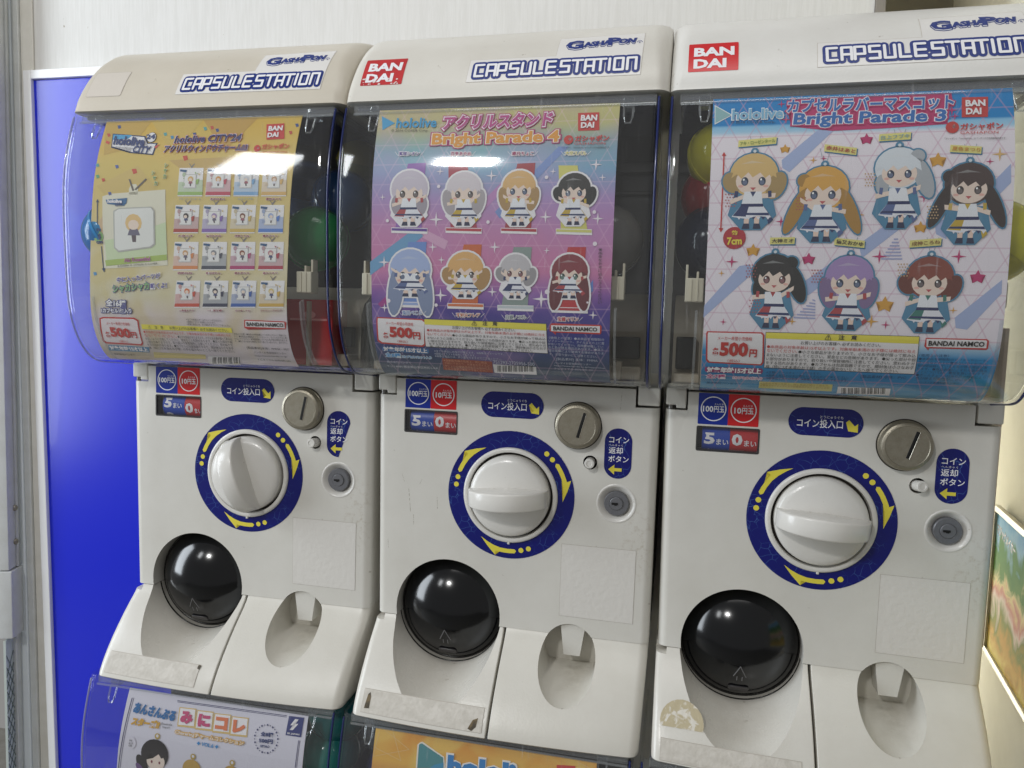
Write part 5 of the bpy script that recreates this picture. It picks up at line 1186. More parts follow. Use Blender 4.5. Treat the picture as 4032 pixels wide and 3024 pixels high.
def cracked():
    m = mat("navy_sticker", "#0d1d8a", .3); t = m.node_tree; N = t.nodes; L = t.links; b = N["Principled BSDF"]
    tc = N.new("ShaderNodeTexCoord"); v = N.new("ShaderNodeTexVoronoi"); v.feature = 'DISTANCE_TO_EDGE'; v.inputs["Scale"].default_value = 1
    # polar coordinates, so the crackle runs outward from the dial
    sp = N.new("ShaderNodeSeparateXYZ"); L.new(tc.outputs["Object"], sp.inputs[0])
    an = N.new("ShaderNodeMath"); an.operation = 'ARCTAN2'; L.new(sp.outputs[2], an.inputs[0]); L.new(sp.outputs[0], an.inputs[1])
    ln = N.new("ShaderNodeVectorMath"); ln.operation = 'LENGTH'; L.new(tc.outputs["Object"], ln.inputs[0])
    a1 = N.new("ShaderNodeMath"); a1.operation = 'MULTIPLY'; a1.inputs[1].default_value = 7; L.new(an.outputs[0], a1.inputs[0])
    a2 = N.new("ShaderNodeMath"); a2.operation = 'MULTIPLY'; a2.inputs[1].default_value = 110; L.new(ln.outputs["Value"], a2.inputs[0])
    n = N.new("ShaderNodeTexNoise"); n.inputs["Scale"].default_value = 60; L.new(tc.outputs["Object"], n.inputs["Vector"])
    cb = N.new("ShaderNodeCombineXYZ"); L.new(a1.outputs[0], cb.inputs[0]); L.new(a2.outputs[0], cb.inputs[1]); 
    vm = N.new("ShaderNodeVectorMath"); vm.operation = 'ADD'; L.new(cb.outputs[0], vm.inputs[0]); L.new(n.outputs[1], vm.inputs[1]); L.new(vm.outputs[0], v.inputs["Vector"])
    r = N.new("ShaderNodeMapRange"); r.inputs[1].default_value = 0; r.inputs[2].default_value = .022; r.inputs[3].default_value = .55; r.inputs[4].default_value = 0; L.new(v.outputs[0], r.inputs[0])
    n2 = N.new("ShaderNodeTexNoise"); n2.inputs["Scale"].default_value = 40; L.new(tc.outputs["Object"], n2.inputs["Vector"])
    r2_ = N.new("ShaderNodeMapRange"); r2_.inputs[1].default_value = .45; r2_.inputs[2].default_value = .6; L.new(n2.outputs[0], r2_.inputs[0])
    mu = N.new("ShaderNodeMath"); mu.operation = 'MULTIPLY'; L.new(r.outputs[0], mu.inputs[0]); L.new(r2_.outputs[0], mu.inputs[1])
    mx = N.new("ShaderNodeMix"); mx.data_type = 'RGBA'; mx.inputs[6].default_value = (*lin("#060f6c"), 1); mx.inputs[7].default_value = (.12, .28, .62, 1)
    L.new(mu.outputs[0], mx.inputs[0]); L.new(mx.outputs[2], b.inputs["Base Color"]); return m
NAVYC = cracked()
def paper_sq():
    m = mat("crinkled_label", "#dbd8d2", .45, bump=.45, bscale=170); return m
LABEL = paper_sq()
FAINT = mat("label_edge_grime", "#b5aea3", .6)
def grunge(name, c1, c2, sc_=70, lo=.45, hi=.6):
    m = mat(name, c1, .55, bump=.5, bscale=260); t = m.node_tree; N = t.nodes; L = t.links
    n = N.new("ShaderNodeTexNoise"); n.inputs["Scale"].default_value = sc_; n.inputs["Detail"].default_value = 8; n.inputs["Distortion"].default_value = 1.2
    tc = N.new("ShaderNodeTexCoord"); L.new(tc.outputs["Object"], n.inputs["Vector"])
    r = N.new("ShaderNodeMapRange"); r.inputs[1].default_value = lo; r.inputs[2].default_value = hi; L.new(n.outputs[0], r.inputs[0])
    mx = N.new("ShaderNodeMix"); mx.data_type = 'RGBA'; mx.inputs[6].default_value = (*lin(c1), 1); mx.inputs[7].default_value = (*lin(c2), 1)
    L.new(r.outputs[0], mx.inputs[0]); L.new(mx.outputs[2], N["Principled BSDF"].inputs["Base Color"]); return m
TAPE = grunge("old_tape_residue", "#c3beb4", "#d2cdc4", 90, .4, .7)
TAPE2 = grunge("peeled_tape_brown", "#bcb091", "#dcd7cc", 75, .5, .57)
SCRAP = grunge("torn_brown_scrap", "#3d3320", "#6a5836", 120)
WHT = mat("white_ink", "#eeeef2", .4); YEL = mat("yellow_ink", "#e6d84c", .4); REDS = mat("red_sticker", "#cf1f26", .3); BLUS = mat("blue_sticker", "#0c2c96", .3)
# ------------------------------------------------------------------ shared meshes of the machine
def dome_rows(off, x0, x1, r, r2):
    rows = []; n = len(DP)
    for i in range(n):
        z, y = DP[i]; a = DP[max(0, i-1)]; b = DP[min(n-1, i+1)]; d = np.array([b[0]-a[0], b[1]-a[1]]); d /= np.linalg.norm(d)
        nz, ny = d[1]*off, -d[0]*off          # inward offset
        zz, yy = z+nz, y+ny; rr = r
        rr = r; P = [(x0, 62)]+[(x0, 62+(yy+rr-62)*t) for t in (.5,)]
        for k in range(9):
            a_ = math.pi+math.pi/2*k/8; P.append((x0+rr+rr*math.cos(a_), yy+rr+rr*math.sin(a_)))
        for k in range(1, 16): P.append((x0+r+(x1-x0-r-r2)*k/16, yy))
        rr = r2
        for k in range(9):
            a_ = 1.5*math.pi+math.pi/2*k/8; P.append((x1-rr+rr*math.cos(a_), yy+rr+rr*math.sin(a_)))
        P += [(x1, 62+(yy+rr-62)*.5), (x1, 62)]
        rows.append([(px, py, zz) for px, py in P])
    return rows
def dome_mesh():
    mb = MB(); o = dome_rows(0, -157.5, 141, 7.5, 13); i = dome_rows(2.6, -154.9, 138.4, 4.9, 10.4)
    mb.grid(o); mb.grid([list(reversed(r)) for r in i])
    for a, b in ((o[0], i[0]), (o[-1], i[-1])): mb.grid([a, b])
    mb.grid([[r[0] for r in o], [r[0] for r in i]]); mb.grid([[r[-1] for r in o], [r[-1] for r in i]])
    return mb.mesh("dome_cover", 40, mats=[CL])
def strip_along(x, dy, r, z0=384, z1=118.5, m=None, n=8, sx=1):
    mb = MB(); pts = [(x, y+dy, z) for z, y in DP if z1 <= z <= z0]; mb.tube(pts, r, m, n); return mb
S = {}
S['dome'] = dome_mesh()
S['trimL'] = strip_along(-155.4, 2.2, 1.1, 383.5).mesh("edge_trim", 60, mats=[NAVYP]); TRC = clear('lavender_clear_edge', tint=(.62, .66, .86), haze=.25, f0=.1, scratch=False)
S['trimL0'] = strip_along(-155.4, 2.2, 1.1, 383.5).mesh('edge_trim', 60, mats=[TRC]); S['trimR0'] = strip_along(138.2, 3.0, 1.2, 383.5).mesh('edge_trim', 60, mats=[TRC])
S['trimR'] = strip_along(138.2, 3.0, 1.2, 383.5).mesh("edge_trim", 60, mats=[NAVYP])
def rail(x):
    mb = MB()
    for z0, z1 in ((199, 119),):
        P = [(z, y) for z, y in DP if z1 <= z <= z0]
        rows = [[(x-1.1, y+3, z+.5), (x+1.1, y+3, z+.5), (x+1.1, y+9, z+3), (x-1.1, y+9, z+3)] for z, y in P]
        mb.grid(rows, None, True); mb.add(rows[0], [(0, 1, 2, 3)]); mb.add(rows[-1], [(0, 1, 2, 3)])
    return mb.mesh("card_rail", 40, mats=[CLR])
S['railL'] = rail(-126.5); S['railR'] = rail(108.5)
def hook(x):
    mb = MB(); mb.box(x-5, x+5, -72, -58, 372, 382, b=1); mb.tube([(x-4, -73, 372), (x-3.4, -77.5, 362), (x-2, -79, 357), (x+2.5, -79, 357), (x+4, -77.5, 362), (x+4.4, -73, 372)], 1.0, None, 8)
    return mb.mesh("card_hook", 40, mats=[CLR])
S['hookL'] = hook(-128); S['hookR'] = hook(112)
mb = MB(); mb.box(-149, 136, -72.0, -69.0, 374.5, 383); mb.tube([(-148, -75, 374), (136, -75, 374)], 1.3, None, 8); S['toprail'] = mb.mesh("top_rail", 40, mats=[CLR])
mb = MB(); mb.box(-148, 135, -66, 56, 379.5, 383.6, b=.8); S['under'] = mb.mesh("hood_underside", 40, mats=[NAVYP])
mb = MB(); mb.box(-150, 137, 52, 58, 122, 382, b=.5)
mb.box(-150, 137, 44, 51.8, 340, 352, b=2); mb.box(-150, 137, 46, 51.8, 318, 322, b=1); S['back'] = mb.mesh("back_panel", 40, mats=[DARKIN])
def hopper():
    mb = MB(); m = BEIGE
    rows = [[(-146, 50, 215), (133, 50, 215)], [(-146, 14, 196), (133, 14, 196)], [(-146, 6, 184), (133, 6, 184)], [(-146, 4, 126), (133, 4, 126)], [(-146, -36, 127.5), (133, -36, 127.5)]]
    mb.grid(rows, m)
    for x in (93, -118): mb.box(x-1.5, x+1.5, -40, 4, 128, 196, m, .6)
    mb.box(100, 128, -8, 3.5, 148, 170, mat("black_mechanism", "#17171c", .3), 2); mb.box(96, 130, -20, 3.5, 128, 141, m, 1.5)
    mb.box(104, 112, -30, -8, 128.5, 146, m, 1); mb.box(-143, -124, -4, 3.5, 140, 172, mat("black_mechanism", "#17171c", .3), 2)
    mb.box(-144, -120, -28, 3, 128.5, 137, m, 1.5)
    return mb.mesh("hopper", 40, fix=False)
S['hopper'] = hopper()
def bracket(x0, x1, flip):
    mb = MB(); mb.box(x0, x1, -76, -60, 203, 224, b=1.2)
    a, b_ = (x1-2.4, x0+6.5) if not flip else (x0, x1-6.5)
    mb.box(a, a+2.2, -72, -62, 223, 236, b=.6); mb.box(b_, b_+2, -72, -62, 223, 230, b=.6)
    for k in (0.33, .66): mb.box(x0+(x1-x0)*k-.5, x0+(x1-x0)*k+.5, -77, -75.5, 204, 223)
    return mb.mesh("card_bracket", 40, mats=[BRK])
S['brR'] = bracket(99, 115, False); S['brL'] = bracket(-137, -121, True)
# front panel
def door_mesh():
    mb = MB()
    L = []
    for z in (118, 117, 60, 0, -60, -120, -143.4):
        t = (118-z)/261; yf = .6 if z == 118 else 0
        L.append((-150.5+3.3*t, 150-.4*t, yf, 300, 9, 9, z))
    loft(mb, L); me = mb.mesh("front_panel")
    cut = [cyl(-66, -135, 58.6, 59, -80, 84), cup(),
           boxm(-119, -60, -5, 12, 60.3, 84.5), cyl(110.8, 0, 19, 19, -4, 9), cyl(82.6, 40.5, 7.2, 7.2, -4, 14), cyl(0, 0, 45.2, 45.2, -4, 5),
           boxm(-160, -128.8, -8, 34, 99.3, 130), boxm(125.9, 160, -8, 34, 99.3, 130)]
    return withm(boolean(me, cut, 32), PW)
S['door'] = door_mesh()
def flare_levels(x0, x1, rl, rr, top):
    L = [(x0, x1, top[1], 300, min(rl, 4), min(rr, 4), top[0])] if top else []
    for z, y in FP:
        if z > (top[0] if top else 0)-.2: continue
        t = (-143-z)/84; L.append((x0+(.8*t if rl > 4 else 0), x1-(4*t if rr > 4 else 0), y, 300, rl, rr, z, 6.5*min(1, max(0, t)), 14, 7))
    z, y = FP[-1]; x0_, x1_ = L[-1][0], L[-1][1]
    L.append((x0_+.5, x1_-.5, y+.6, 300, max(rl-.3, .3), max(rr-.3, .3), z-1.0, 6.5, 14, 7)); L.append((x0_+1.8, x1_-1.8, y+2.0, 300, max(rl-.9, .3), max(rr-.9, .3), z-1.6, 6.5, 14, 7))
    return L
mb = MB(); loft(mb, flare_levels(0, 149.6, .8, 10, (-139, 3.0))); S['ret'] = withm(boolean(mb.mesh("coin_return_panel"), [cup()], 40), PWC)
def scoop(n=96):
    mb = MB(); rows = []
    for y, rx, rz in ((-110, 62, 97), (-80, 62, 88.5), (-62, 62, 81.5), (-50, 62, 77), (-35, 61.6, 72), (-20, 61, 67.2), (-8, 60.2, 63.6), (4, 59.5, 61), (14, 59, 59.6), (22, 58.8, 59.1), (84, 58.8, 59.1)):
        rows.append([(-66+rx*math.cos(2*math.pi*k/n), y, -135+rz*math.sin(2*math.pi*k/n)) for k in range(n)])
    mb.grid(rows, None, True); mb.add(rows[0], [tuple(range(n))]); mb.add(rows[-1], [tuple(range(n))]); return mb.mesh("c")
def ellip(c, r, n=64, k=40):
    mb = MB(); rows = [[(c[0]+r[0]*math.sin(b)*math.cos(a), c[1]+r[1]*math.sin(b)*math.sin(a), c[2]+r[2]*math.cos(b)) for a in [2*math.pi*i/n for i in range(n)]] for b in [math.pi*j/k for j in range(k+1)]]
    mb.grid(rows, None, True); return mb.mesh("c")
mb = MB(); loft(mb, flare_levels(-148.7, -2.6, 8, 1.2, (-144.2, .6))); S['chute'] = withm(boolean(mb.mesh("capsule_chute"), [scoop(), boxm(-160, -138, -10, 16, -150, -140)], 40), PWS)
mb = MB(); SR, SY = 70.0, 59.5
mb.lathe([(SR*math.sin(a), -SR*math.cos(a)) for a in np.linspace(math.asin(58.2/SR), .004, 28)], -66, -135.2, None, 96, y0=SY); S['cdoor'] = mb.mesh("capsule_door", 60, mats=[BLK])
mb = MB(); mb.tube([(-66+58.0*math.cos(a), SY-math.sqrt(SR**2-58**2)-.4, -135.2+58.0*math.sin(a)) for a in [2*math.pi*k/96 for k in range(97)]], 1.3, None, 10, cap=False)
mb.tube([(-66+59.2*math.cos(a), 13, -135.2+59.6*math.sin(a)) for a in [math.radians(188+164*k/60) for k in range(61)]], 1.0, None, 8); S['cdrim'] = mb.mesh("door_lip", 60, mats=[BLK2])
def on_sphere(x, z, h=.4):
    d = SR**2-(x+66)**2-(z+135.2)**2; return SY-math.sqrt(max(d, 1))-h
mb = MB(); bmx = [(x, z) for x, z in rrect(-76, -56, -183, -176, 2.6, 4)]
mb.grid([[(x, on_sphere(x, z, -1), z) for x, z in bmx], [(x, on_sphere(x, z, 1.6), z) for x, z in bmx], [(-66+(x+66)*.9, on_sphere(x, z, 2.0), -179.5+(z+179.5)*.85) for x, z in bmx]], None, True)
mb.add([(-66+(x+66)*.9, on_sphere(x, z, 2.0), -179.5+(z+179.5)*.85) for x, z in bmx], [tuple(range(len(bmx)))])
S['cdhandle'] = mb.mesh("handle", 40, mats=[mat("smoked_grey", "#3c3a3c", .3)])
mb = MB()
for P in ([(-72, -163), (-66, -151), (-60, -163)], [(-68.5, -168), (-68.5, -163)], [(-63.5, -168), (-63.5, -163)]):
    pts = []
    for (xa, za), (xb, zb) in zip(P, P[1:]):
        for t in np.linspace(0, 1, 7): pts.append((xa+(xb-xa)*t, on_sphere(xa+(xb-xa)*t, za+(zb-za)*t, .1), za+(zb-za)*t))
    mb.tube(pts, .45, None, 6)
S['cdarrow'] = mb.mesh("embossed_arrow", 60, mats=[mat("smoked_edge", "#6b6a6c", .3)])
# tab inside the coin return cup
mb = MB(); f = [(57.8, -131.5), (84.2, -131.5), (79.2, -166), (62.2, -166)]
mb.grid([[(x, 2.4, z) for x, z in f], [(x, 24.9, z-.2) for x, z in f]], None, True); mb.add([(x, 2.4, z) for x, z in f], [(0, 1, 2, 3)]); S['tab'] = mb.mesh("coin_return_tab", 30, mats=[PW])
# hinges
mb = MB(); mb.box(-150.2, -130.4, .8, 33, 104, 120, b=1.6); mb.box(-140, -130.6, .8, 33, 101, 106, b=1); S['hingeL'] = mb.mesh("hinge_block", 40, mats=[PW])
mb = MB(); mb.box(127.8, 149.8, .8, 33, 101.4, 120, b=2); S['hingeR'] = mb.mesh("hinge_block", 40, mats=[PW])
mb = MB(); mb.tube([(-145.5, 5, 99.6), (-145.5, 5, 105)], 2.4, None, 16); S['pin'] = mb.mesh("hinge_pin", 40, mats=[LOCKM2])
# dial
mb = MB(); n = 96; mb.grid([[(r*math.cos(2*math.pi*k/n), -.3, r*math.sin(2*math.pi*k/n)) for k in range(n)] for r in (49.5, 68)], NAVYC, True)
def arrow(a0):
    P = []
    pol = lambda r, d: (r*math.cos(math.radians(a0-d)), r*math.sin(math.radians(a0-d)))
    P += [pol(62.3, d) for d in (15, 20, 25, 30, 34)]; P += [pol(67, 33.5), pol(61, 43), pol(55.8, 54)]; P += [pol(56.4, 46), pol(57.2, 38), pol(57.8, 30), pol(57.8, 22), pol(57.8, 15)]; P += [pol(60, 13.2)]
    return P
for a0 in (173, 51, -69):
    poly(mb, arrow(a0), flat, YEL, .55)
    for d in (0, 8): poly(mb, disc(59.6*math.cos(math.radians(a0-d)), 59.6*math.sin(math.radians(a0-d)), 2.7, 16), flat, YEL, .55)
S['dial_sticker'] = mb.mesh("dial_sticker", fix=False)
mb = MB(); mb.lathe([(50.6, .3), (50.6, -1.8), (49.6, -3.0), (47.6, -3.4), (45.8, -2.8), (45.2, 0), (45.15, 4.9)], 0, 0, None, 96, capf=False); mb.box(-1, 1.4, -3.3, -.2, -52.2, -50, b=.5); S['dial_rim'] = mb.mesh("dial_rim", 50, mats=[PWF])
mb = MB(); mb.lathe([(45.1, 4.8), (41, 4.8)], 0, 0, None, 96, capf=False); S['dial_groove'] = mb.mesh("dial_groove", mats=[GROOVE])
mb = MB(); mb.lathe([(42.6, 4.7), (42.6, -5), (42, -7.5), (40.2, -9.5), (36, -11), (26, -13), (14, -14.4), (6, -15), (.6, -15.1)], 0, 0, None, 96); S['dial_knob'] = mb.mesh("dial_knob", 40, mats=[PWF])
def grip():
    mb = MB(); rows = []
    for i in range(41):
        u = -41.6+83.2*i/40; q = abs(u)/42; yc = -11-31*math.sqrt(max(0, 1-q**2.1)); t = 9.6-1.2*q*q; ba = -6.0
        c = [(-t-1.6*(1-q), ba), (-t-.6*(1-q), (ba+yc)/2), (-t, yc+2.0), (-t+.6, yc+.6), (-t+2, yc), (t-2, yc), (t-.6, yc+.6), (t, yc+2.0), (t+.6*(1-q), (ba+yc)/2), (t+1.6*(1-q), ba)]
        rows.append([(u, y, z) for z, y in c])
    mb.grid(rows, None, True); mb.add(rows[0], [tuple(range(10))]); mb.add(rows[-1], [tuple(range(10))])
    return mb.mesh("grip", 50, mats=[PWF])
S['grip'] = grip()
# coin slot
mb = MB(); mb.lathe([(23.6, .3), (23.6, -1.5), (22.4, -2), (22.4, -3), (23.0, -4), (22.8, -7.6), (22.0, -9.4), (20.4, -10.4), (19.0, -10.6), (18.6, -10.2), (10, -10.2), (.5, -10.2)], 0, 0, None, 72); S['coin_knob'] = mb.mesh("coin_slot_knob", 30, mats=[METAL])
mb = MB(); mb.box(-1.6, 1.6, -10.5, -8, -13.2, 13.2, b=.3); S['slot'] = mb.mesh("coin_slit", 30, mats=[INK])
mb = MB(); mb.box(1.5, 2.3, -10.55, -9, -13.4, 13.4, b=.2); S['slotlip'] = mb.mesh("slit_edge", 30, mats=[mat("bright_metal", "#c9c2b4", .25, metal=1)])
mb = MB(); mb.lathe([(24.6, -.25), (23.4, -.25)], 0, 0, None, 72, capf=False); S['knobring'] = mb.mesh("painted_shadow_ring", mats=[GROOVE])  # flat dark ring, painted in as the shade around the knob's foot
# lock
mb = MB(); mb.lathe([(20.6, .25), (19.6, -.5), (18.4, -.4), (16.6, 1.4), (14.6, 3.2), (13.2, 4.4), (12.5, 5)], 0, 0, None, 64, capf=False); S['lockdish'] = mb.mesh("lock_bezel", 60, mats=[PWF])
mb = MB(); mb.lathe([(12.5, 8), (12.5, .4), (11.8, -.4), (7.4, -.4), (6.9, -.1), (6.7, -.9), (6.2, -1.3), (.5, -1.3)], 0, 0, None, 64); S['lock'] = mb.mesh("lock_cylinder", 30, mats=[LOCKM])
mb = MB(); mb.box(-4.6, 1.8, -1.7, -1, -1.1, 1.1, b=.2); mb.box(-1.9, .6, -1.75, -1, -1.8, 1.1); S['keyway'] = mb.mesh("keyway", mats=[INK])
# return button
mb = MB(); mb.lathe([(5.1, 13), (5.1, -9), (4.6, -9.8), (3.0, -9.9), (2.6, -9.4), (.4, -9.4)], 0, 0, None, 40); S['button'] = mb.mesh("return_button", 30, mats=[PWF])
mb = MB(); mb.lathe([(7.15, 13.7), (7.1, .6)], 0, 0, None, 40, capf=False); mb.add([(7.1*math.cos(a), 13.7, 7.1*math.sin(a)) for a in [2*math.pi*k/40 for k in range(40)]], [tuple(range(40))]); S['buttonwell'] = mb.mesh("button_well", 60, mats=[GROOVE])
# number drums
def drum(x0, x1, bodycol, num, numx, mai, phase, over=None):
    mb = MB(); R, yc, zc = 15.5, 17.2, 72.4; n = 48
    rows = [[(x, yc-R*math.cos(a), zc+R*math.sin(a)) for a in [2*math.pi*k/n for k in range(n)]] for x in (x0, x1)]
    mb.grid(rows, bodycol, True); mb.add(rows[0], [tuple(range(n))], bodycol); mb.add(rows[1], [tuple(range(n))], bodycol)
    cs = lambda x, z: yc-math.cos((z-zc)/R)*R; 
    def wrap(s, a, b, h, bold):
        t = MB(); text(t, s, a, b, h, lambda x, z: 0, WHT, 0, bold=bold[1], grow=bold[0])
        vs = [(x, yc-(R+.2-y)*math.cos((z-zc)/R), zc+R*math.sin((z-zc)/R)) for x, y, z in t.v]; mb.add(vs, t.f, WHT)
    wrap(num, (numx, 72.5+phase), (numx+8.4, 72.5+phase), 10.5, (.65, .0)); wrap("まい", (numx+11, 69.5+phase), (numx+mai, 69.5+phase), 6, (.12, 0))
    if over: wrap(over, (numx, 72.5+phase-18), (numx+8.4, 72.5+phase-18), 10.5, (.65, 0))
    return mb.mesh("number_drum", 40, fix=False)
DB = mat("drum_blue", "#1c48b4", .35); DR = mat("drum_red", "#c92a30", .35); FRM = mat("counter_frame", "#3b3a3a", .4)
S['drumB'] = drum(-113.5, -87.2, DB, "5", -110.8, 22.3, 0, "9"); S['drumR'] = drum(-87, -60.5, DR, "0", -84.5, 22.3, 0, "1")
S['drumB1'] = drum(-111.5, -83.2, DB, "5", -108.8, 22.3, 3.2, "9"); S['drumR1'] = drum(-83, -60.5, DR, "0", -81, 20, -2, "1")
mb = MB()
o = rrect(-119.4, -59.6, 59.9, 84.9, 1.6, 4); i_ = rrect(-117.8, -61.0, 61.3, 83.6, 1.2, 4)
mb.grid([[(x, -.3, z) for x, z in o], [(x, -.3, z) for x, z in i_], [(x, 10, z) for x, z in i_]], None, True); mb.add([(x, 11.8, z) for x, z in i_], [tuple(range(len(i_)))])
S['cframe'] = mb.mesh("counter_frame", 30, mats=[FRM])
mb = MB(); mb.box(-117.8, -61, .5, 1.0, 61.3, 83.6); S['cglass'] = mb.mesh("counter_window", mats=[clear("smoky_pane", tint=(.96, .96, .96), haze=.008, f0=.04, scratch=False)])
# scuffs on the middle machine's front
def scuffs():
    mb = MB(); sm = mat("scuff_brown", "#8c8272", .7); rg = random.Random(9)
    for x, z, dx, dz, wd in ((-113, -2, 2.6, -26, .5), (-80.5, -9, .6, -13, .45), (-107, -30, .3, -12, .4), (-121, 14, 3, -9, .35), (-98, 10, -3, -7, .4), (20, 118-8, .3, -22, .25), (112, 115, -1, -20, .25), (-136, -60, .8, -10, .3)):
        n = 5
        for k in range(n):
            t0, t1 = k/n, (k+rg.uniform(.5, 1.05))/n; w_ = wd*rg.uniform(.5, 1.1)
            poly(mb, [(x+dx*t0-w_/2, z+dz*t0), (x+dx*t0+w_/2, z+dz*t0), (x+dx*t1+w_*.3, z+dz*t1), (x+dx*t1-w_*.3, z+dz*t1)], flat, sm, .08)
    return mb.mesh("scuff_marks", fix=False)
S['scuffs'] = scuffs()
# stickers on the front
mb = MB()
poly(mb, rrect(-118.7, -90.2, 86.7, 117.6, .8, 3), flat, BLUS, .25); poly(mb, rrect(-90.2, -61.5, 86.7, 117.6, .8, 3), flat, REDS, .25)
for cx in (-104.2, -75.9):
    n = 48; mb.grid([[(cx+r*math.cos(2*math.pi*k/n), -.4, 102.3+r*math.sin(2*math.pi*k/n)) for k in range(n)] for r in (12.2, 11.2)], WHT, True)
text(mb, "100", (-114.3, 102), (-104.4, 102), 6, flat, WHT, .42, bold=.03); text(mb, "円玉", (-103.8, 102), (-94, 102), 6.2, flat, WHT, .42, bold=.02)
text(mb, "10", (-84.6, 101.7), (-78, 101.7), 6, flat, WHT, .42, bold=.03); text(mb, "円玉", (-77.4, 101.7), (-66.6, 101.7), 6.2, flat, WHT, .42, bold=.02)
text(mb, "えんだま", (-103.3, 107), (-94.8, 107), 1.9, flat, WHT, .42); text(mb, "えんだま", (-76.6, 106.7), (-67.6, 106.7), 1.9, flat, WHT, .42)
S['coinst'] = mb.mesh("coin_sticker", fix=False)
mb = MB(); poly(mb, rrect(-34.3, 32.5, 81.6, 108.6, 13.4, 10), flat, NAVYC, .25)
text(mb, "コイン投入口", (-26.5, 93.6), (14.6, 93.6), 8.2, flat, WHT, .42, bold=.012); text(mb, "とうにゅうぐち", (-5.8, 100), (14.5, 100), 2.7, flat, WHT, .42)
def arw(cx, cz, L, a, wd=5): 
    P = [(-L/2, wd*.32), (L*.05, wd*.32), (L*.05, wd), (L/2, 0), (L*.05, -wd), (L*.05, -wd*.32), (-L/2, -wd*.32)]
    return [(cx+x*math.cos(a)-z*math.sin(a), cz+x*math.sin(a)+z*math.cos(a)) for x, z in P]
poly(mb, arw(23.2, 92, 14, math.radians(-48), 5.6), flat, YEL, .42); S['inst'] = mb.mesh("insert_sticker", fix=False)
def retst(torn):
    mb = MB(); P = rrect(96.7, 124.3, 25.8, 77.3, 13.6, 10)
    if torn: P = [p for p in P if not (p[0] > 112 and p[1] < 40)]; k = max(range(len(P)), key=lambda i: (P[i][0] > 120)*(80-P[i][1])); 
    poly(mb, P, flat, NAVYC, .25)
    text(mb, "コイン", (101, 65.6), (121, 65.6), 6.4, flat, WHT, .42, bold=.012); text(mb, "返却", (101, 54.6), (115.2, 54.6), 6.8, flat, WHT, .42, bold=.012)
    text(mb, "へんきゃく", (101, 60), (115, 60), 2.0, flat, WHT, .42); text(mb, "ボタン", (101, 46), (121.4, 46), 6.6, flat, WHT, .42, bold=.012)
    poly(mb, arw(108, 35, 13.5, math.pi, 5.2), flat, YEL, .42); return mb.mesh("return_sticker", fix=False)
S['retst'] = retst(False); S['retst1'] = retst(True)
mb = MB(); poly(mb, [(56.2, -46.7), (133, -46.9), (132.6, -124), (56.2, -123.6)], flat, FAINT, .15); poly(mb, [(56.5, -47), (132.7, -47.2), (132.3, -123.7), (56.5, -123.3)], flat, LABEL, .3); S['square'] = mb.mesh("blank_label", fix=False)
# ------------------------------------------------------------------ hood
def hood_mesh(m):
    mb = MB(); L = []
    L.append((-155.8, 145, HY[0]+2.4, 300, 7, 10, 384.2)); 
    for z, y in HP[::2]:
        e = max(0, (z-462))/17; ins = 9*(1-math.sqrt(max(0, 1-e*e))) if e < 1 else 9
        if z > 384.5: L.append((-157.5+ins, 147-ins, y, 300, 8+9*min(1, (z-384)/70), 12+6*min(1, (z-384)/70), z))
        else: L.append((-157.5, 147, y, 300, 8, 12, 385.2))
    L.append((-142, 133, 160, 298, 18, 18, 479.3))
    loft(mb, L); return mb.mesh("hood", 40, mats=[m])
GL = {'C': [[(1, 1), (0, 1), (0, 0), (1, 0)]], 'A': [[(0, 0), (0, 1), (1, 1), (1, 0)], [(0, .42), (1, .42)]], 'P': [[(0, 0), (0, 1), (1, 1), (1, .4), (0, .4)]],
      'S': [[(1, 1), (0, 1), (0, .52), (1, .52), (1, 0), (0, 0)]], 'U': [[(0, 1), (0, 0), (1, 0), (1, 1)]], 'L': [[(0, 1), (0, 0), (1, 0)]], 'E': [[(1, 1), (0, 1), (0, 0), (1, 0)], [(0, .5), (1, .5)]],
      'T': [[(-.15, 1), (1.15, 1)], [(.5, 1), (.5, 0)]], 'I': [[(.5, 1), (.5, 0)]], 'O': [[(0, 0), (0, 1), (1, 1), (1, 0), (0, 0)]], 'N': [[(0, 0), (0, 1), (1, 1), (1, 0)]]}
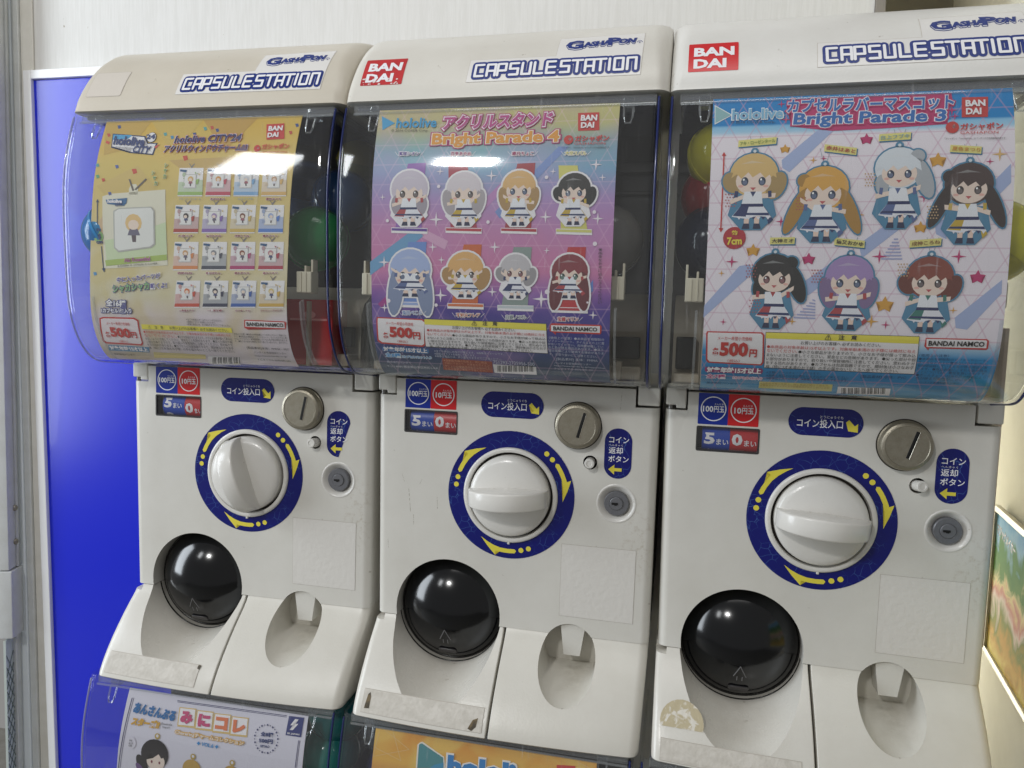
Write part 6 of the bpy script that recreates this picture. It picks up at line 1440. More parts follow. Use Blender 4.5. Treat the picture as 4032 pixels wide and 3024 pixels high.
def capsule_station():
    mb = MB(); bl = mat("logo_navy", "#16307e", .35)
    poly(mb, [(-38.4, 399.6), (121.2, 399.6), (122.4, 448.4), (44, 446.6), (43, 424.6), (-37.8, 424.6)], hood_surf, mat("clear_label_edge", "#c3bdb2", .4), .15, HCUTS)
    poly(mb, [(-38, 400), (120.8, 400), (122, 448), (44.4, 446.2), (43.4, 424.2), (-37.4, 424.2)], hood_surf, mat("clear_label", "#e4e2df", .25), .3, HCUTS)
    x = -30.5; H = 12.2; z0 = 405.6; wd = {'T': 7.0, 'I': 1.2}
    segs = []
    for ch in "CAPSULE STATION":
        if ch == ' ': x += 1.5; continue
        W = wd.get(ch, 7.6)
        for st in GL[ch]: segs.append([(x+p[0]*W+(p[1])*0.0, z0+p[1]*H) for p in st])
        x += W+(3.9 if ch != 'A' else 2.6)
    sc_ = (116.5-(-30.5))/(x-3.9-(-30.5))
    for m, r, lay in ((bl, 3.5, .55), (WHT, 1.2, 1.0)):
        for st in segs:
            P = [(-30.5+(p[0]+30.5)*sc_, p[1]) for p in st]
            for a, b in zip(P, P[1:]):
                dx, dz = b[0]-a[0], b[1]-a[1]; Ln = math.hypot(dx, dz); ux, uz = dx/Ln, dz/Ln
                n = 8; pts = []
                for k in range(n+1):
                    t = math.atan2(uz, ux)-math.pi/2+math.pi*k/n; pts.append((b[0]+r*math.cos(t), b[1]+r*math.sin(t)))
                for k in range(n+1):
                    t = math.atan2(uz, ux)+math.pi/2+math.pi*k/n; pts.append((a[0]+r*math.cos(t), a[1]+r*math.sin(t)))
                capsule_station.k += .0021
                poly(mb, pts, hood_surf, m, lay+capsule_station.k % .25, HCUTS)
    def lay(s, a, b, h, sh=0.0):
        text(mb, s, a, b, h, hood_surf, bl, .5, grow=.75, shear=sh, bold=.0); text(mb, s, (a[0], a[1]-1.3), (b[0], b[1]-1.3), h, hood_surf, bl, .45, grow=.6, shear=sh)
        text(mb, s, (a[0], a[1]-.9), (b[0], b[1]-.9), h, hood_surf, WHT, .62, grow=.25, shear=sh)
        text(mb, s, a, b, h, hood_surf, bl, .85, grow=.28, shear=sh, bold=.02)
    lay("G", (52, 436.5), (66, 436.5), 10); lay("ASHA", (67.5, 436), (91.5, 437.5), 5.6, .1); lay("P", (90, 438.6), (100, 438.6), 9.2); lay("ON", (99.5, 438), (114.5, 438.4), 5.6, .2)
    n = 20; mb.grid([[(118+r*math.cos(2*math.pi*k/n), hood_surf(118, 436)-.6, 435.5+r*.8*math.sin(2*math.pi*k/n)) for k in range(n)] for r in (2.5, 2.0)], bl, True); text(mb, "R", (117.2, 435.5), (118.9, 435.5), 2, hood_surf, bl, .6)
    return mb.mesh("title_sticker", fix=False)
capsule_station.k = 0
S['title'] = capsule_station()
def bandai(worn):
    mb = MB(); rd = grunge("worn_red_sticker", "#c5262b", "#b01f26", 40, .3, .7) if worn else mat("red_logo", "#d0262c", .25)
    P = rrect(-143.5, -101.5, 401.2, 431, 1, 3)
    poly(mb, P, hood_surf, rd, .25, HCUTS)
    text(mb, "BAN", (-139, 421.6), (-105, 421.6), 9.6, hood_surf, WHT, .45, bold=.045); text(mb, "DAI", (-139, 409.2), (-111.5, 409.2), 9.6, hood_surf, WHT, .45, bold=.045)
    if worn:
        wn = mat("worn_white_chips", "#e8dcd8", .3); rg = random.Random(4)
        for k in range(26):
            x = rg.uniform(-142, -104); z = 402+rg.random()**2*7; r = rg.uniform(.3, 1.1); poly(mb, [(x+r*rg.uniform(.5, 1.6)*math.cos(t), z+r*rg.uniform(.4, 1.2)*math.sin(t)) for t in [k_*1.05 for k_ in range(6)]], hood_surf, wn, .6)
    return mb.mesh("maker_sticker", fix=False)
S['bandai_w'] = bandai(True); S['bandai'] = bandai(False)
mb = MB(); poly(mb, rrect(-144, -102, 400.8, 431.4, 2, 4), hood_surf, FAINT, .15, HCUTS); poly(mb, rrect(-143.6, -102.4, 401.2, 431, 1.8, 4), hood_surf, mat("blank_hood_label", "#d3ccc2", .4, bump=.2), .3, HCUTS); S['blankhood'] = mb.mesh("blank_sticker", fix=False)
FC_CUTS = [float(z) for z in FZ]
def strip(x0, x1, za, zb, scraps, m=TAPE):
    mb = MB(); fs = lambda x, z: flare_surf(x, z)
    def q(P, m_, l):
        # cut across as well: the panel is gently crowned
        bm = bmesh.new(); bm.faces.new([bm.verts.new((a, 0, b)) for a, b in P])
        for c in FC_CUTS: bmesh.ops.bisect_plane(bm, geom=bm.verts[:]+bm.edges[:]+bm.faces[:], plane_co=(0, 0, c), plane_no=(0, 0, 1))
        for k in range(-14, 1): bmesh.ops.bisect_plane(bm, geom=bm.verts[:]+bm.edges[:]+bm.faces[:], plane_co=(k*10, 0, 0), plane_no=(1, 0, 0))
        bm.verts.index_update(); mb.add([(v.co.x, fs(v.co.x, v.co.z)-l, v.co.z) for v in bm.verts], [[v.index for v in f.verts] for f in bm.faces], m_); bm.free()
    q([(x0-.4, za+.4), (x1+.4, za+.2), (x1+.3, zb-.4), (x0-.4, zb-.4)], FAINT, .3); q([(x0, za), (x1, za-.2), (x1, zb), (x0, zb)], m, .5)
    for P in scraps: q(P, SCRAP, .75)
    return mb, q
S['strip0'] = strip(-137.5, -22, -203.5, -222.5, [[(-24, -203.5), (-20.5, -203.8), (-21.5, -207.5), (-24.6, -206.5)]])[0].mesh("tape_residue", fix=False)
S['strip1'] = strip(-136.5, -7, -204, -223, [[(-132, -208), (-129.8, -206), (-128.2, -210), (-128, -219), (-133.6, -219.5)], [(-21, -221), (-17, -214), (-12, -212), (-13, -219), (-17, -222.5)]])[0].mesh("tape_residue", fix=False)
a_, q_ = strip(-139, -14, -209, -225.5, [])
q_([(-120.5+20.5*math.cos(t), -196+16*math.sin(t)) for t in [math.pi*k/12 for k in range(-1, 14)]], TAPE2, .45); S['strip2'] = a_.mesh("tape_residue", fix=False)
# ------------------------------------------------------------------ cards behind the domes
LAY = .13
ST = {
 'hl': [('#3f9acb', 0, 8, .03, 0)], 'hl_w': [('#eef4f8', .8, 7, 0, 0), ('#7fb4d4', 0, 9, .03, 0)], 'hl_big': [('#ece6e0', 2.2, 7, 0, 0), ('#2f7fc0', .6, 9, .03, 0)],
 't_mag': [('#b83a78', 2.0, 6, 0, .1), ('#f2e6ee', 1.2, 7.5, 0, .1), ('#bb4688', .25, 9.2, .02, .1)], 't_org': [('#b83a78', 2.0, 6, 0, 0), ('#f4ecd8', 1.15, 7.5, 0, 0), ('#e39a3c', .5, 9.2, 0, 0)],
 't_blu': [('#c0326e', 2.0, 6, .0, .06), ('#f0eef6', 1.0, 7.5, 0, .06), ('#2f6cb4', .42, 9.2, 0, .06)], 't_nv': [('#c8484c', .75, 6.5, 0, .2), ('#f4ece8', .42, 7.7, 0, .2), ('#34346e', 0, 9, .035, .2)],
 't_pu': [('#efeae8', .5, 7.5, 0, .1), ('#655c9c', 0, 9, .03, .1)], 't_gr': [('#5a5a90', .75, 7.5, 0, .1), ('#8dbb78', 0, 9, .03, .1)], 't_nw': [('#5a5a90', .85, 7.5, 0, .1), ('#f2eeee', 0, 9, .03, .1)],
 't_enb': [('#2668a4', .35, 8, .03, .2)], 't_enb2': [('#d3a032', .35, 8, .03, .25)], 't_cha': [('#d8a850', .8, 7, 0, 0), ('#f0e8e8', 0, 9, .02, 0)], 'e_p': [('#c84a78', .5, 9, .04, 0)], 'e_o': [('#e07a50', .5, 9, .04, 0)],
 'wn': [('white', 0, 8, .02, 0)], 'wn2': [('#7f98b8', 0, 8, 0, 0)], 'o_t': [('#d89878', 0, 8, 0, 0)], 'o_t2': [('#a88a30', 0, 8, 0, 0)], 'lgt': [('#c4c6d6', 0, 8, 0, 0)], 'nvt': [('#12406c', 0, 8, 0, 0)],
 'c_blu': [('#e8eef6', .4, 7, 0, 0), ('#4c98d4', 0, 8.5, .02, 0)], 'c_pnk': [('#f0e8f0', .4, 7, 0, 0), ('#c04888', 0, 8.5, .02, 0)], 'c_blu2': [('#3388c6', 0, 8, .03, .1)], 'yelb': [('#ecd84a', 0, 9, .04, 0)],
 'wb': [('white', 0, 9, .045, 0)], 'red': [('red', 0, 9, 0, 0)], 'redb': [('red', 0, 9, .035, 0)], 'redB': [('red', 0, 9, .05, 0)], 'blk': [('blk', 0, 9, 0, 0)], 'blkb': [('blk', 0, 9, .02, 0)], 'blkB': [('blk', 0, 9, .03, 0)],
 'nvyB': [('#2c3a70', 0, 9, .045, 0)], 'nvyI': [('#2c3a70', 0, 9, .04, .25)], 'gwn': [('#f0ecd8', .3, 7, 0, 0), ('#6ea060', 0, 9, .02, 0)]}
for k, c in {'n_pur': '#5d3f9a', 'n_mag': '#a83068', 'n_mag2': '#b05090', 'n_yel': '#cfc65a', 'n_blu': '#7a98cc', 'n_org': '#d06a30', 'n_gry': '#7a8890', 'n_red': '#c02a3a', 'n_red2': '#9a4048'}.items(): ST[k] = [('white', .5 if k not in ('n_mag2', 'n_red2') else .2, 7.5, 0, 0), (c, 0, 9, .02, 0)]
for k, c in {'r_grn': '#8a9a50', 'r_red': '#b0483a', 'r_gry': '#8aa8b0', 'r_org': '#cc9040', 'r_dk': '#3c2a2c', 'r_brn': '#8a6038'}.items(): ST[k] = [(c, 0, 9, .02, 0)]
def sheet_material(name, ramp, z1, z0, lines=None, blobs=None):
    m = mat(name, '#ffffff', .38, spec=.4); t = m.node_tree; N = t.nodes; L = t.links
    tc = N.new("ShaderNodeTexCoord"); sp = N.new("ShaderNodeSeparateXYZ"); L.new(tc.outputs["Object"], sp.inputs[0])
    r = N.new("ShaderNodeMapRange"); r.inputs[1].default_value = z1/1000; r.inputs[2].default_value = z0/1000; L.new(sp.outputs[2], r.inputs[0])
    cr = N.new("ShaderNodeValToRGB"); els = cr.color_ramp.elements
    while len(els) > 1: els.remove(els[0])
    for i, (p, c) in enumerate(ramp):
        e = els[0] if i == 0 else els.new(p); e.position = p; e.color = (*lin(c), 1)
    L.new(r.outputs[0], cr.inputs[0]); src = cr.outputs[0]
    if blobs:
        n = N.new("ShaderNodeTexNoise"); n.inputs["Scale"].default_value = blobs[1]; n.inputs["Detail"].default_value = 2; n.inputs["Distortion"].default_value = 1.5; L.new(tc.outputs["Object"], n.inputs["Vector"])
        q = N.new("ShaderNodeMapRange"); q.inputs[1].default_value = .45; q.inputs[2].default_value = .62; q.inputs[4].default_value = blobs[2]; L.new(n.outputs[0], q.inputs[0])
        mx = N.new("ShaderNodeMix"); mx.data_type = 'RGBA'; mx.inputs[7].default_value = (*lin(blobs[0]), 1); L.new(q.outputs[0], mx.inputs[0]); L.new(src, mx.inputs[6]); src = mx.outputs[2]
    if lines:      # printed triangular grid
        for a in (0, 60, 120):
            mp = N.new("ShaderNodeMapping"); mp.inputs["Rotation"].default_value = (0, math.radians(a), 0); L.new(tc.outputs["Object"], mp.inputs[0])
            wv = N.new("ShaderNodeTexWave"); wv.wave_type = 'BANDS'; wv.bands_direction = 'Z'; wv.inputs["Scale"].default_value = lines[1]; L.new(mp.outputs[0], wv.inputs["Vector"])
            q = N.new("ShaderNodeMapRange"); q.inputs[1].default_value = .985; q.inputs[2].default_value = 1.0; q.inputs[4].default_value = lines[2]; L.new(wv.outputs["Fac"], q.inputs[0])
            mx = N.new("ShaderNodeMix"); mx.data_type = 'RGBA'; mx.inputs[7].default_value = (*lin(lines[0]), 1); L.new(q.outputs[0], mx.inputs[0]); L.new(src, mx.inputs[6]); src = mx.outputs[2]
    L.new(src, N["Principled BSDF"].inputs["Base Color"]); return m
def tone(h, a, b=0.0): return '#%02x%02x%02x' % tuple(int(255*max(0, min(1, (q*a+b)))**1) if False else int(255*max(0, min(1, q*a+b))**(1/2.2)) for q in lin(h))
FR = random.Random(11)
def figure(mb, x, z, w, h, hc, oc, kind, L0=0):
    """plain generic rag doll: round head of hair, dot eyes, striped skirt"""
    P = lambda pts, c, l: poly(mb, pts, card_surf, ink(c), l*LAY, CUTS)
    def E(cx, cz, rx, rz, c, l, n=22, rot=0.0): P([(cx+rx*math.cos(a)*math.cos(rot)-rz*math.sin(a)*math.sin(rot), cz+rx*math.cos(a)*math.sin(rot)+rz*math.sin(a)*math.cos(rot)) for a in [2*math.pi*k/n for k in range(n)]], c, l)
    if kind == 'mini':
        ac = oc if oc.startswith('#') else '#a08080'; pl = tone(ac, .5, .3)
        if w < 9:
            E(x-7.6, z+6.6, 1.9, 2.3, pl, 5.5, 12); P([(x-8.2, z+3.4), (x-7, z+3.4), (x-7.2, z+2.4), (x-8, z+2.4)], ac, 5.5)
            for q in range(3): P([(x+4.4+q*2, z+9.2-q*.7), (x+6+q*2, z+8.6-q*.7), (x+5+q*2, z+7-q*.7)], (ac, pl, '#e0c070')[q], 5.5)
            P([(x+6.2, z-3), (x+8.2, z-3), (x+9.6, z+2.6), (x+5.8, z+1.2)], ac, 5.5); P([(x-9.6, z-4.6), (x-6, z-4.2), (x-6.4, z-1.4), (x-9.4, z-1.8)], pl, 5.5)
        tl = FR.uniform(-.5, .5); E(x, z+h*.2, w*.42, w*.40, hc, 6.2, 12); E(x+tl, z+h*.14, w*.27, w*.22, '#ecd6c6', 6.5, 10)
        P([(x-w*.2, z), (x+w*.2, z), (x+w*.32, z-h*.22), (x-w*.32, z-h*.22)], FR.choice(['#6a6478', '#e0dde4', '#4a5078', '#a0606a']), 6.3); P([(x-w*.12+tl, z-h*.2), (x+w*.12+tl, z-h*.2), (x+w*.1, z-h*.45), (x-w*.08, z-h*.45)], '#5a4a50', 6.2); return
    tp = z+h/2; bt = z-h/2; r = w*.40; hz = tp-r*1.0; out = '#f0ebee' if kind == 'stand' else oc; g = 1.7 if kind == 'stand' else 1.3
    if kind == 'charm2':
        E(x, hz, r, r*.95, hc, 6); E(x-r*.9, hz-r*.8, r*.35, r*.7, hc, 5.8, 16, .5); E(x-r*1.05, hz-r*1.1, r*.2, r*.45, oc, 5.9, 14, .7); E(x+r*.1, hz-r*.45, r*.66, r*.6, '#ead6ca', 6.3)
        P([(x-r*.75, hz+r*.1), (x+r*.2, hz+r*.45), (x+r*.85, hz-r*.05), (x+r*.5, hz-r*.2), (x+r*.3, hz+r*.05), (x-.1*r, hz-r*.25), (x-r*.25, hz+r*.05), (x-r*.55, hz-r*.4)], hc, 6.7)
        for q in (-1, 1): E(x+r*.1+q*r*.28, hz-r*.5, r*.07, r*.1, '#7a3040', 7, 10)
        E(x+r*.1, tp+2.5, 3.2, 3.2, '#b89a50', 5.4, 14); E(x+r*.1, tp+2.9, 1.6, 1.6, '#dcd8e2', 5.6, 12); return
    rot = FR.uniform(-.12, .12); lean = FR.uniform(-1.5, 1.5); dk = tone(hc, .6); lt = tone(hc, .75, .2); acc = FR.choice(['#2c3866', '#b0454a', '#3a7a70', '#c9a83c', '#5a6a9a'])
    style = FR.choice([0, 1, 2]); bz = bt+h*.46
    style = FR.randrange(6)
    lobes = {0: [(-.9, -.75, .36, .75, .25), (.9, -.75, .36, .75, -.25)], 1: [(-.95, -.35, .4, .5, .5), (1.0, -.5, .4, .65, -.4)], 2: [(-.6, -.9, .45, .6, .1), (.6, -.9, .45, .6, -.1)],
             3: [(-.75, -1.0, .4, 1.25, -.12), (.75, -1.0, .4, 1.25, .12)], 4: [(-1.15, -1.0, .3, 1.15, -.4), (1.15, -1.0, .3, 1.15, .4), (-.85, .35, .3, .3, 0)], 5: [(1.1, -.5, .38, 1.0, .35), (.8, .55, .32, .32, 0), (-.7, -.8, .3, .5, .1)]}[style]
    for pas, gg, col, l in ((0, g, out, 5.0), (1, 0, hc, 5.8)):
        E(x, hz, r*1.06+gg, r+gg, col, l)
        for a, c_, rx, rz, ro in lobes: E(x+a*r, hz+c_*r, rx*r+gg, rz*r+gg, col if pas == 0 else dk, l+.15, 18, ro)
        if pas == 0: P([(x-w*.30-gg, bz), (x+w*.30+gg, bz), (x+w*.40+gg, bt+h*.18), (x+w*.15+gg, bt-gg*.8), (x-w*.15-gg, bt-gg*.8), (x-w*.40-gg, bt+h*.18)], col, 5.25)
    fx = x+lean*.4; E(fx, hz-r*.28, r*.78, r*.64, '#efd8ca', 6.2)
    P([(x-r*1.0, hz-r*.15), (x-r*.8, hz+r*.45), (x-r*.2, hz+r*.75), (x+r*.45, hz+r*.7), (x+r*.92, hz+r*.3), (x+r*1.0, hz-r*.15), (x+r*.72, hz+r*.02), (x+r*.5, hz-r*.16), (x+r*.28, hz+r*.1), (x-r*.05, hz-r*.12), (x-r*.25, hz+r*.12), (x-r*.55, hz-r*.18), (x-r*.74, hz+r*.04)], hc, 6.6)
    P([(x-r*.6, hz+r*.5), (x-r*.1, hz+r*.66), (x+r*.5, hz+r*.52), (x+r*.1, hz+r*.54)], lt, 6.9)
    ec = FR.choice(['#4a3a3a', '#3a4a6a', '#3a5a50', '#6a3038'])
    for q in (-1, 1): E(fx+q*r*.38, hz-r*.30, r*.16, r*.2, tone(ec, .5), 6.8, 14); E(fx+q*r*.38, hz-r*.35, r*.11, r*.12, tone(ec, 1.3, .08), 6.95, 10); E(fx+q*r*.38-r*.05, hz-r*.22, r*.045, r*.05, '#ffffff', 7.1, 8); E(fx+q*r*.55, hz-r*.52, r*.12, r*.06, '#eab4a8', 6.7, 10)
    P([(fx-r*.13, hz-r*.58), (fx+r*.13, hz-r*.58), (fx, hz-r*.72)], '#c2585c', 6.8)
    P([(x-w*.15, bz+h*.03), (x+w*.15, bz+h*.03), (x+w*.19+lean, bt+h*.30), (x-w*.19+lean, bt+h*.30)], '#eeeef4', 6.9)
    P([(x-w*.05, bz+h*.03), (x+w*.05, bz+h*.03), (x, bz-h*.04)], acc, 7.1)
    P([(x-w*.19+lean, bt+h*.33), (x+w*.19+lean, bt+h*.33), (x+w*.20+lean, bt+h*.29), (x-w*.20+lean, bt+h*.29)], '#232c5c', 7.2)
    P([(x-w*.20+lean, bt+h*.30), (x+w*.20+lean, bt+h*.30), (x+w*.35+lean, bt+h*.15), (x+w*.1, bt+h*.17), (x-w*.1, bt+h*.13), (x-w*.35+lean, bt+h*.16)], '#e9e8f0', 7.0)
    P([(x-w*.2+lean, bt+h*.30), (x-w*.05+lean, bt+h*.30), (x-w*.1+lean, bt+h*.16), (x-w*.33+lean, bt+h*.17)], acc, 7.1)
    for q in range(-3, 4): P([(x+lean+q*w*.085, bt+h*.16), (x+lean+q*w*.085+w*.04, bt+h*.12), (x+lean+q*w*.085+w*.08, bt+h*.16)], '#e9e8f0' if q%2 else '#2c3866', 6.95)
    P([(x-w*.29+lean, bt+h*.21), (x+w*.29+lean, bt+h*.21), (x+w*.32+lean, bt+h*.175), (x-w*.32+lean, bt+h*.185)], '#2c3866', 7.3)
    for q in (-1, 1):
        up_ = FR.uniform(-.12, .12)*h; P([(x+q*w*.13, bz), (x+q*w*.15, bz-h*.06), (x+q*w*.39, bz-h*.02+up_), (x+q*w*.40, bz+h*.04+up_)], '#efd8ca', 6.85); P([(x+q*w*.26, bz+h*.035), (x+q*w*.27, bz-h*.05), (x+q*w*.33, bz-h*.04), (x+q*w*.32, bz+h*.04)], acc, 7.05)
        P([(x+q*w*.04, bt+h*.17), (x+q*w*.14, bt+h*.17), (x+q*w*.13, bt+h*.05), (x+q*w*.05, bt+h*.05)], '#efd0c0', 6.6); P([(x+q*w*.04, bt+h*.07), (x+q*w*.14, bt+h*.07), (x+q*w*.17, bt), (x+q*w*.03, bt)], '#262b4c', 6.8)
    P([(x+w*.2, bt+h*.3), (x+w*.38, bt+h*.12), (x+w*.3, bt+h*.06)], acc, 6.7)
    if kind == 'charm':
        E(x, tp+1.5, 3.2, 3.2, out, 5.0, 16); E(x, tp+1.7, 1.3, 1.3, '#d8dee4', 6, 10)
        for q in (-1, 1): P([(x+q*.6, tp+2), (x+q*1.1, tp+2), (x+q*4.6, tp+15), (x+q*4.1, tp+15)], '#a8b0b8', 3)
def build_card(key, items, corners, sheet, parent):
    (tl, tr, br, bl) = corners
    mb = MB(); 
    for lay in (0, -.5):
        bm = bmesh.new(); bm.faces.new([bm.verts.new((p[0], 0, p[1])) for p in corners])
        for c in CUTS: bmesh.ops.bisect_plane(bm, geom=bm.verts[:]+bm.edges[:]+bm.faces[:], plane_co=(0, 0, c), plane_no=(0, 0, 1))
        bm.verts.index_update(); mb.add([(v.co.x, card_surf(v.co.x, v.co.z)-lay, v.co.z) for v in bm.verts], [[v.index for v in f.verts] for f in bm.faces]); bm.free()
    me = mb.mesh("card_sheet", 40, fix=False, mats=[sheet]); put("card_sheet", me, parent[0], parent[1])
    A = MB(); T = MB()
    for it in items:
        k = it[0]
        if k == 'P': poly(A, it[1], card_surf, ink(it[2]), it[3]*LAY, CUTS)
        elif k == 'T':
            _, s_, xa, za, xb, zb, h, st = it
            for c, g, lay, bo, sh in ST[st]: text(T, s_, (xa, za), (xb, zb), h, card_surf, ink(c), lay*LAY, grow=g, shear=sh, bold=bo)
        elif k == 'V':
            _, s_, xa, za, xb, zb, wd, st = it; n = len(s_)
            for i, ch in enumerate(s_):
                t = (i+.5)/n; x = xa+(xb-xa)*t; z = za+(zb-za)*t; pitch = abs(zb-za)/n
                if ch in "。、": continue
                for c, g, lay, bo, sh in ST[st]: text(T, ch, (x-wd/2, z), (x+wd/2, z), pitch*.8, card_surf, ink(c), lay*LAY, grow=g, bold=bo)
        elif k == 'F':
            F_ = MB(); figure(F_, *it[1:]); nm = {'mini': 'small_doll_print', 'stand': 'doll_print', 'charm': 'charm_doll_print', 'charm2': 'charm_doll_print'}[it[-1]]; put(nm, F_.mesh(nm, fix=False), *parent)
        elif k == 'S':
            _, x, z, r, kind, c = it
            P = disc(x, z, max(r, .35), 20 if r > 1 else 8) if kind == 'disc' else star(x, z, r, 5, .5) if kind == 'star' else star(x, z, r, 4, .2)
            poly(A, P, card_surf, ink(c), (4.6 if r > 5 else 6.5)*LAY if kind == 'disc' else 3*LAY, CUTS)
    put("printed_artwork", A.mesh("printed_artwork", fix=False), *parent); put("printed_text", T.mesh("printed_text", fix=False), *parent)
SH = [sheet_material("card_yellow", [(0, '#d8b04e'), (.2, '#d8ba68'), (.45, '#d9c690'), (.6, '#dccfac'), (.72, '#d5cdb4'), (.8, '#dccfd4'), (1, '#e0d2da')], 376, 126, None, ('#cfb968', 12, .5)),  # yellow ramp paled so its colour carries the dome's reflected haze
      sheet_material("card_rainbow", [(0, '#c9bf7e'), (.07, '#c3bc86'), (.16, '#79aab4'), (.24, '#7fa6c6'), (.34, '#b094c6'), (.45, '#c98cb8'), (.6, '#d080a8'), (.68, '#8a5aa4'), (.74, '#4c3a90'), (.84, '#38408a'), (.93, '#3a4c70'), (1, '#38506a')], 376, 126, ('#f0c8e0', 17, .22), ('#b48cc8', 9, .35)),
      sheet_material("card_pink_grid", [(0, '#0f84c8'), (.095, '#0f84c8'), (.1, '#8cc4e8'), (.12, '#a8d0ea'), (.135, '#f0e6ee'), (.80, '#f0e6ee'), (.825, '#b8d4ea'), (.86, '#2f94d0'), (.95, '#2588c4'), (1, '#6aa8cc')], 376, 126, ('#cf98b4', 17, .42)),
      sheet_material("card_lavender", [(0, '#dad5e2'), (1, '#dad5e2')], 376, 126), sheet_material("card_orange", [(0, '#dc9038'), (.12, '#e4b052'), (.22, '#c87058'), (.3, '#d88a50'), (1, '#b85a80')], 376, 126, None, ('#e8c468', 14, .7)),
      sheet_material("card_dark_blue", [(0, '#1c2038'), (1, '#1c2038')], 376, 126)]
# ------------------------------------------------------------------ the three upper machines and the three beneath
POS = [(-0.30755, -0.00015, 0.0007, 0.90398), (0, 0, 0, 0), (0.30574, 0.00078, -0.0003, -0.66486)]
W_ = ["beige-hooded", "middle", "right-hand"]
LBL = ["white capsule vending machine with a blank hood label and its dial grip standing upright", "white capsule vending machine with a worn, chipped red maker sticker on its hood", "white capsule vending machine with a clean red square sticker on a bright white hood"]
CLBL = ["yellow product card with sixteen small charm pictures behind the clear dome", "pink and purple product card with eight dolls on small stands behind the clear dome", "blue-topped product card with seven hanging charms on a pink triangle grid"]
CORN = [((-116.2, 374.4), (103.7, 374.6), (90, 127.8), (-135.5, 127.8)), ((-121.8, 377), (104.6, 375.6), (104, 126.5), (-122.5, 126)), ((-121, 376.9), (106.8, 376.2), (111.6, 124.8), (-119.4, 125.2))]
exec_cards = [card1, card2, card3]
def dome_parts(t, off, pale=False):
    d = put("dome_cover", S['dome'], t, off)
    for k in (('trimL0', 'trimR') if pale else ('trimL', 'trimR')): put("edge_trim", S[k], d)
    for k in ('railL', 'railR'): put("card_rail", S[k], d)
    for k in ('hookL', 'hookR'): put("card_hook", S[k], d)
    put("top_rail", S['toprail'], d); put("navy_crossbar", S['under'], t, off); put("back_panel", S['back'], t, off); put("hopper", S['hopper'], t, off)
    for k in ('brL', 'brR'): put("card_bracket", S[k], t, off)
    return d
hoods = [hood_mesh(m) for m in HOODM]
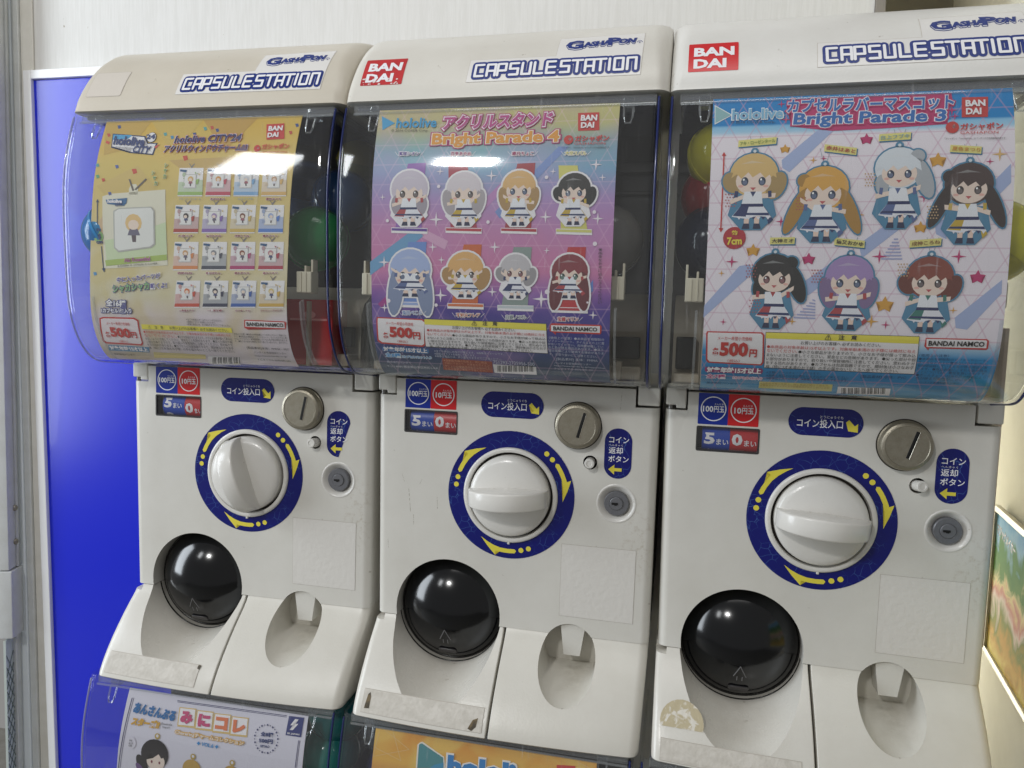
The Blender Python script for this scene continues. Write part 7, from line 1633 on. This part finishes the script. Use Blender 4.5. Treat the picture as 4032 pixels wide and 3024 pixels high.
for i, (mx_, my_, mz_, ry_) in enumerate(POS):
    base = -.228; t = thing("capsule_machine", LBL[i], "capsule machine", (mx_, my_, Z0+mz_+base), math.radians(ry_), "upper capsule machines in a row")
    off = (0, 0, -base)
    P = lambda name, me, par=None, o=None, **k: put(name, me, par or t, off if par is None else o, **k)
    door = P("front_panel", S['door']); P("coin_return_panel", S['ret']); ch = P("capsule_chute", S['chute'])
    put("tape_residue", S['strip%d' % i], ch)
    cd = P("capsule_door", S['cdoor']); put("door_lip", S['cdrim'], cd); put("handle", S['cdhandle'], cd); put("embossed_arrow", S['cdarrow'], cd)
    P("coin_return_tab", S['tab']); h1 = P("hinge_block", S['hingeL']); put("hinge_pin", S['pin'], h1); P("hinge_block", S['hingeR'])
    P("dial_sticker", S['dial_sticker']); dr = P("dial_rim", S['dial_rim']); put("dial_groove", S['dial_groove'], dr)
    kn = P("dial_knob", S['dial_knob'])
    kn.rotation_euler = (0, math.radians([72, -2.5, 3.5][i]), 0); put("grip", S['grip'], kn)
    ck = put("coin_slot_knob", S['coin_knob'], t, (.0687, 0, .0778-base)); a = put("coin_slit", S['slot'], ck, (.0045, 0, .0015)); b = put("slit_edge", S['slotlip'], ck, (.0045, 0, .0015))
    for q in (a, b): q.rotation_euler = (0, math.radians([12, 15, 17][i]), 0)
    put("painted_shadow_ring", S['knobring'], ck)
    lk = put("lock_cylinder", S['lock'], t, (.1108, 0, -base)); put("lock_bezel", S['lockdish'], lk); put("keyway", S['keyway'], lk)
    bt = put("return_button", S['button'], t, (.0826, 0, .0405-base)); bt.rotation_euler = (math.radians([-3, -2, -7][i]), 0, math.radians([-4, 1, 9][i])); put("button_well", S['buttonwell'], bt)
    cc = P("coin_counter", S['cframe']); put("number_drum", S['drumB1' if i == 0 else 'drumB'], cc, label="blue drum showing 5"); put("number_drum", S['drumR1' if i == 0 else 'drumR'], cc, label="red drum showing 0"); put("counter_window", S['cglass'], cc)
    (P("scuff_marks", S['scuffs']).__setitem__("kind", "stuff") if i == 1 else None); P("coin_sticker", S['coinst']); P("insert_sticker", S['inst']); P("return_sticker", S['retst1' if i == 0 else 'retst']); P("blank_label", S['square'])
    hd = P("hood", hoods[i]); put("title_sticker", S['title'], hd)
    put("blank_sticker" if i == 0 else "maker_sticker", S[['blankhood', 'bandai_w', 'bandai'][i]], hd)
    dome_parts(t, off, i == 0)
    c = thing("display_card", CLBL[i], "product card", (mx_, my_, Z0+mz_+.126), math.radians(ry_), "product cards inside the domes")
    build_card('c%d' % i, exec_cards[i], CORN[i], SH[i], (c, (0, 0, -.126)))
    # machine underneath: only its dome shows
    lz = -.612; ly = .012
    LB = ["lower capsule machine below the beige-hooded one, holding a pale lavender card and teal capsules", "lower capsule machine holding an orange card with a play-triangle logo", "lower capsule machine in the bottom right corner with a dark blue card"][i]
    t2 = thing("capsule_machine", LB, "capsule machine", (mx_, my_+ly, 0.0), math.radians(ry_), "lower capsule machines")
    o2 = (0, 0, Z0+mz_+lz); dome_parts(t2, o2, i == 0)
    if 'cab' not in S:
        mb = MB(); loft(mb, [(-150, 150, 0, 288, 9, 9, 117), (-148, 149, 0, 288, 9, 9, -400+.4)]); S['cab'] = mb.mesh("cabinet", 40, mats=[PW])
    put("cabinet", S['cab'], t2, o2)
    c = thing("display_card", ["pale lavender product card with pink and orange lettering tiles in the lower machine", "orange product card with a teal play-triangle logo in the lower machine", "dark blue product card at the bottom edge of the lower right machine"][i], "product card", (mx_, my_+ly, Z0+mz_+lz+.126), math.radians(ry_), "product cards inside the domes")
    build_card('l%d' % i, [low1, low2, []][i], [((-106, 374.3), (109.8, 372.6), (106, 126), (-124, 126)), ((-120, 373), (107, 373), (107, 126), (-120, 126)), ((-118, 372), (108, 372), (108, 126), (-118, 126))][i], SH[3+i], (c, (0, 0, -.126)))
# ------------------------------------------------------------------ capsules
def capmat(name, c, alpha=.35, r=.12):
    m = bpy.data.materials.new(name); t = nt(m); N = t.nodes; L = t.links; b = N["Principled BSDF"]
    b.inputs["Base Color"].default_value = (*lin(c), 1); b.inputs["Roughness"].default_value = r; b.inputs["Coat Weight"].default_value = .3; b.inputs["Subsurface Weight"].default_value = 0
    tr = N.new("ShaderNodeBsdfTransparent"); tr.inputs[0].default_value = (*[.3+.7*x for x in lin(c)], 1); mx = N.new("ShaderNodeMixShader"); mx.inputs[0].default_value = alpha
    L.new(b.outputs[0], mx.inputs[1]); L.new(tr.outputs[0], mx.inputs[2]); L.new(mx.outputs[0], N["Material Output"].inputs[0]); return m
def half(up):
    mb = MB(); R = 33; n = 40; rows = []
    for k in range(0, 15):
        b = math.pi/2*k/14; rows.append([(R*math.sin(b)*math.cos(a), R*math.sin(b)*math.sin(a), (1 if up else -1)*(R*math.cos(b)+.5)) for a in [2*math.pi*i/n for i in range(n)]])
    if up: rows += [[(q*math.cos(a), q*math.sin(a), zz) for a in [2*math.pi*i/n for i in range(n)]] for q, zz in ((34.2, .5), (34.2, -2.5))]
    mb.grid(rows, None, True); return mb.mesh("capsule_half", 50)
HU, HD = half(True), half(False)
mb = MB(); mb.box(-16, 12, -9, 10, -20, -2, None, 4); mb.box(-10, 17, -12, 6, -4, 9, None, 4); FILL = mb.mesh("wrapped_toy", 40)
CM = {}
def capsule(i, x, y, z, c1, c2, label, r=33, tilt=(30, 20), low=False, fill='#c8c4c0'):
    px, py, pz, ry = POS[i]; a = math.radians(ry); X = x/1000; Y = y/1000
    loc = (px+math.cos(a)*X-math.sin(a)*Y, py+math.sin(a)*X+math.cos(a)*Y+(.012 if low else 0), Z0+pz+z/1000+(-.612 if low else 0))
    t = thing("capsule", label, "toy capsule", loc, 0, "toy capsules inside the domes"); t.rotation_euler = (math.radians(tilt[0]), math.radians(tilt[1]), .3); t.scale = (r/33,)*3
    for me, c in ((HU, c1), (HD, c2)):
        k = c+str(me == HU)
        if k not in CM: CM[k] = me.copy(); CM[k].materials.append(capmat("capsule_"+c.strip('#'), c, .3 if c != '#b8b4b0' else .55))
        put("capsule_half", CM[k], t)
    if fill not in CM: CM[fill] = FILL.copy(); CM[fill].materials.append(mat("toy_"+fill.strip('#'), fill, .4))
    put("wrapped_toy", CM[fill], t)
capsule(0, 93, -22, 262, '#2f9a58', '#1c6c3c', "green capsule beside the yellow card, resting on the white bracket", 34, (75, 10), fill='#4a9a64')
capsule(0, 108, 8, 306, '#1d5a9c', '#164a86', "blue capsule just above the green capsule", 34, (40, 60), fill='#3a6ab0')
capsule(0, 66, 14, 318, '#16386c', '#2a5a9c', "dark blue capsule partly behind the right edge of the yellow card", 33, (20, 10), fill='#5a3a70')
capsule(0, -122.5, -60, 262, '#3fa0e0', '#2a86d0', "light blue capsule peeping out left of the yellow card", 30, (10, 60))
capsule(0, 118, 26, 352, '#b0a030', '#8a8a30', "dull yellow capsule at the back above the blue capsule", 24, (10, 10))
capsule(1, 94, -24, 262, '#b8b4b0', '#b8b4b0', "clear grey capsule to the right of the rainbow card", 34, (80, 30), fill='#8e8a88')
capsule(1, -112, -30, 252, '#b8b4b0', '#5a6a60', "small clear capsule peeping out left of the rainbow card", 27, (60, 30), fill='#5a6a60')
capsule(1, -96, 6, 300, '#4a2838', '#342030', "dark maroon capsule deep inside beside the rainbow card", 33, (60, 30), fill='#3a2834')
capsule(2, -108, -22, 340, '#c9c03a', '#b0a62c', "yellow capsule above the red one, left of the pink grid card", 33, (70, 10), fill='#c9c070')
capsule(2, -112, -6, 306, '#c02a30', '#8e1c22', "red capsule left of the pink grid card, below the yellow one", 33, (10, 40), fill='#8a2a2a')
capsule(2, -112, -30, 258, '#141c34', '#101628', "navy capsule left of the pink grid card, lowest of three", 36, (80, 30), fill='#20242e')
capsule(2, 118, -24, 262, '#e2dc28', '#cfc820', "bright yellow capsule at the right edge of the photo", 36, (20, 30), fill='#e6e09a')
for x, y, z, c, lb in [(118, -20, 350, '#1f8c8c', "teal capsule right of the lavender card, uppermost"), (112, -28, 306, '#2a9a90', "teal capsule right of the lavender card, second from the top"), (100, 20, 330, '#5a7a3c', "olive capsule behind the teal ones in the lower left machine"), (116, 8, 270, '#4a3a8a', "violet capsule below the teal ones in the lower left machine")]:
    capsule(0, x, y, z, c, c, lb, 33, (30, 50), True, '#6a8a8a')
capsule(1, -118, -10, 352, '#1d5a6c', '#1d5a6c', "dark teal capsule left of the orange card", 33, (30, 50), True, '#2a5a6a')
capsule(1, -116, -22, 300, '#4a4480', '#4a4480', "purple capsule low on the left of the orange card", 33, (30, 50), True, '#5a5490')
def red_box():
    mb = MB(); m = mat("red_box_card", "#b4141e", .3); mb.box(62, 118, -34, 3, 129, 198, m, 1.0)
    mb.box(70, 112, -34.5, -34, 176, 178, mat("red_box_print", "#e08a8a", .4)); 
    P = disc(92, 182, 7, 20, 4); poly(mb, P, lambda x, z: -34.2, mat("red_box_print", "#e08a8a", .4), .3)
    return mb.mesh("red_box", fix=False)
px, py, pz, ry = POS[0]; o = put("red_box", red_box()); o.location = (px, py, Z0+pz); o.rotation_euler = (0, 0, math.radians(ry)); tag(o, "glossy red cardboard box standing below the green capsule", "box")
o = put("plastic_bag", None) if False else None
def bag():
    mb = MB(); rg = random.Random(3); rows = []
    for i in range(22):
        z = 205+150*i/21; row = []
        for j in range(20):
            x = 112+22*j/19; row.append((x+rg.uniform(-1.2, 1.2), 20-18*math.sin(math.pi*j/19)*math.sin(math.pi*min(1, (i+1)/23))+rg.uniform(-3.2, 3.2), z+rg.uniform(-2, 2)))
        rows.append(row)
    mb.grid(rows); mb.grid([[(x, y+5+((i*7+j*3) % 5), z) for j, (x, y, z) in enumerate(r)] for i, r in enumerate(rows)])
    return mb.mesh("plastic_bag", None, mats=[mat("white_film", "#dfe0da", .18, coat=.5)])
px, py, pz, ry = POS[2]; o = put("plastic_bag", bag()); o.location = (px, py, Z0+pz); o.rotation_euler = (0, 0, math.radians(ry)); tag(o, "crumpled white plastic bag inside the dome by the yellow capsule", "plastic bag")
# ------------------------------------------------------------------ the place
def wallpaper():
    m = mat("wallpaper", "#dcdbd6", .55, spec=.3); t = m.node_tree; N = t.nodes; L = t.links; b = N["Principled BSDF"]
    tc = N.new("ShaderNodeTexCoord"); mp = N.new("ShaderNodeMapping"); mp.inputs["Scale"].default_value = (1, 1, .07); L.new(tc.outputs["Object"], mp.inputs[0])
    n = N.new("ShaderNodeTexNoise"); n.inputs["Scale"].default_value = 230; n.inputs["Detail"].default_value = 5; n.inputs["Roughness"].default_value = .7; L.new(mp.outputs[0], n.inputs["Vector"])
    bp = N.new("ShaderNodeBump"); bp.inputs["Strength"].default_value = .35; bp.inputs["Distance"].default_value = .0006; L.new(n.outputs[0], bp.inputs["Height"]); L.new(bp.outputs[0], b.inputs["Normal"])
    r = N.new("ShaderNodeMapRange"); r.inputs[1].default_value = .40; r.inputs[2].default_value = .6; L.new(n.outputs[0], r.inputs[0])
    mx = N.new("ShaderNodeMix"); mx.data_type = 'RGBA'; mx.inputs[6].default_value = (.72, .712, .685, 1); mx.inputs[7].default_value = (.765, .758, .735, 1); L.new(r.outputs[0], mx.inputs[0])
    n2 = N.new("ShaderNodeTexNoise"); n2.inputs["Scale"].default_value = 60; L.new(tc.outputs["Object"], n2.inputs["Vector"])
    r2_ = N.new("ShaderNodeMapRange"); r2_.inputs[1].default_value = .76; r2_.inputs[2].default_value = .80; r2_.inputs[4].default_value = .8; L.new(n2.outputs[0], r2_.inputs[0])
    m2 = N.new("ShaderNodeMix"); m2.data_type = 'RGBA'; m2.inputs[7].default_value = (.30, .24, .16, 1); L.new(r2_.outputs[0], m2.inputs[0]); L.new(mx.outputs[2], m2.inputs[6]); L.new(m2.outputs[2], b.inputs["Base Color"]); return m
def wbox(name, dims, m, bev=0, rot=None, loc=None):
    mb = MB(); mb.box(*dims, m, bev); o = put(name, mb.mesh(name, 40)); o.location = loc or (0, 0, 0)
    if rot: o.rotation_euler = rot
    return o
zf = -Z0*1000
o = structure(wbox("wall_back", (-925, 395, 320, 360, zf, 1400), wallpaper(), 0, None, (0, 0, Z0)))
o = structure(wbox("wall_trim", (395.5, 407.5, 316, 900, zf, 1400), mat("trim_brown_grey", "#8e8880", .5, var=.15), 1, None, (0, 0, Z0)))
o = structure(wbox("wall_alcove", (408, 700, 866, 880, zf, 1400), mat("taupe_wall", "#8f8a78", .6), 0, None, (0, 0, Z0)))
mb = MB(); d = Vector((.163, .987)); 
p0 = Vector((550, 214)); A = p0+d*760; B = p0-d*165; nrm = Vector((d.y, -d.x))*30
mb.add([(A.x, A.y, zf), (B.x, B.y, zf), (B.x+nrm.x, B.y+nrm.y, zf), (A.x+nrm.x, A.y+nrm.y, zf), (A.x, A.y, 1400), (B.x, B.y, 1400), (B.x+nrm.x, B.y+nrm.y, 1400), (A.x+nrm.x, A.y+nrm.y, 1400)], [(0, 1, 2, 3), (4, 5, 6, 7), (0, 1, 5, 4), (1, 2, 6, 5), (2, 3, 7, 6), (3, 0, 4, 7)])
o = structure(put("wall_side", mb.mesh("wall_side", mats=[mat("cream_wall", "#eceada", .85, var=.05, spec=.1)]), None, (0, 0, Z0)))
structure(wbox("floor", (-2500, 2500, -2500, 900, -30, 0), mat("floor_grey", "#8a8780", .5, var=.2)))
# blue board in its white frame on the wall (it leans a little)
t = thing("wall_board", "large plain royal blue board in a thin white frame behind the leftmost machine", "wall board", (-.8935, .31, Z0-.85))
bl = mat("royal_blue_board", "#0b20cc", .25, coat=.1, spec=.5, bump=.06, bscale=60); wf = mat("white_frame", "#eeeeee", .3)
def lean(mb, k): mb.v = [(x-k*z, y, z) for x, y, z in mb.v]; return mb
mb = MB(); mb.box(10, 600, 3, 8.5, 0, 1417, bl); put("board_sheet", lean(mb, .0205).mesh("board_sheet"), t)
mb = MB(); mb.box(-5.5, 9.8, -3, 9, 0, 1432, wf, 1.2); put("frame_bar", lean(mb, .0205).mesh("frame_bar", 40), t)
mb = MB(); mb.box(10, 600, -3, 9, 1417.5, 1432, wf, 1.2); put("frame_bar", lean(mb, .0205).mesh("frame_bar", 40), t)
# aluminium door post and door leaf at the left edge
al = mat("anodised_grey", "#d2d4d2", .38, metal=.1, var=.12, vscale=30); al2 = mat("anodised_pale", "#e4eaee", .3, metal=.05); cr = mat("cream_jamb", "#dedbd2", .45, var=.1)
t = thing("door_frame", "pale grey aluminium door post with stepped profiles at the left edge", "door frame", (-.962, .32, 0)); t.rotation_euler = (0, math.radians(-.5), 0)
for nm_, d_, m_ in [("post_profile", (0, 21.5, -11, -.5, 0, 2300), al2), ("post_profile", (22, 35, -8, -.5, 0, 2300), al), ("post_profile", (35.5, 60, -4, -.5, 0, 2300), cr), ("gasket", (-3.2, -.5, -9, -.5, 0, 2300), mat("rubber", "#3b3936", .6))]:
    mb = MB(); mb.box(*d_, m_, 1.0); put(nm_, mb.mesh(nm_, 40), t)
t = thing("door_leaf", "grey metal door leaf with a horizontal rail, two round screws and wired glass", "door", (-.9662, .316, 0)); t.rotation_euler = (0, 0, math.radians(110))
mb = MB(); mb.box(-46, 0, -6, 14, Z0*1000-270, 2300, al, 1); mb.box(-24, -18, -9, -5.8, Z0*1000-270, 2300, al, 1); put("stile", mb.mesh("stile", 40), t)
mb = MB(); mb.box(-24, 0, -4, 14, 0, Z0*1000-395, al, 1); put("stile", mb.mesh("stile", 40), t)
mb = MB(); mb.box(-46, 2, -10, 14, Z0*1000-392, Z0*1000-272, al, 1.5); put("middle_rail", mb.mesh("middle_rail", 40), t)
mb = MB(); mb.box(-46, -24.5, 2, 6, 0, Z0*1000-396, mat("wired_glass", "#c8d2cc", .08)); gl_ = put("glass_pane", mb.mesh("glass_pane"), t)
mb = MB()
for k in range(26): mb.tube([(-46, 1.2, k*22), (-24.5, 1.2, k*22+40)], .5, None, 5)
for k in range(26): mb.tube([(-46, 1.2, k*22+40), (-24.5, 1.2, k*22)], .5, None, 5)
ww = put("glass_wire", mb.mesh("glass_wire", mats=[mat("wire", "#5a6a60", .5)]), gl_)
for zz in (-165, -225):
    mb = MB(); mb.lathe([(5.5, 0), (5.3, -2), (3.8, -3.4), (1, -3.9)], -24, Z0*1000+zz, None, 24, y0=-6); put("screw", mb.mesh("screw", 50, mats=[METAL]), t)
# slim pale board standing between the last machine and the side wall
o = wbox("leaning_board", (0, 4, 0, 46, 0, 330), mat("pinkish_board", "#cdbcb0", .5), .5, (0, 0, math.radians(2)), (.484, .085, Z0-.14)); tag(o, "slim pinkish board edge just behind the rightmost machine", "board")
# framed anime poster on the side wall: drawn as loose colour, no figures
ang = math.atan2(d.x, d.y)
t = thing("framed_poster", "framed colourful poster with green, blue and yellow picture on the cream side wall", "poster", (.5455, .214, Z0-.012-.20)); t.rotation_euler = (0, 0, -ang)
# local: -y runs toward the camera along the wall, x = out of wall (negative)
mb = MB(); fr = mat("silver_frame", "#b9b4a0", .35, metal=.4)
mb.box(-7, -.5, -400, 0, 190, 197, fr, 1); mb.box(-7, -.5, -400, 0, 20, 27, fr, 1); mb.box(-7, -.5, -7, 0, 27.2, 189.8, fr, 1); put("poster_frame", mb.mesh("poster_frame", 40), t)
def poster_mat():
    m = mat("poster_print", "#ffffff", .7, spec=.15); t_ = m.node_tree; N = t_.nodes; L = t_.links
    tc = N.new("ShaderNodeTexCoord"); sp = N.new("ShaderNodeSeparateXYZ"); L.new(tc.outputs["Object"], sp.inputs[0])
    n = N.new("ShaderNodeTexNoise"); n.inputs["Scale"].default_value = 30; n.inputs["Detail"].default_value = 5; n.inputs["Distortion"].default_value = .8; L.new(tc.outputs["Object"], n.inputs["Vector"])
    ad = N.new("ShaderNodeMath"); ad.operation = 'MULTIPLY_ADD'; ad.inputs[1].default_value = .09; L.new(n.outputs[0], ad.inputs[0]); L.new(sp.outputs[2], ad.inputs[2])
    r = N.new("ShaderNodeMapRange"); r.inputs[1].default_value = .07; r.inputs[2].default_value = .235; L.new(ad.outputs[0], r.inputs[0])
    c = N.new("ShaderNodeValToRGB"); e = c.color_ramp.elements; cols = [(0, '#ecd880'), (.15, '#d8b060'), (.28, '#8f9a55'), (.38, '#ecdcd4'), (.46, '#d89a90'), (.55, '#f0e0b0'), (.64, '#6f9a5c'), (.78, '#5c9058'), (.86, '#a0ccea'), (1, '#78b4e4')]
    while len(e) > 1: e.remove(e[0])
    for k, (p, q) in enumerate(cols):
        x = e[0] if k == 0 else e.new(p); x.position = p; x.color = (*lin(q), 1)
    L.new(r.outputs[0], c.inputs[0]); L.new(c.outputs[0], N["Principled BSDF"].inputs["Base Color"]); return m
mb = MB(); mb.box(-4, -1, -399, -7.2, 27.2, 189.8, poster_mat()); put("poster_print", mb.mesh("poster_print"), t)
mb = MB(); T_ = MB(); text(T_, "マジックメイカー", (12, 172), (92, 165), 13, flat, INK, 0, bold=.03)
mb.add([(-4.3, -x, z) for x, y, z in T_.v], T_.f, mat("poster_title", "#241c28", .4)); put("poster_title", mb.mesh("poster_title", fix=False), t)
